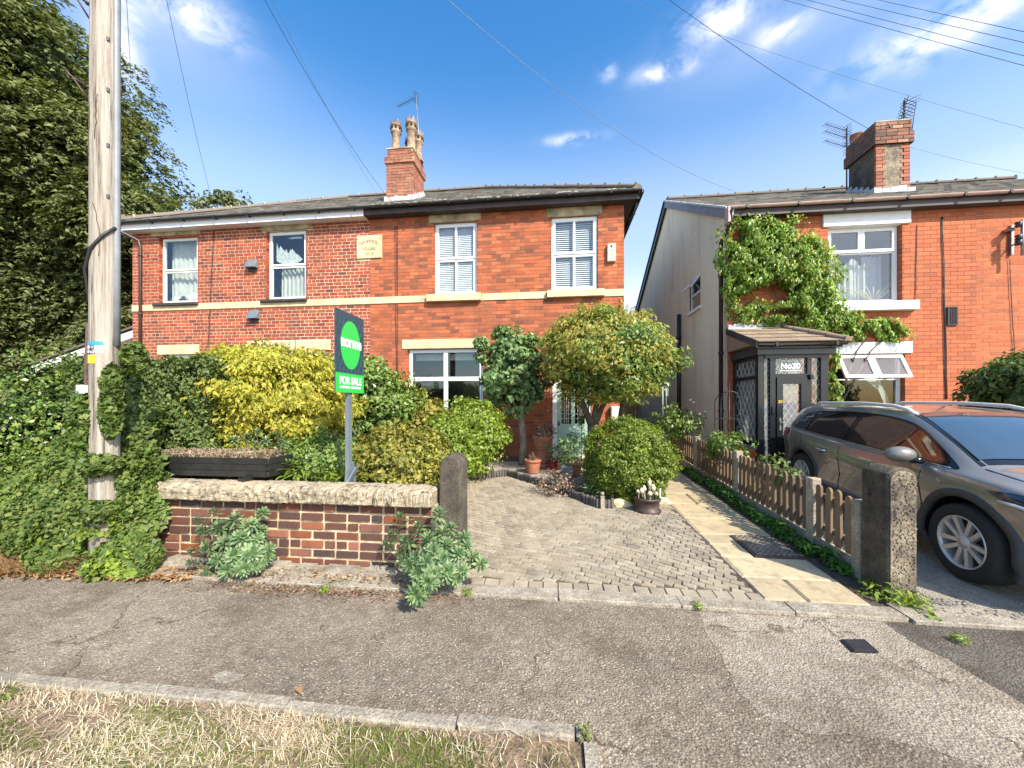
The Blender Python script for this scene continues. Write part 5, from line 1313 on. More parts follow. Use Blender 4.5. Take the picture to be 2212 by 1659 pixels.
# picket fence
FXX = 2.655
pf = thing('picket_fence', 'weathered round-topped wooden picket fence with concrete posts beside the slab path', 'fence', (FXX, 3.62, 0))
posts = [3.64, 4.25, 5.88, 7.50, 9.15]
for i, y in enumerate(posts):
    g = gz(y); h = .73 if i else .68; part(MB().cham(FXX-.045, FXX+.05, y-.045, y+.045, g-.05, g+h, .01), 'post', M['fence_post'], pf)
for i, (a, b) in enumerate(zip(posts[:-1], posts[1:])):
    ga, gb = gz(a), gz(b)
    part(MB().obox((FXX-.015, a+.045, ga-.02), (.03, 0, 0), (0, b-a-.09, gb-ga), (0, 0, .17)), 'gravel_board', M['fence_post'], pf)
    for zz in (.24, .55): part(MB().obox((FXX+.005, a+.045, ga+zz), (.03, 0, 0), (0, b-a-.09, gb-ga), (0, 0, .05)), 'rail', M['fence_wood'], pf)
    n = max(2, int((b-a-.1)/.113)); st_ = (b-a-.09)/n
    for j in range(n):
        y = a+.045+st_*(j+.5); g = gz(y)+.16; h = .50+.05*math.cos((j/(n-1)-.5)*PI)*0+random.uniform(-.012, .012); w_ = .036
        x = FXX-.022; m = MB(); pr = [(y-w_, g), (y+w_, g)]
        for q in range(5): pr.append((y+w_*math.cos(PI*q/4), g+h+w_*math.sin(PI*q/4)))
        k = len(pr); lean = random.uniform(-.006, .006)
        vs = [(x+lean*(p[1]-g)*2, p[0], p[1]) for p in pr]+[(x+.022+lean*(p[1]-g)*2, p[0], p[1]) for p in pr]
        m.add(vs, [tuple(range(k)), tuple(range(2*k-1, k-1, -1))]+[(i2, k+i2, k+(i2+1) % k, (i2+1) % k) for i2 in range(k)])
        part(m, 'picket', M['fence_wood'], pf)
# log-roll edging round the bed
le = thing('border_edging', 'low grey log-roll edging along the gravel bed beside the block drive', 'edging', (bed[1].x, bed[1].y, gz(bed[1].y)))
P = bed[:5]; seg = []
for a, b in zip(P[:-1], P[1:]):
    L = (b-a).length; n = int(L/.052)
    for i in range(n): q = a.lerp(b, (i+.5)/n); seg.append(q)
for q in seg:
    h = .145+random.uniform(-.012, .015); part(MB().lathe([(.024, 0), (.025, h-.012), (.018, h), (.0, h+.002)], (q.x+random.uniform(-.003, .003), q.y, gz(q.y)-.01), 8), 'log', M['grey_log'] if 'grey_log' in M else M['grey_board'], le)
q = gnd(1301, 1101); t = thing('finial_post', 'short pale wooden post with a ball top at the corner of the bed edging', 'post', q)
h = .19; part(MB().cham(q.x-.026, q.x+.026, q.y-.026, q.y+.026, q.z-.02, q.z+h, .006), 'shaft', M['fence_post'], t)
part(MB().lathe([(0, 0), (.012, .003), (.024, .02), (.027, .032), (.02, .05), (0, .056)], (q.x, q.y, q.z+h), 14), 'ball', M['fence_post'], t)
# bed of grey chippings
m = MB(); zz = lambda p: gz(p[1])+.035
bp_ = [(p.x+.02, p.y+.03) for p in bed]+[(1.58, 5.6), (1.58, 8.3), (bed[0].x, 8.3)]
m.poly([(p[0], p[1], zz(p)) for p in bp_]); struct(m, 'gravel_bed', M['concrete_drive'])
m = MB()
for i in range(900):
    x = random.uniform(-.2, 1.55); y = random.uniform(5.3, 7.6)
    if inpoly(x, y, bp_): s = random.uniform(.012, .03); m.obox((x, y, gz(y)+.03), (s, s*random.uniform(-.5, .5), 0), (-s*.4, s, .003), (0, 0, s*.5))
o = part(m, 'slate_chippings', M['slate']); o['kind'] = 'stuff'; tag(o, 'grey stone chippings covering the bed between drive and front door', 'chippings')

# ================================================================ TELEGRAPH POLE
pb = Vector((-4.27, 3.13, 0))
tp = thing('telegraph_pole', 'tall weathered wooden telegraph pole rising out of the ivy at the left', 'telegraph pole', pb)
part(MB().tube([(pb.x+.0, pb.y, z) for z in (-.1, .5, 1.2, 2, 3, 4, 5, 6, 7, 8.4)], [.108, .106, .105, .104, .103, .102, .10, .098, .095, .092], 28), 'pole', M['pole'], tp)
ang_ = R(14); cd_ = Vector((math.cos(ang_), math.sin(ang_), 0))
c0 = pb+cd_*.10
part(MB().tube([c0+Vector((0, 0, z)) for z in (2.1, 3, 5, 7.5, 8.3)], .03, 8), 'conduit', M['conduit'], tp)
for z in (3.49, 3.97, 4.49, 4.97):
    part(MB().obox(c0+Vector((-.045, -.02, z)), (.04, -.06, -.012), (.015, .012, 0), (0, 0, .035)), 'clip', M['dark_metal'], tp)
def step(z, side):
    d = Vector((-.62, -.78, 0)); a = pb+d*.098+Vector((0, 0, z)); m = MB().tube([a, a+d*.12+Vector((0, 0, .05)), a+d*.16+Vector((0, 0, .10))], .009, 6).tube([a-Vector((0, 0, .13)), a+d*.10+Vector((0, 0, .04))], .008, 6)
    part(m, 'pole_step', M['iron'], tp)
    part(MB().lathe([(0, 0), (.02, .002), (.02, .018), (0, .02)], a-Vector((0, .01, .01)), 8), 'bolt', M['iron'], tp)
step(4.50, -1); step(5.28, -1)
ctr = [(.11, -2.6, 3.05), (.02, -.125, 2.95), (-.07, -.11, 2.75), (-.12, -.03, 2.4), (-.13, .0, 1.6)]
part(MB().tube([(pb.x+.12, pb.y-.0, 3.22), (pb.x+.09, pb.y-.08, 3.12), (pb.x+.01, pb.y-.122, 2.98), (pb.x-.08, pb.y-.10, 2.80), (pb.x-.12, pb.y-.03, 2.5), (pb.x-.12, pb.y-.03, 1.2)], .013, 8), 'feed_cable', M['wire'], tp)
part(MB().tube([(pb.x-.135, pb.y-.03, 2.3), (pb.x-.15, pb.y-.035, 1.9), (pb.x-.13, pb.y-.04, 1.0)], .018, 8), 'rusty_rod', M['rust'], tp)
fr = Vector((.60, -.8, 0)).normalized()                       # side of the pole that faces the viewer
def plate(name, x0, x1, y0, y1, mat, txt=None, ts=.05):
    zt = at((x0+x1)/2, y0, 3.03).z; zb = at((x0+x1)/2, y1, 3.03).z
    base = at(x0, y0, 3.03); base2 = at(x1, y1, 3.03)
    a0 = math.atan2(base.y-pb.y, base.x-pb.x); m = MB(); vs = []
    A0 = R(-36)+math.asin(max(-1, (x0-219)/27)); A1 = R(-36)+math.asin((x1-219)/27)
    for i in range(7):
        q = A0+(A1-A0)*i/6
        for z in (zb, zt): vs.append((pb.x+math.cos(q)*.1085, pb.y+math.sin(q)*.1085, z))
    m.add(vs, [(2*i, 2*i+2, 2*i+3, 2*i+1) for i in range(6)]); p = part(m, name, M[mat], tp)
    if txt:
        q = (A0+A1)/2; tm = Matrix.Translation((pb.x+math.cos(q)*.1095, pb.y+math.sin(q)*.1095, (zt+zb)/2-ts*.33)) @ Matrix.Rotation(q+PI/2, 4, 'Z') @ rotf
        textmb(txt, ts, p, 'ink', tm, 'number', .001, bold=.0008)
plate('blue_tag', 190, 216, 737, 745, 'blue_tag')
plate('number_disc', 191, 215, 746, 753, 'sign_white', '30', .046)
plate('number_disc', 191, 217, 755, 762, 'sign_white', '791', .04)
plate('yellow_tag', 190, 204, 767, 785, 'yellow_tag')
part(MB().box(pb.x-.135, pb.x-.06, pb.y-.125, pb.y-.09, at(200, 850, 3.05).z, at(200, 832, 3.05).z), 'white_clip', M['white'], tp)
for z in (.10, .16):
    m = MB(); vs = []
    for i in range(8):
        q = -2.2+i*.16
        for zz_ in (z, z+.018): vs.append((pb.x+math.cos(q)*.1095, pb.y+math.sin(q)*.1095, zz_))
    part(m.add(vs, [(2*i, 2*i+2, 2*i+3, 2*i+1) for i in range(7)]), 'paint_mark', M['sign_white'], tp)
m = MB()
for s in range(3):
    a = random.uniform(-2.6, -.4); z = random.uniform(2.0, 4.2); P_ = []
    for i in range(10):
        P_.append((pb.x+math.cos(a)*.106, pb.y+math.sin(a)*.106, z)); a += random.uniform(-.14, .14); z += random.uniform(.02, .09)
    m.tube(P_, .0026, 4)
part(m, 'dead_ivy_stems', M['bark'], tp)
# overhead wires
top = Vector((pb.x+.05, pb.y-.05, 8.3))
def wire(label, a, b, sag=.35, r=.007, mat='wire', grp='overhead wires'):
    a, b = Vector(a), Vector(b); n = 28
    P_ = [a.lerp(b, i/n)-Vector((0, 0, sag*4*(i/n)*(1-i/n))) for i in range(n+1)]
    o = part(MB().tube(P_, r*.55, 5), 'overhead_wire', M[mat]); tag(o, label, 'wire', grp); return o
wire('thin wire from the pole to the hedge end of the white fascia', top, at(458, 432, Y0-.2), .25, .006)
wire('thicker wire from the pole to the cable cluster under the black gutter', top, at(889, 484, Y0-.05), .55, .007)
wire('faint wire from the pole dropping to the gutter left of the chimney', top+Vector((0, 0, .5)), at(815, 420, 9.6), .35, .006, 'wire_pale')
wire('wire sweeping from the pole across the sky to the gable corner of the right house', top+Vector((0, 0, .3)), at(1583, 412, Y3-.2), .75, .007, 'wire_pale')
wire('wire crossing the sky to the front of the right-hand chimney', top+Vector((0, 0, 1.4)), at(1895, 288, 9.45), .45, .008)
wire('wire from the right-hand chimney to the right edge of the view', at(1966, 318, 9.6), at(2400, 400, 9.6), .10, .006, 'wire_pale')
for i, (p, q) in enumerate([((1690, -5), (2260, 150)), ((1740, -5), (2260, 128)), ((1800, -8), (2260, 98)), ((1880, -8), (2260, 74))]):
    a = at(p[0], p[1], 6.5); b = at(q[0], q[1], 4.6); d = b-a
    wire(['lowest','second lowest','second highest','highest'][i]+' of the four street wires crossing the top right corner', a-d*1.2, b+d*.8, .03, .005)
wire('thin wire crossing the sky above the right-hand aerial to the right edge', at(1330, -10, 8), at(2260, 290, 6.0), .12, .005, 'wire_pale')
wire('thin wire left of the pole wires rising from the tree', at(284, 190, 8.5), at(272, -30, 6), .02, .008)

# ================================================================ FOR SALE SIGN
sb = Vector((-2.09, 3.66, gz(3.66))); fs_ = thing('for_sale_sign', 'green and navy for sale board on a grey post behind the garden wall', 'sign', sb)
yA, yB = 3.385, 3.915; zA, zB = 1.66, 2.47; X = -2.085
part(MB().box(X-.012, X, yA, yB, zA, zB), 'board', M['sign_navy'], fs_); brd = fs_.children[0]
part(MB().box(X, X+.0025, yA+.001, yB-.001, zA+.001, zA+.195), 'green_panel', M['sign_green'], brd)
m = MB(); vs = [(X+.003, (yA+yB)/2+math.cos(2*PI*i/48)*.185, zA+.485+math.sin(2*PI*i/48)*.245) for i in range(48)]; m.poly(vs)
part(m, 'green_disc', M['sign_green'], brd)
m = MB()
hx = lambda c, r_: [(X+.0014, c[0]+math.cos(PI/6+PI/3*i)*r_, c[1]+math.sin(PI/6+PI/3*i)*r_*1.35) for i in range(6)]
for j in range(8):
    for i in range(8):
        cy = yA+.03+i*.072+(.036 if j % 2 else 0); cz = zA+.235+j*.078
        if cy > yB-.02 or cz > zB-.03: continue
        h_ = hx((cy, cz), .036)
        for k in range(6): m.tube([h_[k], h_[(k+1) % 6]], .0018, 4, False, False)
part(m, 'scale_pattern', M['sign_scale'], brd)
rx90 = Matrix(((0, 0, 1, 0), (1, 0, 0, 0), (0, 1, 0, 0), (0, 0, 0, 1)))
textmb('norme', .17, brd, 'sign_white', Matrix.Translation((X+.0055, (yA+yB)/2+.01, zA+.46)) @ rx90 @ Matrix.Diagonal((.85, 1, 1, 1)), 'brand_word', .001, bold=.004)
textmb('FOR SALE', .105, brd, 'sign_white', Matrix.Translation((X+.0045, (yA+yB)/2, zA+.085)) @ rx90 @ Matrix.Diagonal((.92, 1, 1, 1)), 'for_sale_words', .001, bold=.003)
textmb('0161 503 0161  norme.co.uk', .035, brd, 'sign_white', Matrix.Translation((X+.0045, (yA+yB)/2, zA+.045)) @ rx90 @ Matrix.Diagonal((.95, 1, 1, 1)), 'small_line', .0005) if False else None
m = MB()
for i in range(20):
    if i in (9,): continue
    y = yA+.07+i*.0195; m.box(X+.003, X+.0042, y, y+.015, zA+.045, zA+.066)
part(m, 'small_line', M['sign_white'], brd)
part(MB().box(X-.05, X-.013, 3.635, 3.70, .0, 2.3), 'post', M['sign_post'], fs_)
part(MB().obox((X-.04, 3.60, .45), (.02, 0, 0), (0, -.05, .0), (0, .09, .50)).obox((X-.02, 3.76, .45), (.02, 0, 0), (0, .05, .0), (0, -.09, .50)).obox((X-.02, 3.58, .74), (.02, 0, 0), (0, .07, .0), (.05, .10, .16)), 'brace', M['sign_post'], fs_)

# ================================================================ PLANTER ON THE WALL
r = rect(332, 987, 578, 1038, 3.55); x0, x1 = r[0], r[1]; z0, z1 = .80, 1.0
pt = thing('planter_box', 'long black stained timber planter of dry plants standing on the wall coping', 'planter', ((x0+x1)/2, 3.6, CT))
for i in range(3):
    a = z0+i*.067; fl = .012*i
    part(MB().obox((x0-fl, 3.53-fl, a), (x1-x0+2*fl, 0, 0), (0, .02, 0), (0, -.012, .063)), 'plank', M['planter_black'], pt)
    part(MB().obox((x1+fl, 3.55-fl, a), (.02, 0, 0), (0, .28+2*fl, 0), (.012, 0, .063)), 'plank', M['planter_black'], pt)
    part(MB().obox((x0-fl-.02, 3.55-fl, a), (.02, 0, 0), (0, .28+2*fl, 0), (-.012, 0, .063)), 'plank', M['planter_black'], pt)
    part(MB().obox((x0-fl, 3.83+fl, a), (x1-x0+2*fl, 0, 0), (0, .02, 0), (0, .012, .063)), 'plank', M['planter_black'], pt)
part(MB().box(x0, x1, 3.55, 3.83, z0, z1-.03), 'potting_soil', M['soil'], pt)
for xx in (x0+.14, x1-.24): part(MB().obox((xx, 3.44, CT+.0), (.07, 0, 0), (.0, .42, .0), (.01, 0, .045)), 'foot', M['planter_black'], pt)
m = MB()
for i in range(360):
    x = random.uniform(x0+.05, x1-.05); y = random.uniform(3.56, 3.82); a = random.uniform(0, 6.28); l = random.uniform(.06, .17)
    m.tube([(x, y, z1-.04), (x+math.cos(a)*l*.4, y+math.sin(a)*l*.4, z1+l*.35), (x+math.cos(a)*l*1.1, y+math.sin(a)*l*.9-.03, z1+l*.25)], [.0022, .0018, .0006], 3, False)
o = part(m, 'dry_grass', M['straw'], pt, kind='stuff')
P_ = np.array([[random.uniform(x0+.03, x1-.02), random.uniform(3.52, 3.84), z1+random.uniform(-.03, .06)] for i in range(700)])
leafobj('dead_leaves', leaves(P_, np.tile([0, -.3, 1.0], (700, 1)), .035, .5, jit=.8), M['pinkish'], pt, 'stuff')

# ================================================================ ROSETTE SHRUBS
def rosette(seed, n=34, L=.085):
    rs = random.Random(seed); V = []
    for i in range(n):
        q = i*2.39996; e = -.35+1.55*(i/n)**1.0; l = L*(1-.35*(i/n)); d = np.array([math.cos(q)*math.cos(e), math.sin(q)*math.cos(e), math.sin(e)])
        s = np.array([-math.sin(q), math.cos(q), 0])*l*.14; u = np.cross(d, s); u = u/np.linalg.norm(u)*l*.05
        b = np.array([0, 0, (i/n)*.035-.02]); V += [b, b+d*l*.6-s-u, b+d*l-np.array([0, 0, l*.12]), b+d*l*.6+s-u]
    V = np.array(V); me = raw_mesh('rosette', V, np.arange(len(V)), 4); me.materials.append(M['lf_euph']); return me
ROS = [rosette(i, 30+4*i) for i in range(4)]
def spurge(label, spots, base, grp='spurge shrubs against the garden wall'):
    t = thing('spurge_plant', label, 'plant', base, group=grp)
    for i, (x, y, Y, s) in enumerate(spots):
        p = at(x, y, Y); o = bpy.data.objects.new('rosette', ROS[i % 4]); C.objects.link(o); o.parent = t; o.location = p-Vector(base)
        d = (p-Vector(base)); d = Vector((d.x, d.y-.12, max(.1, d.z)*.9)); o.rotation_euler = d.to_track_quat('Z', 'Y').to_euler(); o.rotation_euler.rotate_axis('Z', random.uniform(0, 6)); o.scale = (s*1.18,)*3
        b = Vector(base); mid = b.lerp(p, .5)+Vector((0, 0, -.02)); part(MB().tube([b, mid, p], [.008, .007, .005], 5), 'stem', M['rust'], t)
sp = [(462,1108,3.2,.9),(430,1125,3.15,.8),(440,1148,3.1,1),(475,1138,3.1,1),(568,1107,3.2,.85),(508,1122,3.15,1.05),(540,1132,3.1,1),(520,1160,3.05,1.1),(485,1172,3.05,1.1),(450,1180,3.05,1),(420,1190,3.1,.9),(415,1215,3.05,.8),(555,1165,3.1,.95),(580,1185,3.1,.85),(545,1195,3.0,1.1),(508,1200,3.0,1.15),(470,1210,3.0,1.05),(490,1232,2.97,1),(525,1228,2.95,1.05),(555,1222,3.0,.9),(448,1232,3.02,.8),(580,1205,3.1,.8),(498,1148,3.2,.9),(565,1145,3.2,.8)]
spurge('blue-green spurge shrub growing at the left part of the brick garden wall', sp, (at(500, 1240, 3.2).x, 3.22, .0))
sp = [(868,1120,3.25,1.1),(948,1110,3.2,1.1),(905,1138,3.2,.9),(850,1155,3.15,.9),(838,1175,3.1,.9),(880,1170,3.1,1.05),(868,1195,3.1,.9),(925,1165,3.1,1.1),(955,1150,3.15,1.0),(975,1140,3.2,.8),(965,1178,3.1,1.1),(935,1192,3.0,1.15),(1003,1162,3.15,1),(1008,1180,3.1,.8),(900,1205,3.0,1),(885,1222,2.95,1),(920,1215,2.9,1.0),(955,1210,2.95,1.15),(990,1195,3.0,.9),(1022,1205,3.05,1),(1040,1218,3.0,.85),(905,1240,2.85,1.1),(935,1245,2.8,1.25),(965,1235,2.85,1.1),(985,1250,2.9,.9),(912,1268,2.72,1.0),(900,1285,2.66,1.15),(925,1258,2.7,.9),(870,1212,3.0,.8),(1000,1232,2.9,.8)]
spurge('larger blue-green spurge shrub sprawling at the foot of the dark gate post', sp, (at(935, 1245, 3.15).x, 3.2, .0))

# ================================================================ HEDGE, IVY, SHRUBS
def boxleaves(x0, x1, y0, y1, z0, z1, n, size, asp=.6, bumpy=.09, top=True, jit=.6, zf=None):
    """leaves over the front, top and sides of a clipped hedge"""
    F = rng.random(n); u = rng.random(n); v = rng.random(n)
    fr_ = F < .5; tp_ = (F >= .5) & (F < .75); rt = (F >= .75) & (F < .87); lf = F >= .87
    x = x0+(x1-x0)*u; y = np.full(n, y0); z = z0+(z1-z0)*v; nn = np.tile(np.array([0, -1.0, .25]), (n, 1))
    y = np.where(tp_, y0+(y1-y0)*v, y); z = np.where(tp_, z1, z); nn[tp_] = [0, -.1, 1]
    x = np.where(rt, x1, x); y = np.where(rt, y0+(y1-y0)*u, y); nn[rt] = [1, 0, .25]
    x = np.where(lf, x0, x); y = np.where(lf, y0+(y1-y0)*u, y); nn[lf] = [-1, 0, .25]
    P = np.stack([x, y, z], 1)
    b = bumpy*(np.sin(P[:, 0]*7.3+P[:, 2]*5)*np.sin(P[:, 2]*8.1+P[:, 1]*6+1)+.6*np.sin(P[:, 0]*17+P[:, 2]*13))
    P = P+nn*(b[:, None]-rng.random((n, 1))*.13)
    rim = np.maximum(0, (P[:, 2]-(z1-.16)))/.16; P[:, 1] = np.where(fr_, P[:, 1]+rim*.10, P[:, 1])
    if zf is not None: ok = P[:, 2] < zf(P[:, 0]); P, nn = P[ok], nn[ok]
    return leaves(P, nn, size, asp, jit=jit, A=np.tile([0, -.2, -.5], (len(P), 1)) if False else None)
hx0, hx1 = -5.9, -3.93
t = thing('privet_hedge', 'tall clipped dark green hedge behind the garden wall, left of the golden shrub', 'hedge', ((hx0+hx1)/2, 4.3, gz(4.3)))
leafobj('foliage', boxleaves(hx0, hx1, 3.85, 5.0, .3, 2.08, 42000, .045, .62, .05), M['lf_hedge'], t)
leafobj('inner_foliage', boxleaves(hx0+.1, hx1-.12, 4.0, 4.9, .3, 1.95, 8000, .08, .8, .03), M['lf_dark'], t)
part(MB().box(hx0+.3, hx1-.35, 4.25, 4.75, 0, 1.7), 'shade_core', M['room'], t)  # added near-black block standing in for the shade inside the hedge
# loose ivy over the bank and the wall end
def patch(n, spots, size, mat, parent, asp=.8, jit=.6, name='foliage'):
    Vs = []
    for (c, rd, k) in spots:
        m_ = int(n*k); d = unit(rng.normal(0, 1, (m_, 3))); P = np.array(c)+d*np.array(rd)*rng.uniform(.75, 1.08, (m_, 1)); ok = P[:, 2] > .005
        nn = unit(d+np.array([0, -.35, .5])); Vs.append(leaves(P[ok], nn[ok], size, asp, jit=jit))
    return leafobj(name, np.concatenate(Vs), mat, parent)
iv = thing('ivy', 'sprawling ivy bank climbing round the telegraph pole and over the wall end', 'ivy', (-4.9, 3.3, 0))
def bank(n, xa, xb, H, size, mat, parent, name='foliage', yf=2.93, yb=.8, dep=.14, lift=0.0):
    x = rng.uniform(xa, xb, n); t_ = rng.random(n); h = H(x); z = t_*h; y = yf+np.interp(x, [-4.6, -4.25], [yb, yb*.36])*t_**1.4*np.clip(h, .3, 1.6)
    b = .07*(np.sin(x*6.1+z*4)*np.sin(z*7.3+x*2)+.7*np.sin(x*13+1)*np.sin(z*15+x*3)+.5*np.sin(x*27+z*19))
    P = np.stack([x, y+b+rng.random(n)*dep, z+lift+rng.normal(0, .02, n)], 1); ok = (P[:, 2] > np.where(x < -4.7, .16+.10*np.sin(x*8), .005)) & ~((np.abs(x+4.24) < .12) & (P[:, 2] < .32)); P = P[ok]
    N_ = np.tile([.1, -.8, .65], (len(P), 1))+np.stack([np.sin(P[:, 0]*13), np.zeros(len(P)), np.sin(P[:, 2]*15)], 1)*.35
    return leafobj(name, leaves(P, N_, size, .8, jit=.45, svar=.5), mat, parent)
Hb = lambda x: np.interp(x, [-7.2, -6.3, -6.0, -5.4, -4.5, -4.2, -4.0, -3.8, -3.6], [.8, .95, 1.15, 1.7, 1.7, 1.2, 1.0, .55, .08])*(1+.07*np.sin(x*9))
bank(46000, -7.2, -3.62, Hb, .040, M['lf_ivy'], iv)
bank(2600, -4.9, -3.68, lambda x: Hb(x)*.55, .05, M['lf_lime'], iv, 'young_leaves', 2.91)
bank(9000, -7.2, -3.75, lambda x: Hb(x)*.95, .09, M['lf_hedge'], iv, 'shaded_foliage', 3.06, .8, .10)
patch(3000, [((-4.62, 2.98, .12), (.20, .14, .14), .4), ((-3.98, 3.06, .13), (.30, .14, .14), .6)], .06, M['lf_ivy'], iv, name='ground_foliage')
patch(5200, [((-4.24, 3.06, .98), (.16, .14, .10), .22), ((-4.38, 3.06, 1.35), (.09, .10, .34), .22), ((-4.13, 3.08, 1.5), (.06, .08, .26), .14), ((-4.22, 3.04, .55), (.14, .10, .10), .12), ((-4.03, 3.2, 1.98), (.08, .10, .15), .12), ((-4.15, 3.1, 1.75), (.05, .08, .16), .08), ((-4.45, 3.3, 1.25), (.12, .12, .35), .2)], .055, M['lf_ivy'], iv, name='climbing_foliage')
iv2 = thing('hedge_shrub', 'leafy shrub hedge left of the telegraph pole below the lean-to roof', 'hedge', (-6.1, 4.0, 0))
c, rd = pxbush(38, 240, 785, 1080, 4.2, .7); P_, Nn = clump_pts(c, rd, 230, 60, .2); ok = P_[:, 2] > .02
leafobj('foliage', leaves(P_[ok], Nn[ok], .05, .6, jit=.6), M['lf_green'], iv2)
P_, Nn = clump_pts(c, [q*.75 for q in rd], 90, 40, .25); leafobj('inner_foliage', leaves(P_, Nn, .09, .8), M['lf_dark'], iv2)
m = MB()
for i in range(2600):
    x = random.uniform(-6.4, -4.42); y = random.uniform(2.85, 3.12); a = random.uniform(0, 6.28); l = random.uniform(.05, .26)
    m.tube([(x, y, .01), (x+math.cos(a)*l*.5, y+math.sin(a)*l*.3, l*.6), (x+math.cos(a)*l, y+math.sin(a)*l*.5, l*.5)], [.0022, .0018, .0008], 3, False)
o = part(m, 'dead_stems', M['lf_dead']); o['kind'] = 'stuff'; tag(o, 'tangle of dry brown stems at the foot of the ivy bank', 'dry stems')
# the ornamental shrubs
c, rd = pxbush(440, 742, 748, 985, 4.75, .85)
bush('golden_shrub', 'bright golden yellow acer shrub beside the for sale sign', 'shrub', c, rd, M['lf_yellow'], 560, 62, .060, .42, .18, stems=6, jit=.5, droop=.45, flat=.5, shell=(.8, 1.0))
m_ = bpy.data.objects['golden_shrub']
c2 = at(600, 715, 4.9); mb = MB()
for i in range(9):
    x = random.uniform(-.5, .5); b_ = Vector((c2.x+x*.9, 4.9+random.uniform(-.2, .2), 2.1)); mb.tube([b_, b_+Vector((random.uniform(-.05, .05), 0, random.uniform(.25, .5)))], [.004, .002], 4)
part(mb, 'bare_shoots', M['rust'], m_)
c, rd = pxbush(700, 885, 780, 960, 6.0, .7)
bush('laurel_shrub', 'glossy mid green shrub right behind the for sale sign post', 'shrub', c, rd, M['lf_green'], 170, 60, .075, .5, .2, stems=4)
c, rd = pxbush(650, 745, 775, 900, 6.4, .5)
bush('tall_shrub', 'dark green pointed shrub just left of the for sale board', 'shrub', c, rd, M['lf_green'], 90, 50, .075, .45, .2, stems=3)
c, rd = pxbush(955, 1088, 868, 1010, 6.7, .6)
bush('lime_shrub', 'rounded lime green shrub on a slanting stem under the ground floor window', 'shrub', c, rd, M['lf_lime'], 170, 55, .06, .55, .17, core=True)
g_ = gnd(1042, 1012); o_ = bpy.data.objects['lime_shrub']; part(MB().tube([(g_.x, g_.y, g_.z), (g_.x-.12, g_.y+.1, g_.z+.35), (c[0], c[1], c[2])], [.025, .022, .01], 8), 'stem', M['bark_pale'], o_)
c, rd = pxbush(845, 985, 850, 985, 6.9, .5)
bush('hibiscus_shrub', 'loose olive green shrub under the left half of the ground floor window', 'shrub', c, rd, M['lf_olive'], 90, 36, .085, .6, .2, stems=4)
c, rd = pxbush(775, 965, 925, 1062, 4.6, .6)
bush('variegated_shrub', 'low yellow-green variegated shrub just behind the wall coping', 'shrub', c, rd, M['lf_olive'], 210, 60, .05, .6, .13)
c, rd = pxbush(905, 1035, 900, 1050, 5.3, .5)
bush('yellow_green_shrub', 'small bright yellow-green shrub behind the dark gate post', 'shrub', c, rd, M['lf_lime'], 120, 50, .05, .45, .14)
c, rd = pxbush(615, 775, 938, 1062, 4.2, .4)
bush('jasmine_shrub', 'low leafy green mound at the foot of the for sale sign post', 'shrub', c, rd, M['lf_green'], 150, 55, .045, .4, .12)
# strap-leaved plants
def strappy(name, label, c, n, L, mat, w=.018):
    c = Vector(c); t = thing(name, label, 'plant', c); V = []
    for i in range(n):
        a = random.uniform(0, 2*PI); e = random.uniform(.25, 1.2); l = L*random.uniform(.6, 1.1); b = np.array([c.x+random.uniform(-.12, .12), c.y+random.uniform(-.1, .1), c.z])
        pr = b; wd = np.array([-math.sin(a), math.cos(a), 0])*w
        for k in range(4):
            ee = e-k*.42; q = pr+np.array([math.cos(a)*math.cos(ee), math.sin(a)*math.cos(ee), math.sin(ee)])*l/4
            w0, w1 = (.6, 1, 1, .6)[k], (1, 1, .6, .05)[k]
            V += [pr-wd*w0, pr+wd*w0, q+wd*w1, q-wd*w1]; pr = q
    leafobj('foliage', np.array(V), M[mat], t); return t
for (x, y, Y, L, lb) in ((470, 975, 4.3, .42, 'bright strap-leaved plant in the dark gap beneath the golden shrub, left side'), (650, 1035, 3.95, .42, 'strap-leaved plant spilling between the black planter and the sign post'), (735, 1040, 3.9, .35, 'strap-leaved tuft at the left foot of the sign post'), (690, 1000, 4.3, .4, 'strap-leaved plant under the right side of the golden shrub')):
    p = at(x, y, Y); strappy('strap_leaved_plant', lb, (p.x, p.y, min(p.z, .8)), 60, L, 'lf_lime')
t = thing('spurge_plant', 'pale spurge heads rising behind the right end of the black planter', 'plant', (at(560, 985, 3.9).x, 3.9, .7))
for (x, y) in ((505, 950), (530, 945), (555, 935), (575, 952), (600, 940), (548, 962), (585, 968), (612, 955)):
    p = at(x, y, 3.85); o = bpy.data.objects.new('rosette', ROS[0]); C.objects.link(o); o.parent = t; o.location = p-t.location; o.scale = (1.05,)*3; o.rotation_euler = (random.uniform(-.3, .5), random.uniform(-.4, .4), 0)
    part(MB().tube([(p.x, 3.9, .75), p], .006, 5), 'stem', M['rust'], t)
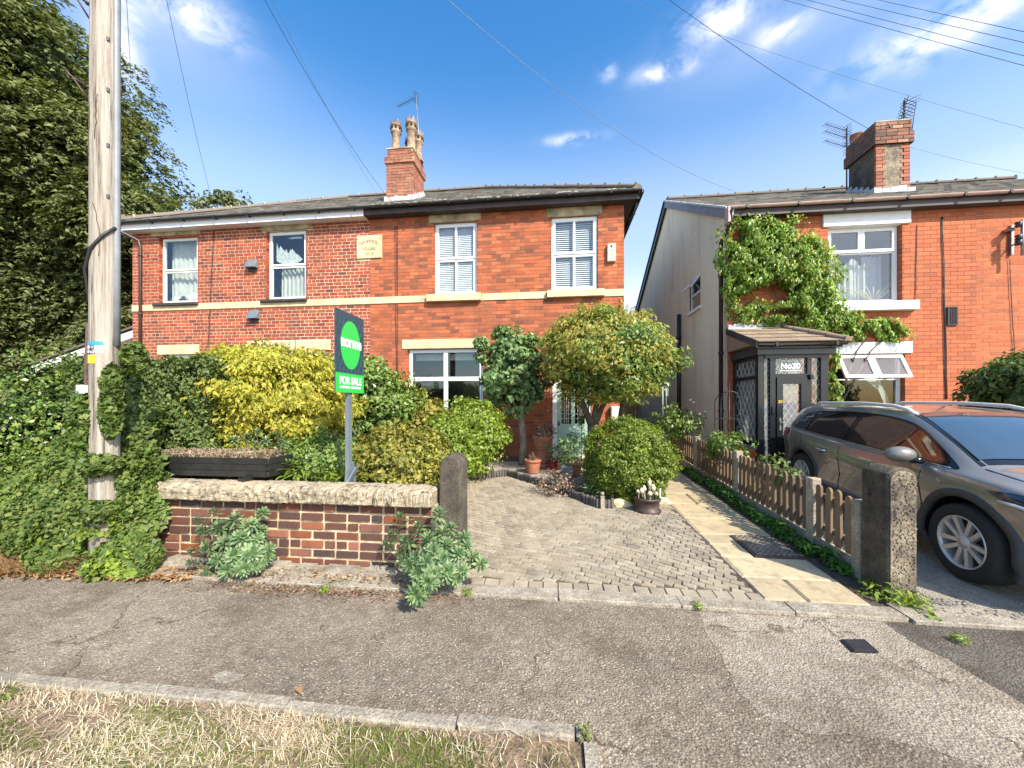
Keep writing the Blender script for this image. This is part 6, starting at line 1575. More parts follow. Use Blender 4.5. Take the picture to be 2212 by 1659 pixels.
# round bush, ivy-ball tree, maple
c, rd = pxbush(1262, 1452, 905, 1088, 5.95, .68)
bush('round_bush', 'clipped round bright green bush at the corner of the gravel bed', 'bush', c, rd, M['lf_yew'], 900, 44, .034, .5, .075, stems=5, shell=(.86, 1.0), jit=.45, flat=.9)
c, rd = pxbush(1038, 1183, 712, 892, 8.0, .62)
t = bush('small_tree', 'small tree with dark variegated ball crown on a pale trunk by the window', 'tree', c, rd, M['lf_ball'], 120, 44, .10, .75, .17, shell=(.65, 1.08))
g_ = gz(8.0); tx = at(1128, 950, 8.0).x
part(MB().tube([(tx, 8.0, g_), (tx+.03, 8.0, g_+.5), (tx-.02, 8.0, g_+1.0), (tx+.04, 8.0, g_+1.5), (c[0], 8.0, c[2]+.2)], [.085, .07, .075, .06, .03], 12), 'trunk', M['bark_pale'], t)
part(MB().tube([(tx, 8.0, g_+1.0), (tx-.25, 7.9, g_+1.5), (tx-.4, 7.9, g_+1.8)], [.04, .03, .01], 8).tube([(tx, 8.0, g_+1.1), (tx+.25, 7.95, g_+1.45), (tx+.35, 7.9, g_+1.8)], [.04, .03, .01], 8), 'branch', M['bark_pale'], t)
p = at(1040, 742, 7.7); patch(240, [((p.x, 7.7, p.z), (.16, .12, .12), 1)], .09, M['lf_ball'], t, name='side_shoot')
c, rd = pxbush(1182, 1432, 672, 866, 7.2, 1.0)
t = bush('maple_tree', 'bronze and green japanese maple with broad domed crown before the front door', 'tree', c, rd, M['lf_maple'], 620, 60, .072, .42, .22, jit=.45, droop=.6, flat=.5, core=True)
P_, Nn = clump_pts((c[0]+.15, c[1]-.3, c[2]-.1), (rd[0]*.92, rd[1]*.85, rd[2]*.85), 200, 50, .22, flat=.5); leafobj('green_foliage', leaves(P_, Nn, .072, .4), M['lf_green'], t)
bx0 = at(1283, 950, 7.2).x; g_ = gz(7.2)
part(MB().tube([(bx0, 7.2, g_), (bx0, 7.2, g_+.55), (bx0-.03, 7.2, g_+.95)], [.11, .10, .095], 12), 'trunk', M['bark'], t)
for (a, b, r0) in ((at(1262, 880, 7.1), at(1235, 800, 7.0), .055), (at(1300, 880, 7.2), at(1350, 800, 7.0), .05), (at(1285, 890, 7.2), at(1300, 800, 7.3), .05)):
    part(MB().tube([(bx0-.02, 7.2, g_+.9), a, b], [.075, r0, .02], 10), 'limb', M['bark'], t)
x2 = at(1337, 940, 7.6).x; part(MB().tube([(x2, 7.6, gz(7.6)), (x2+.02, 7.6, 1.2), (x2+.1, 7.5, 1.9), (x2+.3, 7.4, 2.4)], [.06, .055, .045, .02], 10), 'trunk', M['bark'], t)
# wispy outer shoots of the maple
mb = MB(); Vs = []
for i in range(70):
    a = random.uniform(-.5, PI+.5); e = random.uniform(-.1, .9); d = Vector((math.cos(a), -.35, math.sin(a)*.9+.1)); s = Vector((c[0]+d.x*rd[0]*.85, c[1]+random.uniform(-.5, .3), c[2]+d.z*rd[2]*.85)); e_ = s+d*random.uniform(.08, .26)
    mb.tube([s, e_], [.004, .0015], 4, False); P_ = np.array([list(s.lerp(e_, random.random())) for k in range(16)])+rng.normal(0, .02, (16, 3)); Vs.append(leaves(P_, np.tile([0, -.4, .8], (16, 1)), .07, .4))
part(mb, 'twigs', M['bark'], t); leafobj('shoot_leaves', np.concatenate(Vs), M['lf_maple'], t)
# climber on the right house
def wallclimb(name, label, blobs, Y, mat, n, size, cat='climber', holes=()):
    t = thing(name, label, cat, (at(blobs[0][0], blobs[0][1], Y).x, Y, .25)); Ps = []; Ns = []
    for (x, y, a, b, th) in blobs:
        c = at(x, y, Y-th*.4); e1 = at(x+a, y, Y-th*.4); r_x = e1.x-c.x; r_z = abs(at(x, y-b, Y).z-c.z); m_ = int(n*a*b/ 5000)+10
        q = rng.normal(0, .50, (m_, 3)); q = q/np.maximum(1, np.linalg.norm(q, axis=1, keepdims=True)/1.18)
        P = np.array(c)+q*np.array([r_x, th, r_z]); P[:, 1] = np.minimum(P[:, 1], Y-.02); Ps.append(P); Ns.append(q*np.array([.6, .2, .6])+np.array([0, -.8, .5]))
    P = np.concatenate(Ps); N_ = np.concatenate(Ns); f_ = np.sin(P[:, 0]*13+np.sin(P[:, 2]*9)*1.5)*np.sin(P[:, 2]*12+P[:, 0]*4)+.7*np.sin(P[:, 0]*31)*np.sin(P[:, 2]*27+1); ok = f_+rng.normal(0, .35, len(P)) > -.32
    for (hx_, hy_, ha, hb) in holes:
        hc = at(hx_, hy_, Y); hr = at(hx_+ha, hy_, Y).x-hc.x; hz = hc.z-at(hx_, hy_+hb, Y).z; ok &= ((P[:, 0]-hc.x)/hr)**2+((P[:, 2]-hc.z)/hz)**2 > 1+rng.normal(0, .25, len(P))
    P = P[ok]; N_ = N_[ok]; k = np.sin(P[:, 0]*9)*np.sin(P[:, 2]*8+P[:, 0]*3)+.5*np.sin(P[:, 0]*21+P[:, 2]*17); P[:, 1] -= .09*k+.02
    P[:, 1] = np.minimum(P[:, 1], Y-.02)
    leafobj('foliage', leaves(P, N_, size, .40, jit=.55, A=np.tile([0, -.3, -1.0], (len(P), 1))), mat, t); return t
cl = wallclimb('climber', 'bright green climbing shrub on the orange brick above the porch', [(1630, 510, 75, 34, .22), (1600, 565, 48, 50, .2), (1660, 560, 90, 60, .32), (1700, 520, 55, 40, .22), (1740, 575, 60, 45, .26), (1690, 610, 110, 50, .32), (1755, 645, 55, 55, .28), (1610, 625, 45, 38, .18), (1715, 655, 65, 35, .24), (1600, 672, 30, 18, .12), (1680, 688, 50, 16, .12), (1790, 690, 62, 24, .22), (1850, 700, 50, 15, .16), (1905, 705, 35, 12, .12), (1925, 722, 36, 14, .12), (1830, 724, 40, 12, .12), (1600, 490, 18, 14, .1), (1668, 488, 30, 12, .1), (1620, 665, 45, 30, .1)], Y3, M['lf_climb'], 10500, .075, holes=((1655, 640, 52, 24), (1600, 655, 16, 18), (1725, 500, 26, 16), (1585, 520, 14, 22), (1680, 680, 40, 9), (1870, 685, 16, 8)))
m = MB(); b_ = at(1800, 900, Y3-.06)
for tx_, ty_ in ((1760, 700), (1700, 620), (1640, 560), (1600, 600), (1740, 560), (1940, 700), (1880, 720), (1620, 690)):
    e_ = at(tx_, ty_, Y3-.06); mid = at((1800+tx_)/2+10, 760, Y3-.05); m.tube([b_, mid, e_], [.02, .012, .006], 5)
part(m, 'woody_stems', M['bark'], cl)
for i in range(34):                                     # short bare twigs on the brick
    pass
t2 = wallclimb('climber', 'narrow leafy climber between the porch and the lower white window', [(1796, 790, 10, 38, .1), (1800, 850, 12, 34, .1), (1790, 900, 14, 30, .1)], Y3-.1, M['lf_climb'], 16000, .08)
# right edge shrub
c, rd = pxbush(2152, 2330, 775, 950, 6.1, .8)
bush('dark_shrub', 'dark glossy evergreen shrub at the right edge beyond the car', 'shrub', c, rd, M['lf_hedge'], 150, 50, .085, .5, .2, stems=3)
# weeds
def weeds(name, label, spots, n, size, mat='lf_weed', cat='weeds', asp=.4, h=.10, kind=None):
    V = []
    for (x, y, r_, k, hh) in spots:
        m_ = int(n*k); a = rng.uniform(0, 2*PI, m_); q = r_*np.sqrt(rng.random(m_)); P = np.stack([x+np.cos(a)*q*.7, y+np.sin(a)*q, gz(y)+.01+rng.random(m_)**1.3*hh], 1)
        V.append(leaves(P, np.stack([np.cos(a)*.4, np.sin(a)*.4, np.full(m_, .9)], 1), size, asp, A=np.stack([np.cos(a), np.sin(a), np.full(m_, .5)], 1), jit=.5))
    me = raw_mesh(name, np.concatenate(V), np.arange(sum(len(v) for v in V)), 4); me.materials.append(M[mat]); o = bpy.data.objects.new(name, me); C.objects.link(o); tag(o, label, cat)
    if kind: o['kind'] = kind
    return o
sp = [(2.53+random.uniform(-.04, .04), 3.75+i*.11, .08+random.uniform(0, .04), 1, .06+random.uniform(0, .08)) for i in range(38)]
weeds('weed_strip', 'strip of dark green weeds along the foot of the picket fence', sp, 105, .06, kind='stuff')
weeds('weed_clump', 'bright green weed clump at the foot of the pitted gate post', [(2.60, 3.22, .10, 1, .13), (2.70, 3.17, .10, 1, .10), (2.5, 3.32, .1, .7, .10)], 90, .06, 'lf_lime', 'weed', .28)
weeds('dandelion', 'flat-leaved weed spreading over the concrete kerb below the pitted gate post', [(2.66, 3.03, .07, 1, .02)], 18, .08, 'lf_lime', 'weed', .3)
for (x, y, lb) in ((1508, 1316, 'small weed in the joint where the pale asphalt patch begins'), (2075, 1388, 'small weed on the dark strip of asphalt at the right'), (1010, 1285, 'yellowish moss and weeds beside the spurge at the kerb'), (1265, 1600, 'green grass tuft at the corner of the verge edging'), (700, 1278, 'little green weed in the footing of the garden wall'), (20, 1515, 'grass tuft on the edging at the far left')):
    g_ = gnd(x, y); weeds('weed_tuft', lb, [(g_.x, g_.y, .05, 1, .035 if y < 1500 else .06)], 60, .035, 'lf_lime' if y < 1500 else 'grass', 'weed', .25)

# ================================================================ BIG TREE AND TREES BEHIND
bt = thing('large_tree', 'huge dense pinnate-leaved tree filling the sky behind the telegraph pole', 'tree', (-23, 14.5, .27))
def sprays(blobs, mat, parent, size, nm='foliage'):
    Vs = []
    for (c, rd, nc, nl) in blobs:
        c = np.array(c, float); rd = np.array(rd, float); d = unit(rng.normal(0, 1, (nc, 3))); d[:, 1] = -np.abs(d[:, 1])*.9+rng.normal(0, .25, nc); d = unit(d)
        lump = 1+.07*np.sin(d[:, 0:1]*9+1)*np.cos(d[:, 2:3]*8)
        cc = c+d*rd*rng.uniform(.72, 1.03, (nc, 1))*lump
        out = unit(d/rd*rd.mean()); dr = unit(out*np.array([1, 1, .2])+rng.normal(0, .35, (nc, 3))+np.array([0, 0, -.55]))      # drooping spray direction
        k = rng.random((nc, nl, 1)); sd = np.cross(dr, np.array([0, 0, 1.0])); sd = unit(sd)
        L = rng.uniform(.6, 1.25, (nc, 1, 1)); s = (rng.random((nc, nl, 1))-.5)*2
        P = cc[:, None, :]+dr[:, None, :]*k*L+sd[:, None, :]*s*.30*(1-.5*k)+rng.normal(0, .055, (nc, nl, 3)); P[:, :, 2] -= (k[:, :, 0]**2)*.25
        Nn = unit((out[:, None, :]*.5+np.array([0, -.25, .9])+rng.normal(0, .3, (nc, nl, 3))).reshape(-1, 3))
        A = (dr[:, None, :]*.8+sd[:, None, :]*np.sign(s)*.9+np.zeros((nc, nl, 3))).reshape(-1, 3)
        Vs.append(leaves(P.reshape(-1, 3), Nn, size, .46, A=A, jit=.2))
    leafobj(nm, np.concatenate(Vs), mat, parent)
BL = [((-26.0, 14.5, 9.0), (9.2, 5, 10.6)), ((-20.2, 15.0, 5.6), (5.2, 3.0, 4.6)), ((-17.7, 13.6, 8.4), (2.3, 2, 2.3)), ((-19.1, 13.5, 12.0), (2.4, 2, 2.6)), ((-23.3, 13, 15.0), (4.0, 2.6, 3.2)), ((-16.3, 14.6, 5.4), (1.8, 1.8, 4.2)), ((-27.7, 11, 10.5), (6, 3, 5)), ((-18.3, 11.4, 10.8), (2.6, 1.7, 2.0)), ((-15.9, 12.2, 8.6), (1.6, 1.3, 1.3)), ((-19.2, 10.8, 14.0), (2.4, 1.6, 2.0)), ((-21.7, 12, 8.2), (3, 1.6, 1.6))]
sprays([(c, r, int(125*(r[0]*r[2])**.90), 30) for c, r in BL], M['lf_tree'], bt, .175)
Vs = []
for c, r in BL:
    n_ = int(160*(r[0]*r[2])**.85); d = unit(rng.normal(0, 1, (n_, 3))); P = np.array(c)+d*np.array(r)*rng.uniform(.35, .8, (n_, 1)); Vs.append(leaves(P, d, .5, .6))
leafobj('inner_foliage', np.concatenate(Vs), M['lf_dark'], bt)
part(MB().tube([(-22, 15, 0), (-22, 15, 4), (-21.5, 14.8, 8), (-21.5, 14.5, 13)], [.5, .42, .3, .1], 12), 'trunk', M['bark'], bt)
for q in (((-22, 15, 3.5), (-19, 14, 6.5), (-16.5, 13.5, 8)), ((-22, 15, 5), (-26, 14, 9), (-28, 13, 12)), ((-21.6, 14.8, 8), (-18.5, 14, 11), (-17, 13.8, 12.5))): part(MB().tube(q, [.2, .13, .04], 8), 'limb', M['bark'], bt)
tb = thing('garden_tree', 'treetop just showing over the hipped roof beside the large tree', 'tree', (-19, 20, .27))
P_, Nn = clump_pts(at(470, 452, 20)+Vector((0, 0, -.9)), (3.2, 2, 1.7), 110, 30, .4); leafobj('foliage', leaves(P_, Nn, .22, .6), M['lf_tree'], tb)
q = at(470, 452, 20); part(MB().tube([(q.x, 20, 0), (q.x, 20, q.z-1)], [.3, .1], 8), 'trunk', M['bark'], tb)
mb = MB(); Vs = []
for (x, y) in ((452, 428), (468, 436), (492, 425), (502, 440), (520, 436), (485, 438)):
    e_ = at(x, y, 19.5); s = e_+Vector((random.uniform(-.3, .3), 0, -1.0)); mb.tube([s, e_], .02, 4); P_ = np.array([list(s.lerp(e_, k/26)) for k in range(27)])+rng.normal(0, .14, (27, 3)); Vs.append(leaves(P_, np.tile([0, -.5, .6], (27, 1)), .22, .6))
part(mb, 'twigs', M['bark'], tb, kind='stuff'); leafobj('shoot_leaves', np.concatenate(Vs), M['lf_tree'], tb)
tb = thing('distant_tree', 'bare-topped distant tree low in the gap between the two houses', 'tree', (6, 40, .27))
q = at(1362, 668, 40); P_, Nn = clump_pts((q.x, 40, q.z-3.2), (1.6, 1.5, 3), 40, 24, .5); leafobj('foliage', leaves(P_, Nn, .3, .6), M['lf_green'], tb)
part(MB().tube([(q.x, 40, 0), (q.x, 40, q.z)], [.3, .05], 8).tube([(q.x, 40, q.z-2), (q.x+.5, 40, q.z+.2)], [.1, .03], 6), 'trunk', M['bark'], tb)

# ================================================================ POTS AND SMALL THINGS
def pot(name, label, px_, py, h, r, mat, plant=None, rings=True, Y=None):
    g_ = gnd(px_, py); g_.z += .03; t = thing(name, label, 'plant pot', g_)
    pr = [(0, 0), (r*.68, 0), (r*.74, h*.1), (r*.95, h*.72), (r*.96, h*.8), (r*1.04, h*.82), (r*1.06, h*.98), (r*1.0, h), (r*.9, h*.97), (r*.86, h*.7), (0, h*.7)]
    part(MB().lathe(pr, g_, 22), 'pot', M[mat], t)
    if rings:
        for k in (.35, .6): part(MB().lathe([(r*(.72+.26*k), h*k-.006), (r*(.75+.26*k), h*k), (r*(.72+.26*k), h*k+.006)], g_, 22), 'band', M[mat], t)
    part(MB().lathe([(0, h*.86), (r*.9, h*.86)], g_, 14), 'compost', M['soil'], t)
    if plant:
        mt, sz, n_, sp_, hh = plant; c = (g_.x, g_.y, g_.z+h+hh*.45); P_, Nn = clump_pts(c, (sp_, sp_, hh*.6), max(6, n_//16), 16, sp_*.35); leafobj('plant', leaves(P_, Nn, sz, .45), M[mt], t)
    return t, g_
t, g_ = pot('plant_pot', 'ribbed terracotta pot with spiky pale succulent, front left of the bed', 1151, 1026, .27, .155, 'terracotta')
V = []
for i in range(26):
    a = i*2.4; e = random.uniform(.4, 1.35); l = random.uniform(.13, .2); b = np.array([g_.x, g_.y, g_.z+.25]); d = np.array([math.cos(a)*math.cos(e), math.sin(a)*math.cos(e), math.sin(e)]); w_ = np.array([-math.sin(a), math.cos(a), 0])*.014; V += [b-w_, b+w_, b+d*l+w_*.1, b+d*l-w_*.1]
leafobj('spiky_leaves', np.array(V), M['pinkish'], t)
g_ = gnd(1170, 1020); g_.y += .25; g_.z = gz(g_.y)+.03; t = thing('plant_pot', 'tall stacked terracotta pots with sprawling plant, behind the ribbed pot', 'plant pot', g_)
for (z_, r_, h_) in ((0, .15, .10), (.10, .115, .27), (.37, .13, .05)): part(MB().lathe([(r_*.85, 0), (r_, h_*.3), (r_, h_*.9), (r_*.9, h_)], g_+Vector((0, 0, z_)), 20), 'pot', M['terracotta'], t)
part(MB().lathe([(.12, .40), (.17, .46), (.185, .60), (.20, .61), (.20, .65), (.17, .65), (.16, .5), (0, .5)], g_, 22), 'pot', M['terracotta'], t)
P_, Nn = clump_pts((g_.x, g_.y, g_.z+.74), (.24, .2, .15), 26, 16, .08); leafobj('plant', leaves(P_, Nn, .055, .5), M['pinkish'], t)
part(MB().tube([(g_.x+.02, g_.y, g_.z+.6), (g_.x+.03, g_.y, g_.z+1.05)], .008, 5), 'stalk', M['bark'], t)
pot('plant_pot', 'small oxblood glazed pot with leafy plant between the terracotta pots', 1195, 1020, .22, .12, 'red_glaze', ('lf_ball', .05, 260, .17, .30), False)
pot('plant_pot', 'banded terracotta pot with a large dark round succulent bush', 1238, 1032, .26, .165, 'terracotta', ('lf_ball', .055, 800, .30, .46))
g_ = gnd(1222, 960+20); 
r = rect(1213, 1000, 1225, 1020, 6.8); o = part(MB().box(r[0], r[1]+.1, 6.8, 6.95, gz(6.8)+.03, gz(6.8)+.26), 'stone_block', M['grey_board']); tag(o, 'small grey block behind the oxblood pot by the door', 'block')
# bowl with little plants near the lime shrub
pot('plant_pot', 'shallow pale stone bowl of small plants below the lime shrub', 974+10, 1018-4, .12, .19, 'stone_dirty', ('lf_lime', .05, 120, .18, .12), False)
# toadstool ornaments
for i, (x, y, h, lb) in enumerate(((1018, 985, .28, 'tallest of the white toadstool ornaments left of the ribbed pot'), (1030, 1000, .20, 'middle-sized white toadstool ornament left of the ribbed pot'), (1056, 1000, .19, 'white toadstool ornament nearest to the ribbed pot'))):
    g_ = gnd(x, y+22); g_.z += .02; t = thing('toadstool_ornament', lb, 'ornament', g_, group='toadstool ornaments')
    part(MB().lathe([(.02, 0), (.016, h*.5), (.012, h*.8)], g_, 10), 'stem', M['mortar_white'], t); part(MB().lathe([(.012, h*.72), (.055, h*.7), (.05, h*.8), (.025, h*.95), (0, h*1.0)], g_, 14), 'cap', M['mortar_white'], t)
# cast round planter with pale fungi-like ornaments
g_ = gnd(1403, 1112); g_.y += .14; t = thing('cast_planter', 'round rust-brown planter with pale ornaments and spikes beside the slab path', 'planter', g_)
part(MB().lathe([(0, 0), (.175, 0), (.185, .02), (.18, .04), (.158, .055), (.155, .15), (.175, .165), (.185, .185), (.178, .205), (.15, .2), (.14, .14), (0, .14)], g_, 32), 'pot', M['iron'], t)
part(MB().lathe([(0, .155), (.145, .155)], g_, 16), 'compost', M['soil'], t)
m = MB()
for i in range(14):
    a = 2*PI*i/14; c_ = g_+Vector((math.cos(a)*.145, math.sin(a)*.145, .19)); tn = Vector((-math.sin(a), math.cos(a), 0)); m.add([c_-tn*.022, c_+tn*.022, c_+Vector((math.cos(a)*.02, math.sin(a)*.02, .11))], [(0, 1, 2)])
part(m, 'pointed_leaf_ring', M['lf_dark'], t)
for (dx, dy, h, s) in ((-.08, -.05, .20, .032), (.02, -.08, .16, .036), (.08, .0, .25, .034), (-.03, .03, .22, .03), (.05, .08, .32, .03), (-.11, .04, .15, .028), (.11, -.05, .15, .026)):
    q = g_+Vector((dx, dy, .15)); part(MB().lathe([(.018, 0), (.014, h*.55), (s, h*.6), (s*.95, h*.75), (s*.4, h*.9), (0, h*.92)], q, 12), 'ornament', M['cream_flower'], t)
part(MB().tube([g_+Vector((.15, -.05, .1)), g_+Vector((.16, -.05, .33))], .008, 6), 'white_stick', M['white'], t)
# dry plants at the bed edge
g_ = gnd(1205, 1078); g_.y += .2
bush('dry_plant', 'dry pinkish-brown plant hanging over the log-roll edging', 'plant', (g_.x, g_.y, gz(g_.y)+.2), (.32, .2, .2), M['pinkish'], 40, 16, .045, .5, .1, core=False)
g_ = gnd(1255, 1080); g_.y += .3; g_.z = gz(g_.y)+.04
t = thing('driftwood', 'weathered grey-brown driftwood branches lying under the round bush', 'driftwood', g_)
for i in range(4): a = Vector((g_.x-.35+i*.05, g_.y+i*.09, g_.z+.04+.02*i)); part(MB().tube([a, a+Vector((.3, -.03, .05)), a+Vector((.62, .02, .0))], [.02, .035, .015], 8), 'branch', M['bark_pale'], t)
g_ = gnd(1290, 1085); g_.y += .15
bush('fern_plant', 'small dark fern beside the ball-topped post', 'plant', (g_.x+.1, g_.y, gz(g_.y)+.12), (.25, .16, .13), M['lf_hedge'], 20, 20, .07, .3, .1, core=False)
# rocks at the corner of the bed
for i, (x, y, s, lb) in enumerate(((1345, 1098, .09, 'pale rough rock between the ball-topped post and the rusty planter'), (1432, 1092, .08, 'rough stone right of the rusty planter at the path edge'))):
    g_ = gnd(x, y); bm = bmesh.new(); bmesh.ops.create_icosphere(bm, subdivisions=2, radius=s)
    for v in bm.verts: v.co = Vector((v.co.x*1.9, v.co.y*1.2, v.co.z*.9))*random.uniform(.85, 1.12)+g_+Vector((0, .1, s*.3))
    me = bpy.data.meshes.new('rock'); bm.to_mesh(me); bm.free(); tag(link('rock', me, M['stone']), lb, 'rock')
# rose at the door, shrub by the trellis
g_ = Vector((at(1256, 900, 7.9).x, 7.9, gz(7.9))); t = thing('rose_stem', 'single tall stem with one cream rose before the green door', 'rose', g_)
z_ = at(1258, 896, 7.9).z; part(MB().tube([g_, (g_.x+.01, 7.9, z_)], .008, 6), 'stem', M['lf_weed'], t); part(MB().lathe([(0, -.03), (.035, -.01), (.05, .02), (.03, .05), (0, .05)], (g_.x+.02, 7.9, z_), 12), 'bloom', M['cream_flower'], t)
P_ = np.array([[g_.x+random.uniform(-.05, .04), 7.88, z_-random.uniform(.06, .2)] for k in range(14)]); leafobj('leaf', leaves(P_, np.tile([0, -1, .2], (14, 1)), .08, .6), M['lf_hedge'], t)
g_ = at(1485, 905, 8.3); bush('white_rose_bush', 'loose bush with cream flowers behind the round bush near the fence end', 'bush', (g_.x-.3, 8.2, 1.15), (.5, .35, .35), M['lf_green'], 50, 24, .055, .5, .14)
o_ = bpy.data.objects['white_rose_bush']
for (x, y) in ((1506, 865), (1530, 895), (1545, 890), (1515, 870)):
    q = at(1430+(x-1430)*.8, y, 8.0); part(MB().lathe([(0, -.02), (.025, 0), (.03, .02), (0, .03)], q, 10), 'bloom', M['cream_flower'], o_)
tx0, tx1 = at(1557, 900, 6.9).x, at(1600, 900, 6.9).x; g0_ = gz(6.9)
t = thing('obelisk_trellis', 'arched metal garden trellis standing before the porch side window', 'trellis', ((tx0+tx1)/2, 6.9, g0_)); zt_ = at(1578, 845, 6.9).z; zs_ = at(1578, 870, 6.9).z; xc_ = (tx0+tx1)/2
for dy in (0, .25):
    P_ = [(tx0, 6.9+dy, g0_), (tx0, 6.9+dy, zs_)]+[(xc_-math.cos(PI*i/10)*(tx1-tx0)/2, 6.9+dy*abs(math.cos(PI*i/10)), zs_+math.sin(PI*i/10)*(zt_-zs_)) for i in range(11)]+[(tx1, 6.9+dy, zs_), (tx1, 6.9+dy, g0_)]
    part(MB().tube(P_, .007, 6), 'hoop', M['dark_metal'], t)
part(MB().tube([(xc_, 6.95, g0_), (xc_, 6.95, zt_+.15)], .006, 6), 'spike', M['dark_metal'], t)
for z_ in (at(1578, 905, 6.9).z, at(1578, 950, 6.9).z): part(MB().tube([(tx0, 6.9, z_), (tx1, 6.9, z_), (tx1, 7.15, z_), (tx0, 7.15, z_), (tx0, 6.9, z_)], .006, 6), 'ring', M['dark_metal'], t)
c, rd = pxbush(1535, 1612, 935, 1000, 6.6, .3)
bush('camellia', 'small leafy shrub growing through the picket fence below the trellis', 'shrub', (c[0], c[1], c[2]), rd, M['lf_green'], 50, 26, .06, .5, .12, core=False, stems=2)
c, rd = pxbush(1640, 1700, 985, 1040, 5.2, .2)
bush('fence_vine', 'little vine with leaves over the pickets near the car boot', 'vine', (FXX+.05, 5.0, .75), (.16, .3, .16), M['lf_hedge'], 20, 12, .06, .5, .1, core=False)

# ================================================================ CAR
def lerp(a, b, t): return a+(b-a)*t
def sstep(a, b, x): t = max(0, min(1, (x-a)/(b-a))); return t*t*(3-2*t)
def interp(x, P):
    if x <= P[0][0]: return P[0][1]
    for (a, b), (c, d) in zip(P[:-1], P[1:]):
        if x <= c:
            t = (x-a)/(c-a); return lerp(b, d, t*t*(3-2*t)) if False else lerp(b, d, t)
    return P[-1][1]
def smooth_interp(x, P):            # Catmull-Rom
    n = len(P)
    if x <= P[0][0]: return P[0][1]
    if x >= P[-1][0]: return P[-1][1]
    i = max(k for k in range(n-1) if P[k][0] <= x); (x1, y1), (x2, y2) = P[i], P[i+1]
    m1 = (P[i+1][1]-P[i-1][1])/(P[i+1][0]-P[i-1][0]) if i > 0 else (y2-y1)/(x2-x1)
    m2 = (P[i+2][1]-P[i][1])/(P[i+2][0]-P[i][0]) if i < n-2 else (y2-y1)/(x2-x1)
    h = x2-x1; t = (x-x1)/h
    return (2*t**3-3*t**2+1)*y1+(t**3-2*t**2+t)*h*m1+(-2*t**3+3*t**2)*y2+(t**3-t**2)*h*m2
M['paint'] = None
def carpaint(name, c):
    m, n, p, o = nodes(name); p.inputs['Base Color'].default_value = (*c, 1); p.inputs['Metallic'].default_value = .45; p.inputs['Roughness'].default_value = .32
    p.inputs['Coat Weight'].default_value = 1.0; p.inputs['Coat Roughness'].default_value = .02
    f = noise(n, 2.5, 4, .6, coord='obj'); n.links.new(ramp(n, f, [(.16,.16,.16,.3), (.24,.24,.24,.7)]), p.inputs['Roughness']); return m
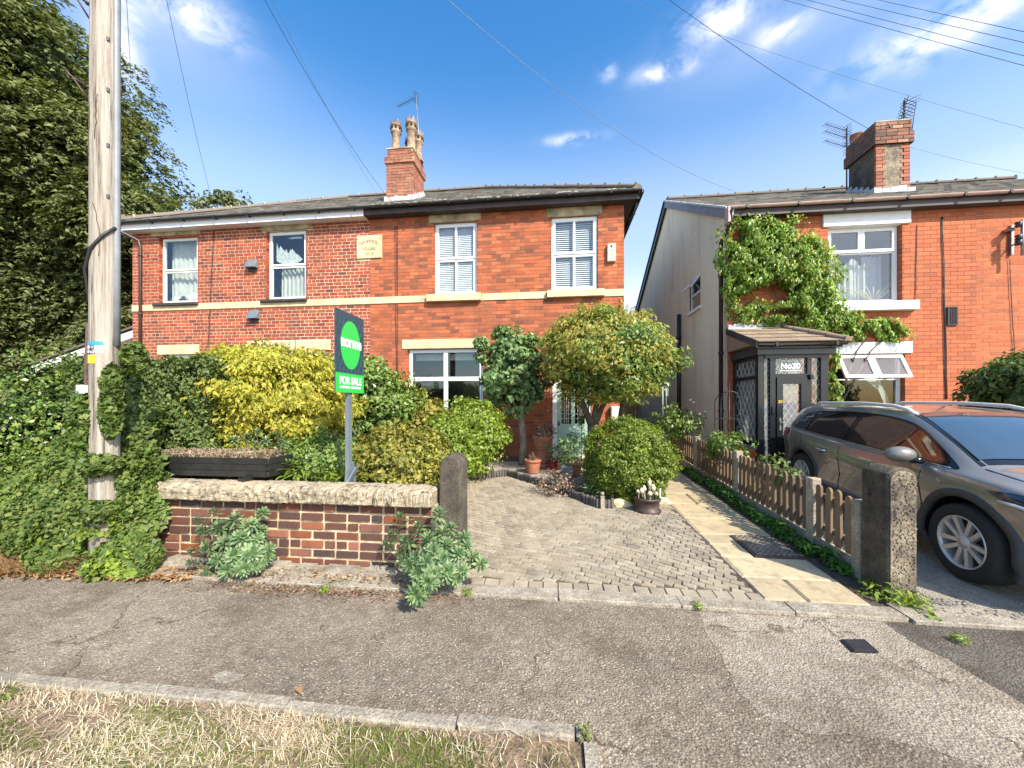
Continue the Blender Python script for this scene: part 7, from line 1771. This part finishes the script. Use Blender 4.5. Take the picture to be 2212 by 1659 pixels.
def car(name, label, loc, rot, paint, front_detail=True):
    T = thing(name, label, 'car', loc, rot)
    WB = 2.56; # front axle x=0, rear axle x=-WB ; front bumper x=.84, tail x=-3.42
    xf, xr = .84, -3.40
    ztop = [(-3.42, .95), (-3.38, 1.0), (-3.30, 1.15), (-3.12, 1.325), (-2.85, 1.385), (-2.4, 1.40), (-1.9, 1.425), (-1.4, 1.425), (-1.05, 1.40), (-.80, 1.345), (-.4, 1.175), (.0-.05, 1.0), (.1, .975), (.4, .925), (.62, .87), (.76, .79), (.84, .66)]
    belt = [(-3.42, .88), (-3.2, 1.0), (-2.8, .99), (-2.2, .965), (-1.2, .935), (-.3, .915), (.1, .90), (.5, .84), (.84, .60)]
    def hw(x): return .89*min(1, interp(x, [(-3.42, .80), (-3.3, .90), (-3.0, .965), (-2.5, 1.0), (-.2, 1.0), (.3, .975), (.6, .90), (.76, .80), (.84, .66)]))
    def zb(x): return interp(x, [(-3.42, .42), (-3.3, .28), (-3.0, .22), (.5, .20), (.75, .24), (.84, .35)])
    NS = 110
    xs = [xr-.02+(xf-xr+.02)*i/(NS-1) for i in range(NS)]
    def section(x):
        zt = smooth_interp(x, ztop); zl = min(smooth_interp(x, belt), zt-.02); W_ = hw(x); z0_ = zb(x); g = max(0, min(1, (zt-zl-.10)/.38))
        ye = lerp(W_*.80, .575 if x < -3.0 else .585, g); ze = zt-lerp(.03, .055, g)
        yb = W_*lerp(.93, .915, g)
        P_ = [(0, z0_+.02), (W_*.7, z0_), (W_*.93, z0_+.02), (W_*.985, z0_+.10), (W_*.99, lerp(z0_, zl, .28)), (W_*.968, lerp(z0_, zl, .45)), (W_*.985, lerp(z0_, zl, .62)), (W_*1.0, lerp(z0_, zl, .78)), (W_*.985, lerp(z0_, zl, .88)), (W_*.958, zl-.02), (yb, zl)]
        for k in (.25, .5, .75): P_.append((lerp(yb, ye, k)+.012*math.sin(PI*k)*g, lerp(zl, ze, k)))
        P_ += [(ye, ze), (ye*.93, ze+(zt-ze)*.55), (ye*.75, zt-.012*g-.004), (ye*.4, zt-.002), (0, zt)]
        return P_
    def side_y(x, z):
        P_ = section(x)[10:15]
        for (a, b), (c, d) in zip(P_[:-1], P_[1:]):
            if b <= z <= d: return lerp(a, c, (z-b)/(d-b))
        return P_[-1][0]
    def low_y(x, z):
        P_ = section(x)[2:11]
        for (a, b), (c, d) in zip(P_[:-1], P_[1:]):
            if b <= z <= d+1e-6: return lerp(a, c, (z-b)/max(1e-6, d-b))
        return P_[-1][0]
    def top_z(x, y):
        P_ = section(x)[14:]; y = abs(y)
        for (a, b), (c, d) in zip(P_[:-1], P_[1:]):
            if c <= y <= a: return lerp(b, d, (a-y)/max(1e-6, a-c))
        return P_[0][1]
    vs = []; k = len(section(0)); ring = 2*(k-1)
    for x in xs:
        P_ = section(x); vs += [(x, -p[0], p[1]) for p in P_]+[(x, p[0], p[1]) for p in P_[-2:0:-1]]
    fs = [(i*ring+j, (i+1)*ring+j, (i+1)*ring+(j+1) % ring, i*ring+(j+1) % ring) for i in range(NS-1) for j in range(ring)]
    fs += [tuple(range(ring)), tuple(range(NS*ring-1, (NS-1)*ring-1, -1))]
    mb = MB().add(vs, fs, True); me = mb.mesh('body'); body = link('body', me, paint, T, True)
    bm = bmesh.new(); bm.from_mesh(me); bmesh.ops.recalc_face_normals(bm, faces=bm.faces); bm.to_mesh(me); bm.free()
    # wheel arches cut out
    cut = MB()
    for cx in (0, -WB):
        for s in (-1, 1):
            n = 40; y0_, y1_ = s*.62, s*1.1; rr = .385
            cv = [(cx+math.cos(2*PI*i/n)*rr, y0_, .335+math.sin(2*PI*i/n)*rr) for i in range(n)]+[(cx+math.cos(2*PI*i/n)*rr, y1_, .335+math.sin(2*PI*i/n)*rr) for i in range(n)]
            cut.add(cv, [tuple(range(n)), tuple(range(2*n-1, n-1, -1))]+[(i, n+i, n+(i+1) % n, (i+1) % n) for i in range(n)])
    cme = cut.mesh('cut'); bm = bmesh.new(); bm.from_mesh(cme); bmesh.ops.recalc_face_normals(bm, faces=bm.faces); bm.to_mesh(cme); bm.free(); cme.materials.append(M['black'])
    co = bpy.data.objects.new('cut', cme); C.objects.link(co); co.location = T.location; co.rotation_euler = T.rotation_euler
    md = body.modifiers.new('b', 'BOOLEAN'); md.operation = 'DIFFERENCE'; md.object = co; md.solver = 'EXACT'; md.material_mode = 'TRANSFER'
    bpy.context.view_layer.update(); nm_ = bpy.data.meshes.new_from_object(body.evaluated_get(bpy.context.evaluated_depsgraph_get())); body.modifiers.clear(); body.data = nm_; bpy.data.objects.remove(co)
    bm = bmesh.new(); bm.from_mesh(nm_)
    for e in bm.edges:
        if len(e.link_faces) == 2 and e.calc_face_angle(0) > R(38): e.smooth = False
    bm.to_mesh(nm_); bm.free()
    L_ = lambda mb_, nme, mat_: part(mb_, nme, M[mat_], T, True)
    def sidepatch(pts_low, pts_high, x0_, x1_, off, s, n=26, m=None):
        m = m or MB(); v = []
        for i in range(n+1):
            x = x0_+(x1_-x0_)*i/n; a = interp(x, pts_low); b = interp(x, pts_high)
            for j in range(5):
                z = lerp(a, max(a+.002, b), j/4); v.append((x, s*(side_y(x, z)+off), z))
        m.add(v, [(i*5+j, (i+1)*5+j, (i+1)*5+j+1, i*5+j+1) for i in range(n) for j in range(4)], True); return m
    bl = [(x, smooth_interp(x, belt)+.02) for x in [-3.2+.1*i for i in range(33)]]
    tpz = [(x, smooth_interp(x, ztop)-.095) for x in [-3.3+.05*i for i in range(70)]]
    def top_clip(x):
        return min(smooth_interp(x, ztop)-.09, 9)
    for s in (-1, 1):
        # black surround then the panes
        lo = bl; hi = [(x, max(interp(x, bl)+.003, min(top_clip(x), interp(x, [(-3.12, 1.0), (-2.85, 1.24), (-2.4, 1.335), (-1.6, 1.345), (-1.05, 1.33), (-.75, 1.245), (-.12, .935)])))) for x in [-3.12+.05*i for i in range(61)]]
        L_(sidepatch(lo, hi, -3.10, -.14, .004, s, 60), 'window_surround', 'gloss_black')
        for (a, b) in ((-3.02, -2.60), (-2.55, -1.72), (-1.62, -.26)):
            lo2 = [(x, z+.018) for x, z in bl]; hi2 = [(x, z-.022) for x, z in hi]; ta_ = .0
            L_(sidepatch(lo2, hi2, a, b, .008, s, 26), 'side_window', 'car_glass')
        L_(MB().tube([(x, s*(side_y(x, interp(x, bl))+.008), interp(x, bl)+.002) for x in [-3.1+.1*i for i in range(30)]], .006, 5), 'window_trim', 'chrome')
        # roof rails
        L_(MB().tube([(x, s*.53, smooth_interp(x, ztop)+z_) for x, z_ in ((-2.95, -.03), (-2.8, .02), (-2.3, .025), (-1.8, .02), (-1.3, .018), (-1.1, .0), (-.98, -.035))], .022, 8), 'roof_rail', 'rail_silver')
        # door seams and handles
        for xa, xb in ((-1.68, -1.66), (-.44, -.40), (-2.62, -2.42)):
            P_ = [(lerp(xa, xb, i/10), .30+(interp(xa, bl)-.02-.30)*(1-i/10)) for i in range(11)]
            if xa < -2.5: P_ = [(-2.60, .95), (-2.60, .86), (-2.52, .78), (-2.36, .72), (-2.24, .62), (-2.17, .48), (-2.14, .32)]
            L_(MB().tube([(x, s*(low_y(x, z)+.001), z) for x, z in P_], .0045, 4, False), 'door_seam', 'seam')
        for xh in (-2.02, -.95):
            zc_ = .80; L_(MB().tube([(xh-.12, s*(low_y(xh, zc_)+.004), zc_+.004), (xh-.09, s*(low_y(xh, zc_)+.035), zc_+.006), (xh+.06, s*(low_y(xh, zc_)+.035), zc_), (xh+.10, s*(low_y(xh, zc_)+.004), zc_-.004)], .016, 8), 'door_handle', 'chrome')
            L_(MB().lathe([(0, 0), (.055, .0)], (0, 0, 0), 16).add([], []) if False else MB().tube([(xh-.02, s*(low_y(xh, zc_)+.0015), zc_-.02), (xh+.02, s*(low_y(xh, zc_)+.0015), zc_-.02)], .022, 8), 'handle_cup', 'seam')
        # cladding round arches and sill
        for cx in (0, -WB):
            m = MB(); v = []; n = 26
            for i in range(n+1):
                q = -.12*PI+(1.24*PI)*i/n; ca_, sa_ = math.cos(q), math.sin(q)
                for (rr, of) in ((.382, -.02), (.388, .016), (.44, .016), (.452, .0)):
                    x = cx+ca_*rr; z = .335+sa_*rr; v.append((x, s*(max(low_y(x, max(z, zb(x)+.02)), .80)+of), z))
            m.add(v, [(i*4+j, (i+1)*4+j, (i+1)*4+j+1, i*4+j+1) for i in range(n) for j in range(3)], True); L_(m, 'arch_cladding', 'cladding')
        m = MB(); v = []
        for i in range(21):
            x = -2.13+i*(1.70/20)
            for z in (.20, .24, .33, .35): v.append((x, s*(low_y(x, max(z, .23))+(.018 if .22 < z < .34 else 0)), z))
        m.add(v, [(i*4+j, (i+1)*4+j, (i+1)*4+j+1, i*4+j+1) for i in range(20) for j in range(3)], True); L_(m, 'sill_cladding', 'cladding')
        # mirror
        m = MB(); bm = bmesh.new(); bmesh.ops.create_uvsphere(bm, u_segments=20, v_segments=12, radius=1)
        v = [(p.co.x*.10*(1.15 if p.co.x < 0 else .8)-.50, s*(.99+p.co.y*.125), 1.0+p.co.z*.078) for p in bm.verts]; f_ = [tuple(w_.index for w_ in f.verts) for f in bm.faces]; bm.free()
        m.add(v, f_, True); mr = L_(m, 'wing_mirror', 'mirror_shell')
        part(MB().tube([(-.45, s*.84, .95), (-.48, s*.93, .955)], .035, 8), 'mirror_arm', M['gloss_black'], mr)
        # lamps
        if front_detail:
            m = MB(); v = []
            for i in range(15):
                x = .20+.57*i/14; zc_ = interp(x, [(.20, .83), (.5, .785), (.70, .735), (.77, .70)]); h_ = interp(x, [(.20, .004), (.34, .045), (.6, .075), (.77, .06)])
                for j in range(4): z = zc_+h_*(j/1.5-1); v.append((x, s*(low_y(x, z)+.006+.01*math.sin(PI*j/3)), z))
            m.add(v, [(i*4+j, (i+1)*4+j, (i+1)*4+j+1, i*4+j+1) for i in range(14) for j in range(3)], True); hl = L_(m, 'headlight', 'lamp_dark')
            P_ = [(x, s*(low_y(x, interp(x, [(.36, .775), (.6, .735)]))+.022), interp(x, [(.36, .775), (.6, .735)])) for x in (.30, .40, .50, .60)]
            part(MB().tube(P_, .014, 6).tube([(x_, s*(low_y(x_, .74)+.02), z_) for x_, z_ in ((.60, .775), (.64, .72), (.66, .69))], .016, 6), 'light_bar', M['lamp_clear'], hl)
        m = MB(); v = []
        for i in range(10):
            x = -3.40+.34*i/9
            for j in range(4): z = .86+.12*(j/3)+.01*(i/9); v.append((x, s*(low_y(x, min(z, interp(x, belt)-.01))+.012*math.sin(PI*j/3)+.004), z))
        m.add(v, [(i*4+j, (i+1)*4+j, (i+1)*4+j+1, i*4+j+1) for i in range(9) for j in range(3)], True); L_(m, 'tail_light', 'lamp_red')
    # windscreen and rear screen
    def topz_patch(x0_, x1_, w0, w1, off, nx=16, ny=16):
        v = []
        for i in range(nx+1):
            x = lerp(x0_, x1_, i/nx); w_ = lerp(w0, w1, i/nx)
            for j in range(ny+1): y = lerp(-w_, w_, j/ny); v.append((x+off*.5, y, top_z(x, y)+off))
        return MB().add(v, [(i*(ny+1)+j, (i+1)*(ny+1)+j, (i+1)*(ny+1)+j+1, i*(ny+1)+j+1) for i in range(nx) for j in range(ny)], True)
    L_(topz_patch(-.99, -.06, .555, .70, .004), 'windscreen_surround', 'gloss_black')
    L_(topz_patch(-.95, -.13, .54, .665, .010), 'windscreen', 'car_screen')
    L_(topz_patch(-3.24, -2.98, .46, .48, .006), 'rear_window', 'car_glass')
    L_(MB().box(-3.12, -2.92, -.45, .45, 1.345, 1.375), 'spoiler', 'paint_alt')
    # bonnet shut line, wipers
    for s in (-1, 1):
        P_ = [(-.02, .70), (.15, .69), (.35, .67), (.55, .61), (.68, .52)]
        L_(MB().tube([(x, s*y, top_z(x, y)+.001) for x, y in P_], .005, 4, False), 'bonnet_seam', 'seam')
    L_(MB().tube([(.02, -.45, 1.0), (-.02, -.1, 1.045), (-.03, .15, 1.04)], .008, 5).tube([(.02, .1, 1.0), (-.04, .45, 1.03)], .008, 5), 'wiper', 'gloss_black')
    # grille, number plate area
    L_(MB().box(.80, .845, -.42, .42, .42, .66), 'grille', 'gloss_black'); L_(MB().box(.845, .852, -.26, .26, .40, .50), 'number_plate', 'sign_white')
    # wheels
    def wheel():
        tm = MB().lathe([(.215, -.10), (.24, -.115), (.30, -.118), (.322, -.10), (.33, -.07), (.33, .07), (.322, .10), (.30, .118), (.24, .115), (.215, .10)], (0, 0, 0), 48, True).mesh('tyre'); tm.materials.append(M['tyre'])
        rim = MB().lathe([(.20, .03), (.205, -.085), (.214, -.112), (.222, -.112), (.224, -.09)], (0, 0, 0), 48)
        for k in range(5):
            for sgn in (-1, 1):
                a = 2*PI*k/5; 
                d1 = Vector((math.cos(a+sgn*.30), math.sin(a+sgn*.30), 0)); p0 = Vector((math.cos(a+sgn*.5)*.03, math.sin(a+sgn*.5)*.03, -.085)); p1 = Vector((math.cos(a+sgn*.26)*.21, math.sin(a+sgn*.26)*.21, -.10))
                d = (p1-p0); sd = Vector((-d.y, d.x, 0)).normalized()
                vsx = [p0+sd*.016, p0-sd*.014, p1-sd*.018, p1+sd*.020]; rim.add(vsx+[v_+Vector((0, 0, .035)) for v_ in vsx]+[], [(0,1,2,3),(0,4,5,1),(1,5,6,2),(2,6,7,3),(3,7,4,0)])
        rim.lathe([(0, -.10), (.028, -.10), (.034, -.092), (.06, -.086), (.062, -.04)], (0, 0, 0), 20)
        rm_ = rim.mesh('rim'); rm_.materials.append(M['alloy'])
        bk_ = MB().lathe([(0, .0), (.20, .0)], (0, 0, 0), 24).lathe([(0, -.02), (.14, -.02), (.14, -.01)], (0, 0, 0), 24).mesh('brake_disc'); bk_.materials.append(M['dark_metal'])
        return tm, rm_, bk_
    tm, rm_, bk_ = wheel()
    for cx in (0, -WB):
        for s in (-1, 1):
            w_ = bpy.data.objects.new('wheel', tm); C.objects.link(w_); w_.parent = T; w_.location = (cx, s*.765, .33); w_.rotation_euler = (R(-90) if s < 0 else R(90), 0, 0)
            w_.rotation_euler = (R(-90)*(-1 if s > 0 else 1)*-1*-1, 0, 0)
            for nm2, me2 in (('rim', rm_), ('brake_disc', bk_)):
                q = bpy.data.objects.new(nm2, me2); C.objects.link(q); q.parent = w_
                if nm2 == 'rim': q.rotation_euler = (0, 0, R(17))
    # interior
    L_(MB().box(-2.7, -.25, -.62, .62, .55, .72).box(-1.35, -1.2, -.5, -.12, .7, 1.15).box(-1.35, -1.2, .12, .5, .7, 1.15).box(-2.4, -2.2, -.55, .55, .7, 1.1), 'seats', 'seam') if False else None
    return T
M['gloss_black'] = plain('gloss_black_trim', (.012, .012, .013), .12, var=.05)
M['seam'] = plain('panel_gap', (.008, .008, .008), .8)
M['chrome'] = plain('chrome_trim', (.6, .6, .6), .15, metal=1, var=.03)
M['rail_silver'] = plain('silver_rail', (.72, .72, .72), .35, metal=.2, var=.03)
M['cladding'] = plain('dark_plastic_cladding', (.055, .055, .052), .55, var=.12, coord='obj')
M['lamp_dark'] = plain('headlamp_housing', (.04, .045, .05), .08, metal=.3, coat=1)
M['lamp_clear'] = plain('headlamp_chrome', (.75, .78, .8), .1, metal=.6)
M['lamp_red'] = plain('tail_lamp_red', (.55, .03, .02), .12, coat=1)
M['tyre'] = plain('tyre_rubber', (.022, .021, .020), .8, var=.2, bmp=.003, coord='obj', bscale=40)
M['alloy'] = plain('alloy_rim', (.66, .63, .59), .35, metal=.5, var=.08, coord='obj')
def carglass(name, tint, k):
    m, n, p, o = nodes(name); p.inputs['Base Color'].default_value = (*tint, 1); p.inputs['Roughness'].default_value = .03; p.inputs['Specular IOR Level'].default_value = k; p.inputs['Coat Weight'].default_value = 1; p.inputs['Coat Roughness'].default_value = .0; return m
M['car_glass'] = carglass('tinted_side_glass', (.018, .016, .015), .7)
M['car_screen'] = carglass('windscreen_glass', (.035, .055, .07), 1.0)
P1 = carpaint('grey_metallic_paint', (.32, .285, .24)); M['paint_alt'] = P1; M['mirror_shell'] = plain('mirror_shell', (.22, .21, .19), .25, metal=.3, var=.05)
fw = Vector((-.0975, -.995)); rz_ = math.atan2(fw.y, fw.x)
wf = Vector((3.458, 3.70, 0)); cxy = Vector((wf.x+.885*.995, wf.y-.885*.0975, 0))
car('parked_car', 'grey metallic crossover parked on the right-hand driveway facing the street', (cxy.x, cxy.y, gz(cxy.y)+.004), (0, math.atan(SL), rz_), P1)
P2 = carpaint('dark_blue_paint', (.03, .045, .07))
car('parked_car', 'dark blue car half hidden behind the hedge at the far left edge', (-12.9, 7.6, gz(7.6)+.004), (0, 0, R(-80)), P2, True)
t = thing('board_fence', 'weathered board fence beyond the hedge at the far left edge', 'fence', (-17, 9.6, .27))
for i in range(26): part(MB().box(-18.2+i*.15, -18.06+i*.15, 9.6, 9.63, .27, 1.95+.02*(i % 2)), 'board', M['fence_wood'], t)
part(MB().box(-18.2, -14.3, 9.64, 9.7, 1.5, 1.6), 'rail', M['fence_wood'], t)

# ================================================================ VERGE GRASS AND LITTER
def blades(name, label, n, xr_, yr_, h, mat, lean=.9, dens=None, w=.0022, zoff=.012, cat='grass'):
    x = rng.uniform(*xr_, n); y = rng.uniform(*yr_, n)
    if dens is not None: ok = dens(x, y) > rng.random(n); x, y = x[ok], y[ok]; n = len(x)
    a = rng.uniform(0, 2*PI, n); L = h*rng.uniform(.4, 1.3, n); ln = lean*rng.uniform(.5, 1.4, n); V = np.zeros((n, 2, 4, 3)); b = np.stack([x, y, np.full(n, zoff)], 1)
    d = np.stack([np.cos(a), np.sin(a), np.zeros(n)], 1); s = np.stack([-np.sin(a), np.cos(a), np.zeros(n)], 1)*w*rng.uniform(.6, 1.5, (n, 1)); up = np.array([0, 0, 1.0])
    m1 = b+d*(L*ln*.35)[:, None]+up*(L*.55)[:, None]; m2 = b+d*(L*ln)[:, None]+up*(L*np.clip(.75-.25*ln, .2, 1))[:, None]
    V[:, 0] = np.stack([b-s, b+s, m1+s*.9, m1-s*.9], 1); V[:, 1] = np.stack([m1-s*.9, m1+s*.9, m2+s*.1, m2-s*.1], 1)
    me = raw_mesh(name, V.reshape(-1, 3), np.arange(n*8), 4); me.materials.append(M[mat]); o = bpy.data.objects.new(name, me); C.objects.link(o); o['kind'] = 'stuff'; tag(o, label, cat)
    return o
bare = lambda x, y: np.where(x > -.95, .10+.25*(np.sin(x*9+y*7) > .5), np.clip(.75+.6*np.sin(x*5+y*3)*np.sin(y*11+x), .2, 1))
gd = lambda x, y: np.clip(1.6*np.sin(x*3.1+1.2+np.sin(y*7))*np.sin(y*8+x*2.3)+.35, 0, 1)*np.where(x > -.3, .3, 1)
blades('dry_grass', 'straw-coloured dead grass lying over the foreground verge', 17000, (-3.6, .10), (1.0, 1.735), .045, 'straw', 1.7, bare, .0015)
blades('green_grass', 'patches of short green grass among the dry turf of the verge', 46000, (-3.6, .10), (1.0, 1.70), .028, 'grass', .9, gd, .0016)
blades('long_straw', 'long dry grass stalks trailing over the verge', 700, (-3.4, .0), (1.05, 1.74), .075, 'straw', 2.2, (lambda x, y: np.where(x > -.9, .15, .9)), .0017)
def litter(name, label, n, fx, size, mat, z=.006, cat='leaf litter', jit=.35, asp=.45):
    P_ = np.array([fx() for i in range(n)]); P_[:, 2] += z; nn = np.tile([0, 0, 1.0], (len(P_), 1))
    me = raw_mesh(name, leaves(P_, nn, size, asp, jit=jit, svar=.6), np.arange(len(P_)*4), 4); me.materials.append(M[mat]); o = bpy.data.objects.new(name, me); C.objects.link(o); o['kind'] = 'stuff'; tag(o, label, cat); return o
def f1():
    x = random.uniform(-6.5, -3.2); k = (x+6.5)/3.3; return (x, random.triangular(2.55+.35*k, 3.35, 3.0), random.uniform(0, .02))
litter('dead_leaves', 'brown and orange dead leaves gathered below the ivy bank', 2600, f1, .055, 'lf_dead')
litter('wall_foot_debris', 'dead leaves and grit along the foot of the garden wall', 900, lambda: (random.uniform(-3.4, -1.0), random.triangular(2.95, 3.3, 3.1), random.uniform(.0, .05)), .03, 'lf_dead')
litter('bark_debris', 'dark brown debris on the pavement before the wall', 1500, lambda: (random.gauss(-1.9, .55), random.gauss(2.93, .06), 0), .022, 'pinkish', z=.003)
litter('straw_scatter', 'scattered dry straw bits along the verge edging and pavement', 420, lambda: (random.uniform(-3.5, .8), 1.8+abs(random.gauss(0, .4)), 0), .026, 'straw', z=.004, asp=.10)
litter('drive_debris', 'small dead leaves scattered on the block drive', 120, lambda: (random.uniform(-.8, 1.5), random.uniform(3.3, 5.5), .035), .025, 'lf_dead', z=.0)
# slate bits on the kerb at right
m = MB()
for i in range(150):
    x = random.gauss(2.98, .10) if i < 90 else random.gauss(3.25, .2); y = random.gauss(3.26, .035) if i < 90 else random.gauss(3.1, .03); s = random.uniform(.006, .018)
    m.obox((x, y, gz(y)+(.006 if i < 90 else .026)), (s, s*random.uniform(-.6, .6), 0), (-s*.3, s*.7, .002), (0, 0, s*.35))
o = part(m, 'slate_chips', M['slate']); o['kind'] = 'stuff'; tag(o, 'spilt dark slate chips on the kerb right of the pitted gate post', 'slate chips')
# pale splash where the asphalt has worn, and a fallen leaf
g_ = gnd(494, 1464); bm = bmesh.new(); pv = []
for i in range(22):
    a = 2*PI*i/22; r_ = .085*(1+random.uniform(-.28, .28)); pv.append(bm.verts.new((g_.x+math.cos(a)*r_, g_.y+math.sin(a)*r_*.55, .0012)))
bm.faces.new(pv); me = bpy.data.meshes.new('pale_patch'); bm.to_mesh(me); bm.free(); o = link('pavement_spot', me, M['kerb']); o['kind'] = 'structure'
g_ = gnd(645, 1497); P_ = np.array([[g_.x, g_.y, .012]]); me = raw_mesh('fallen_leaf', leaves(P_, np.array([[0, 0, 1.0]]), .07, .5, jit=.1, svar=0), np.arange(4), 4); me.materials.append(M['lf_dead']); o = bpy.data.objects.new('fallen_leaf', me); C.objects.link(o); tag(o, 'single curled brown leaf on the asphalt near the verge edging', 'leaf')
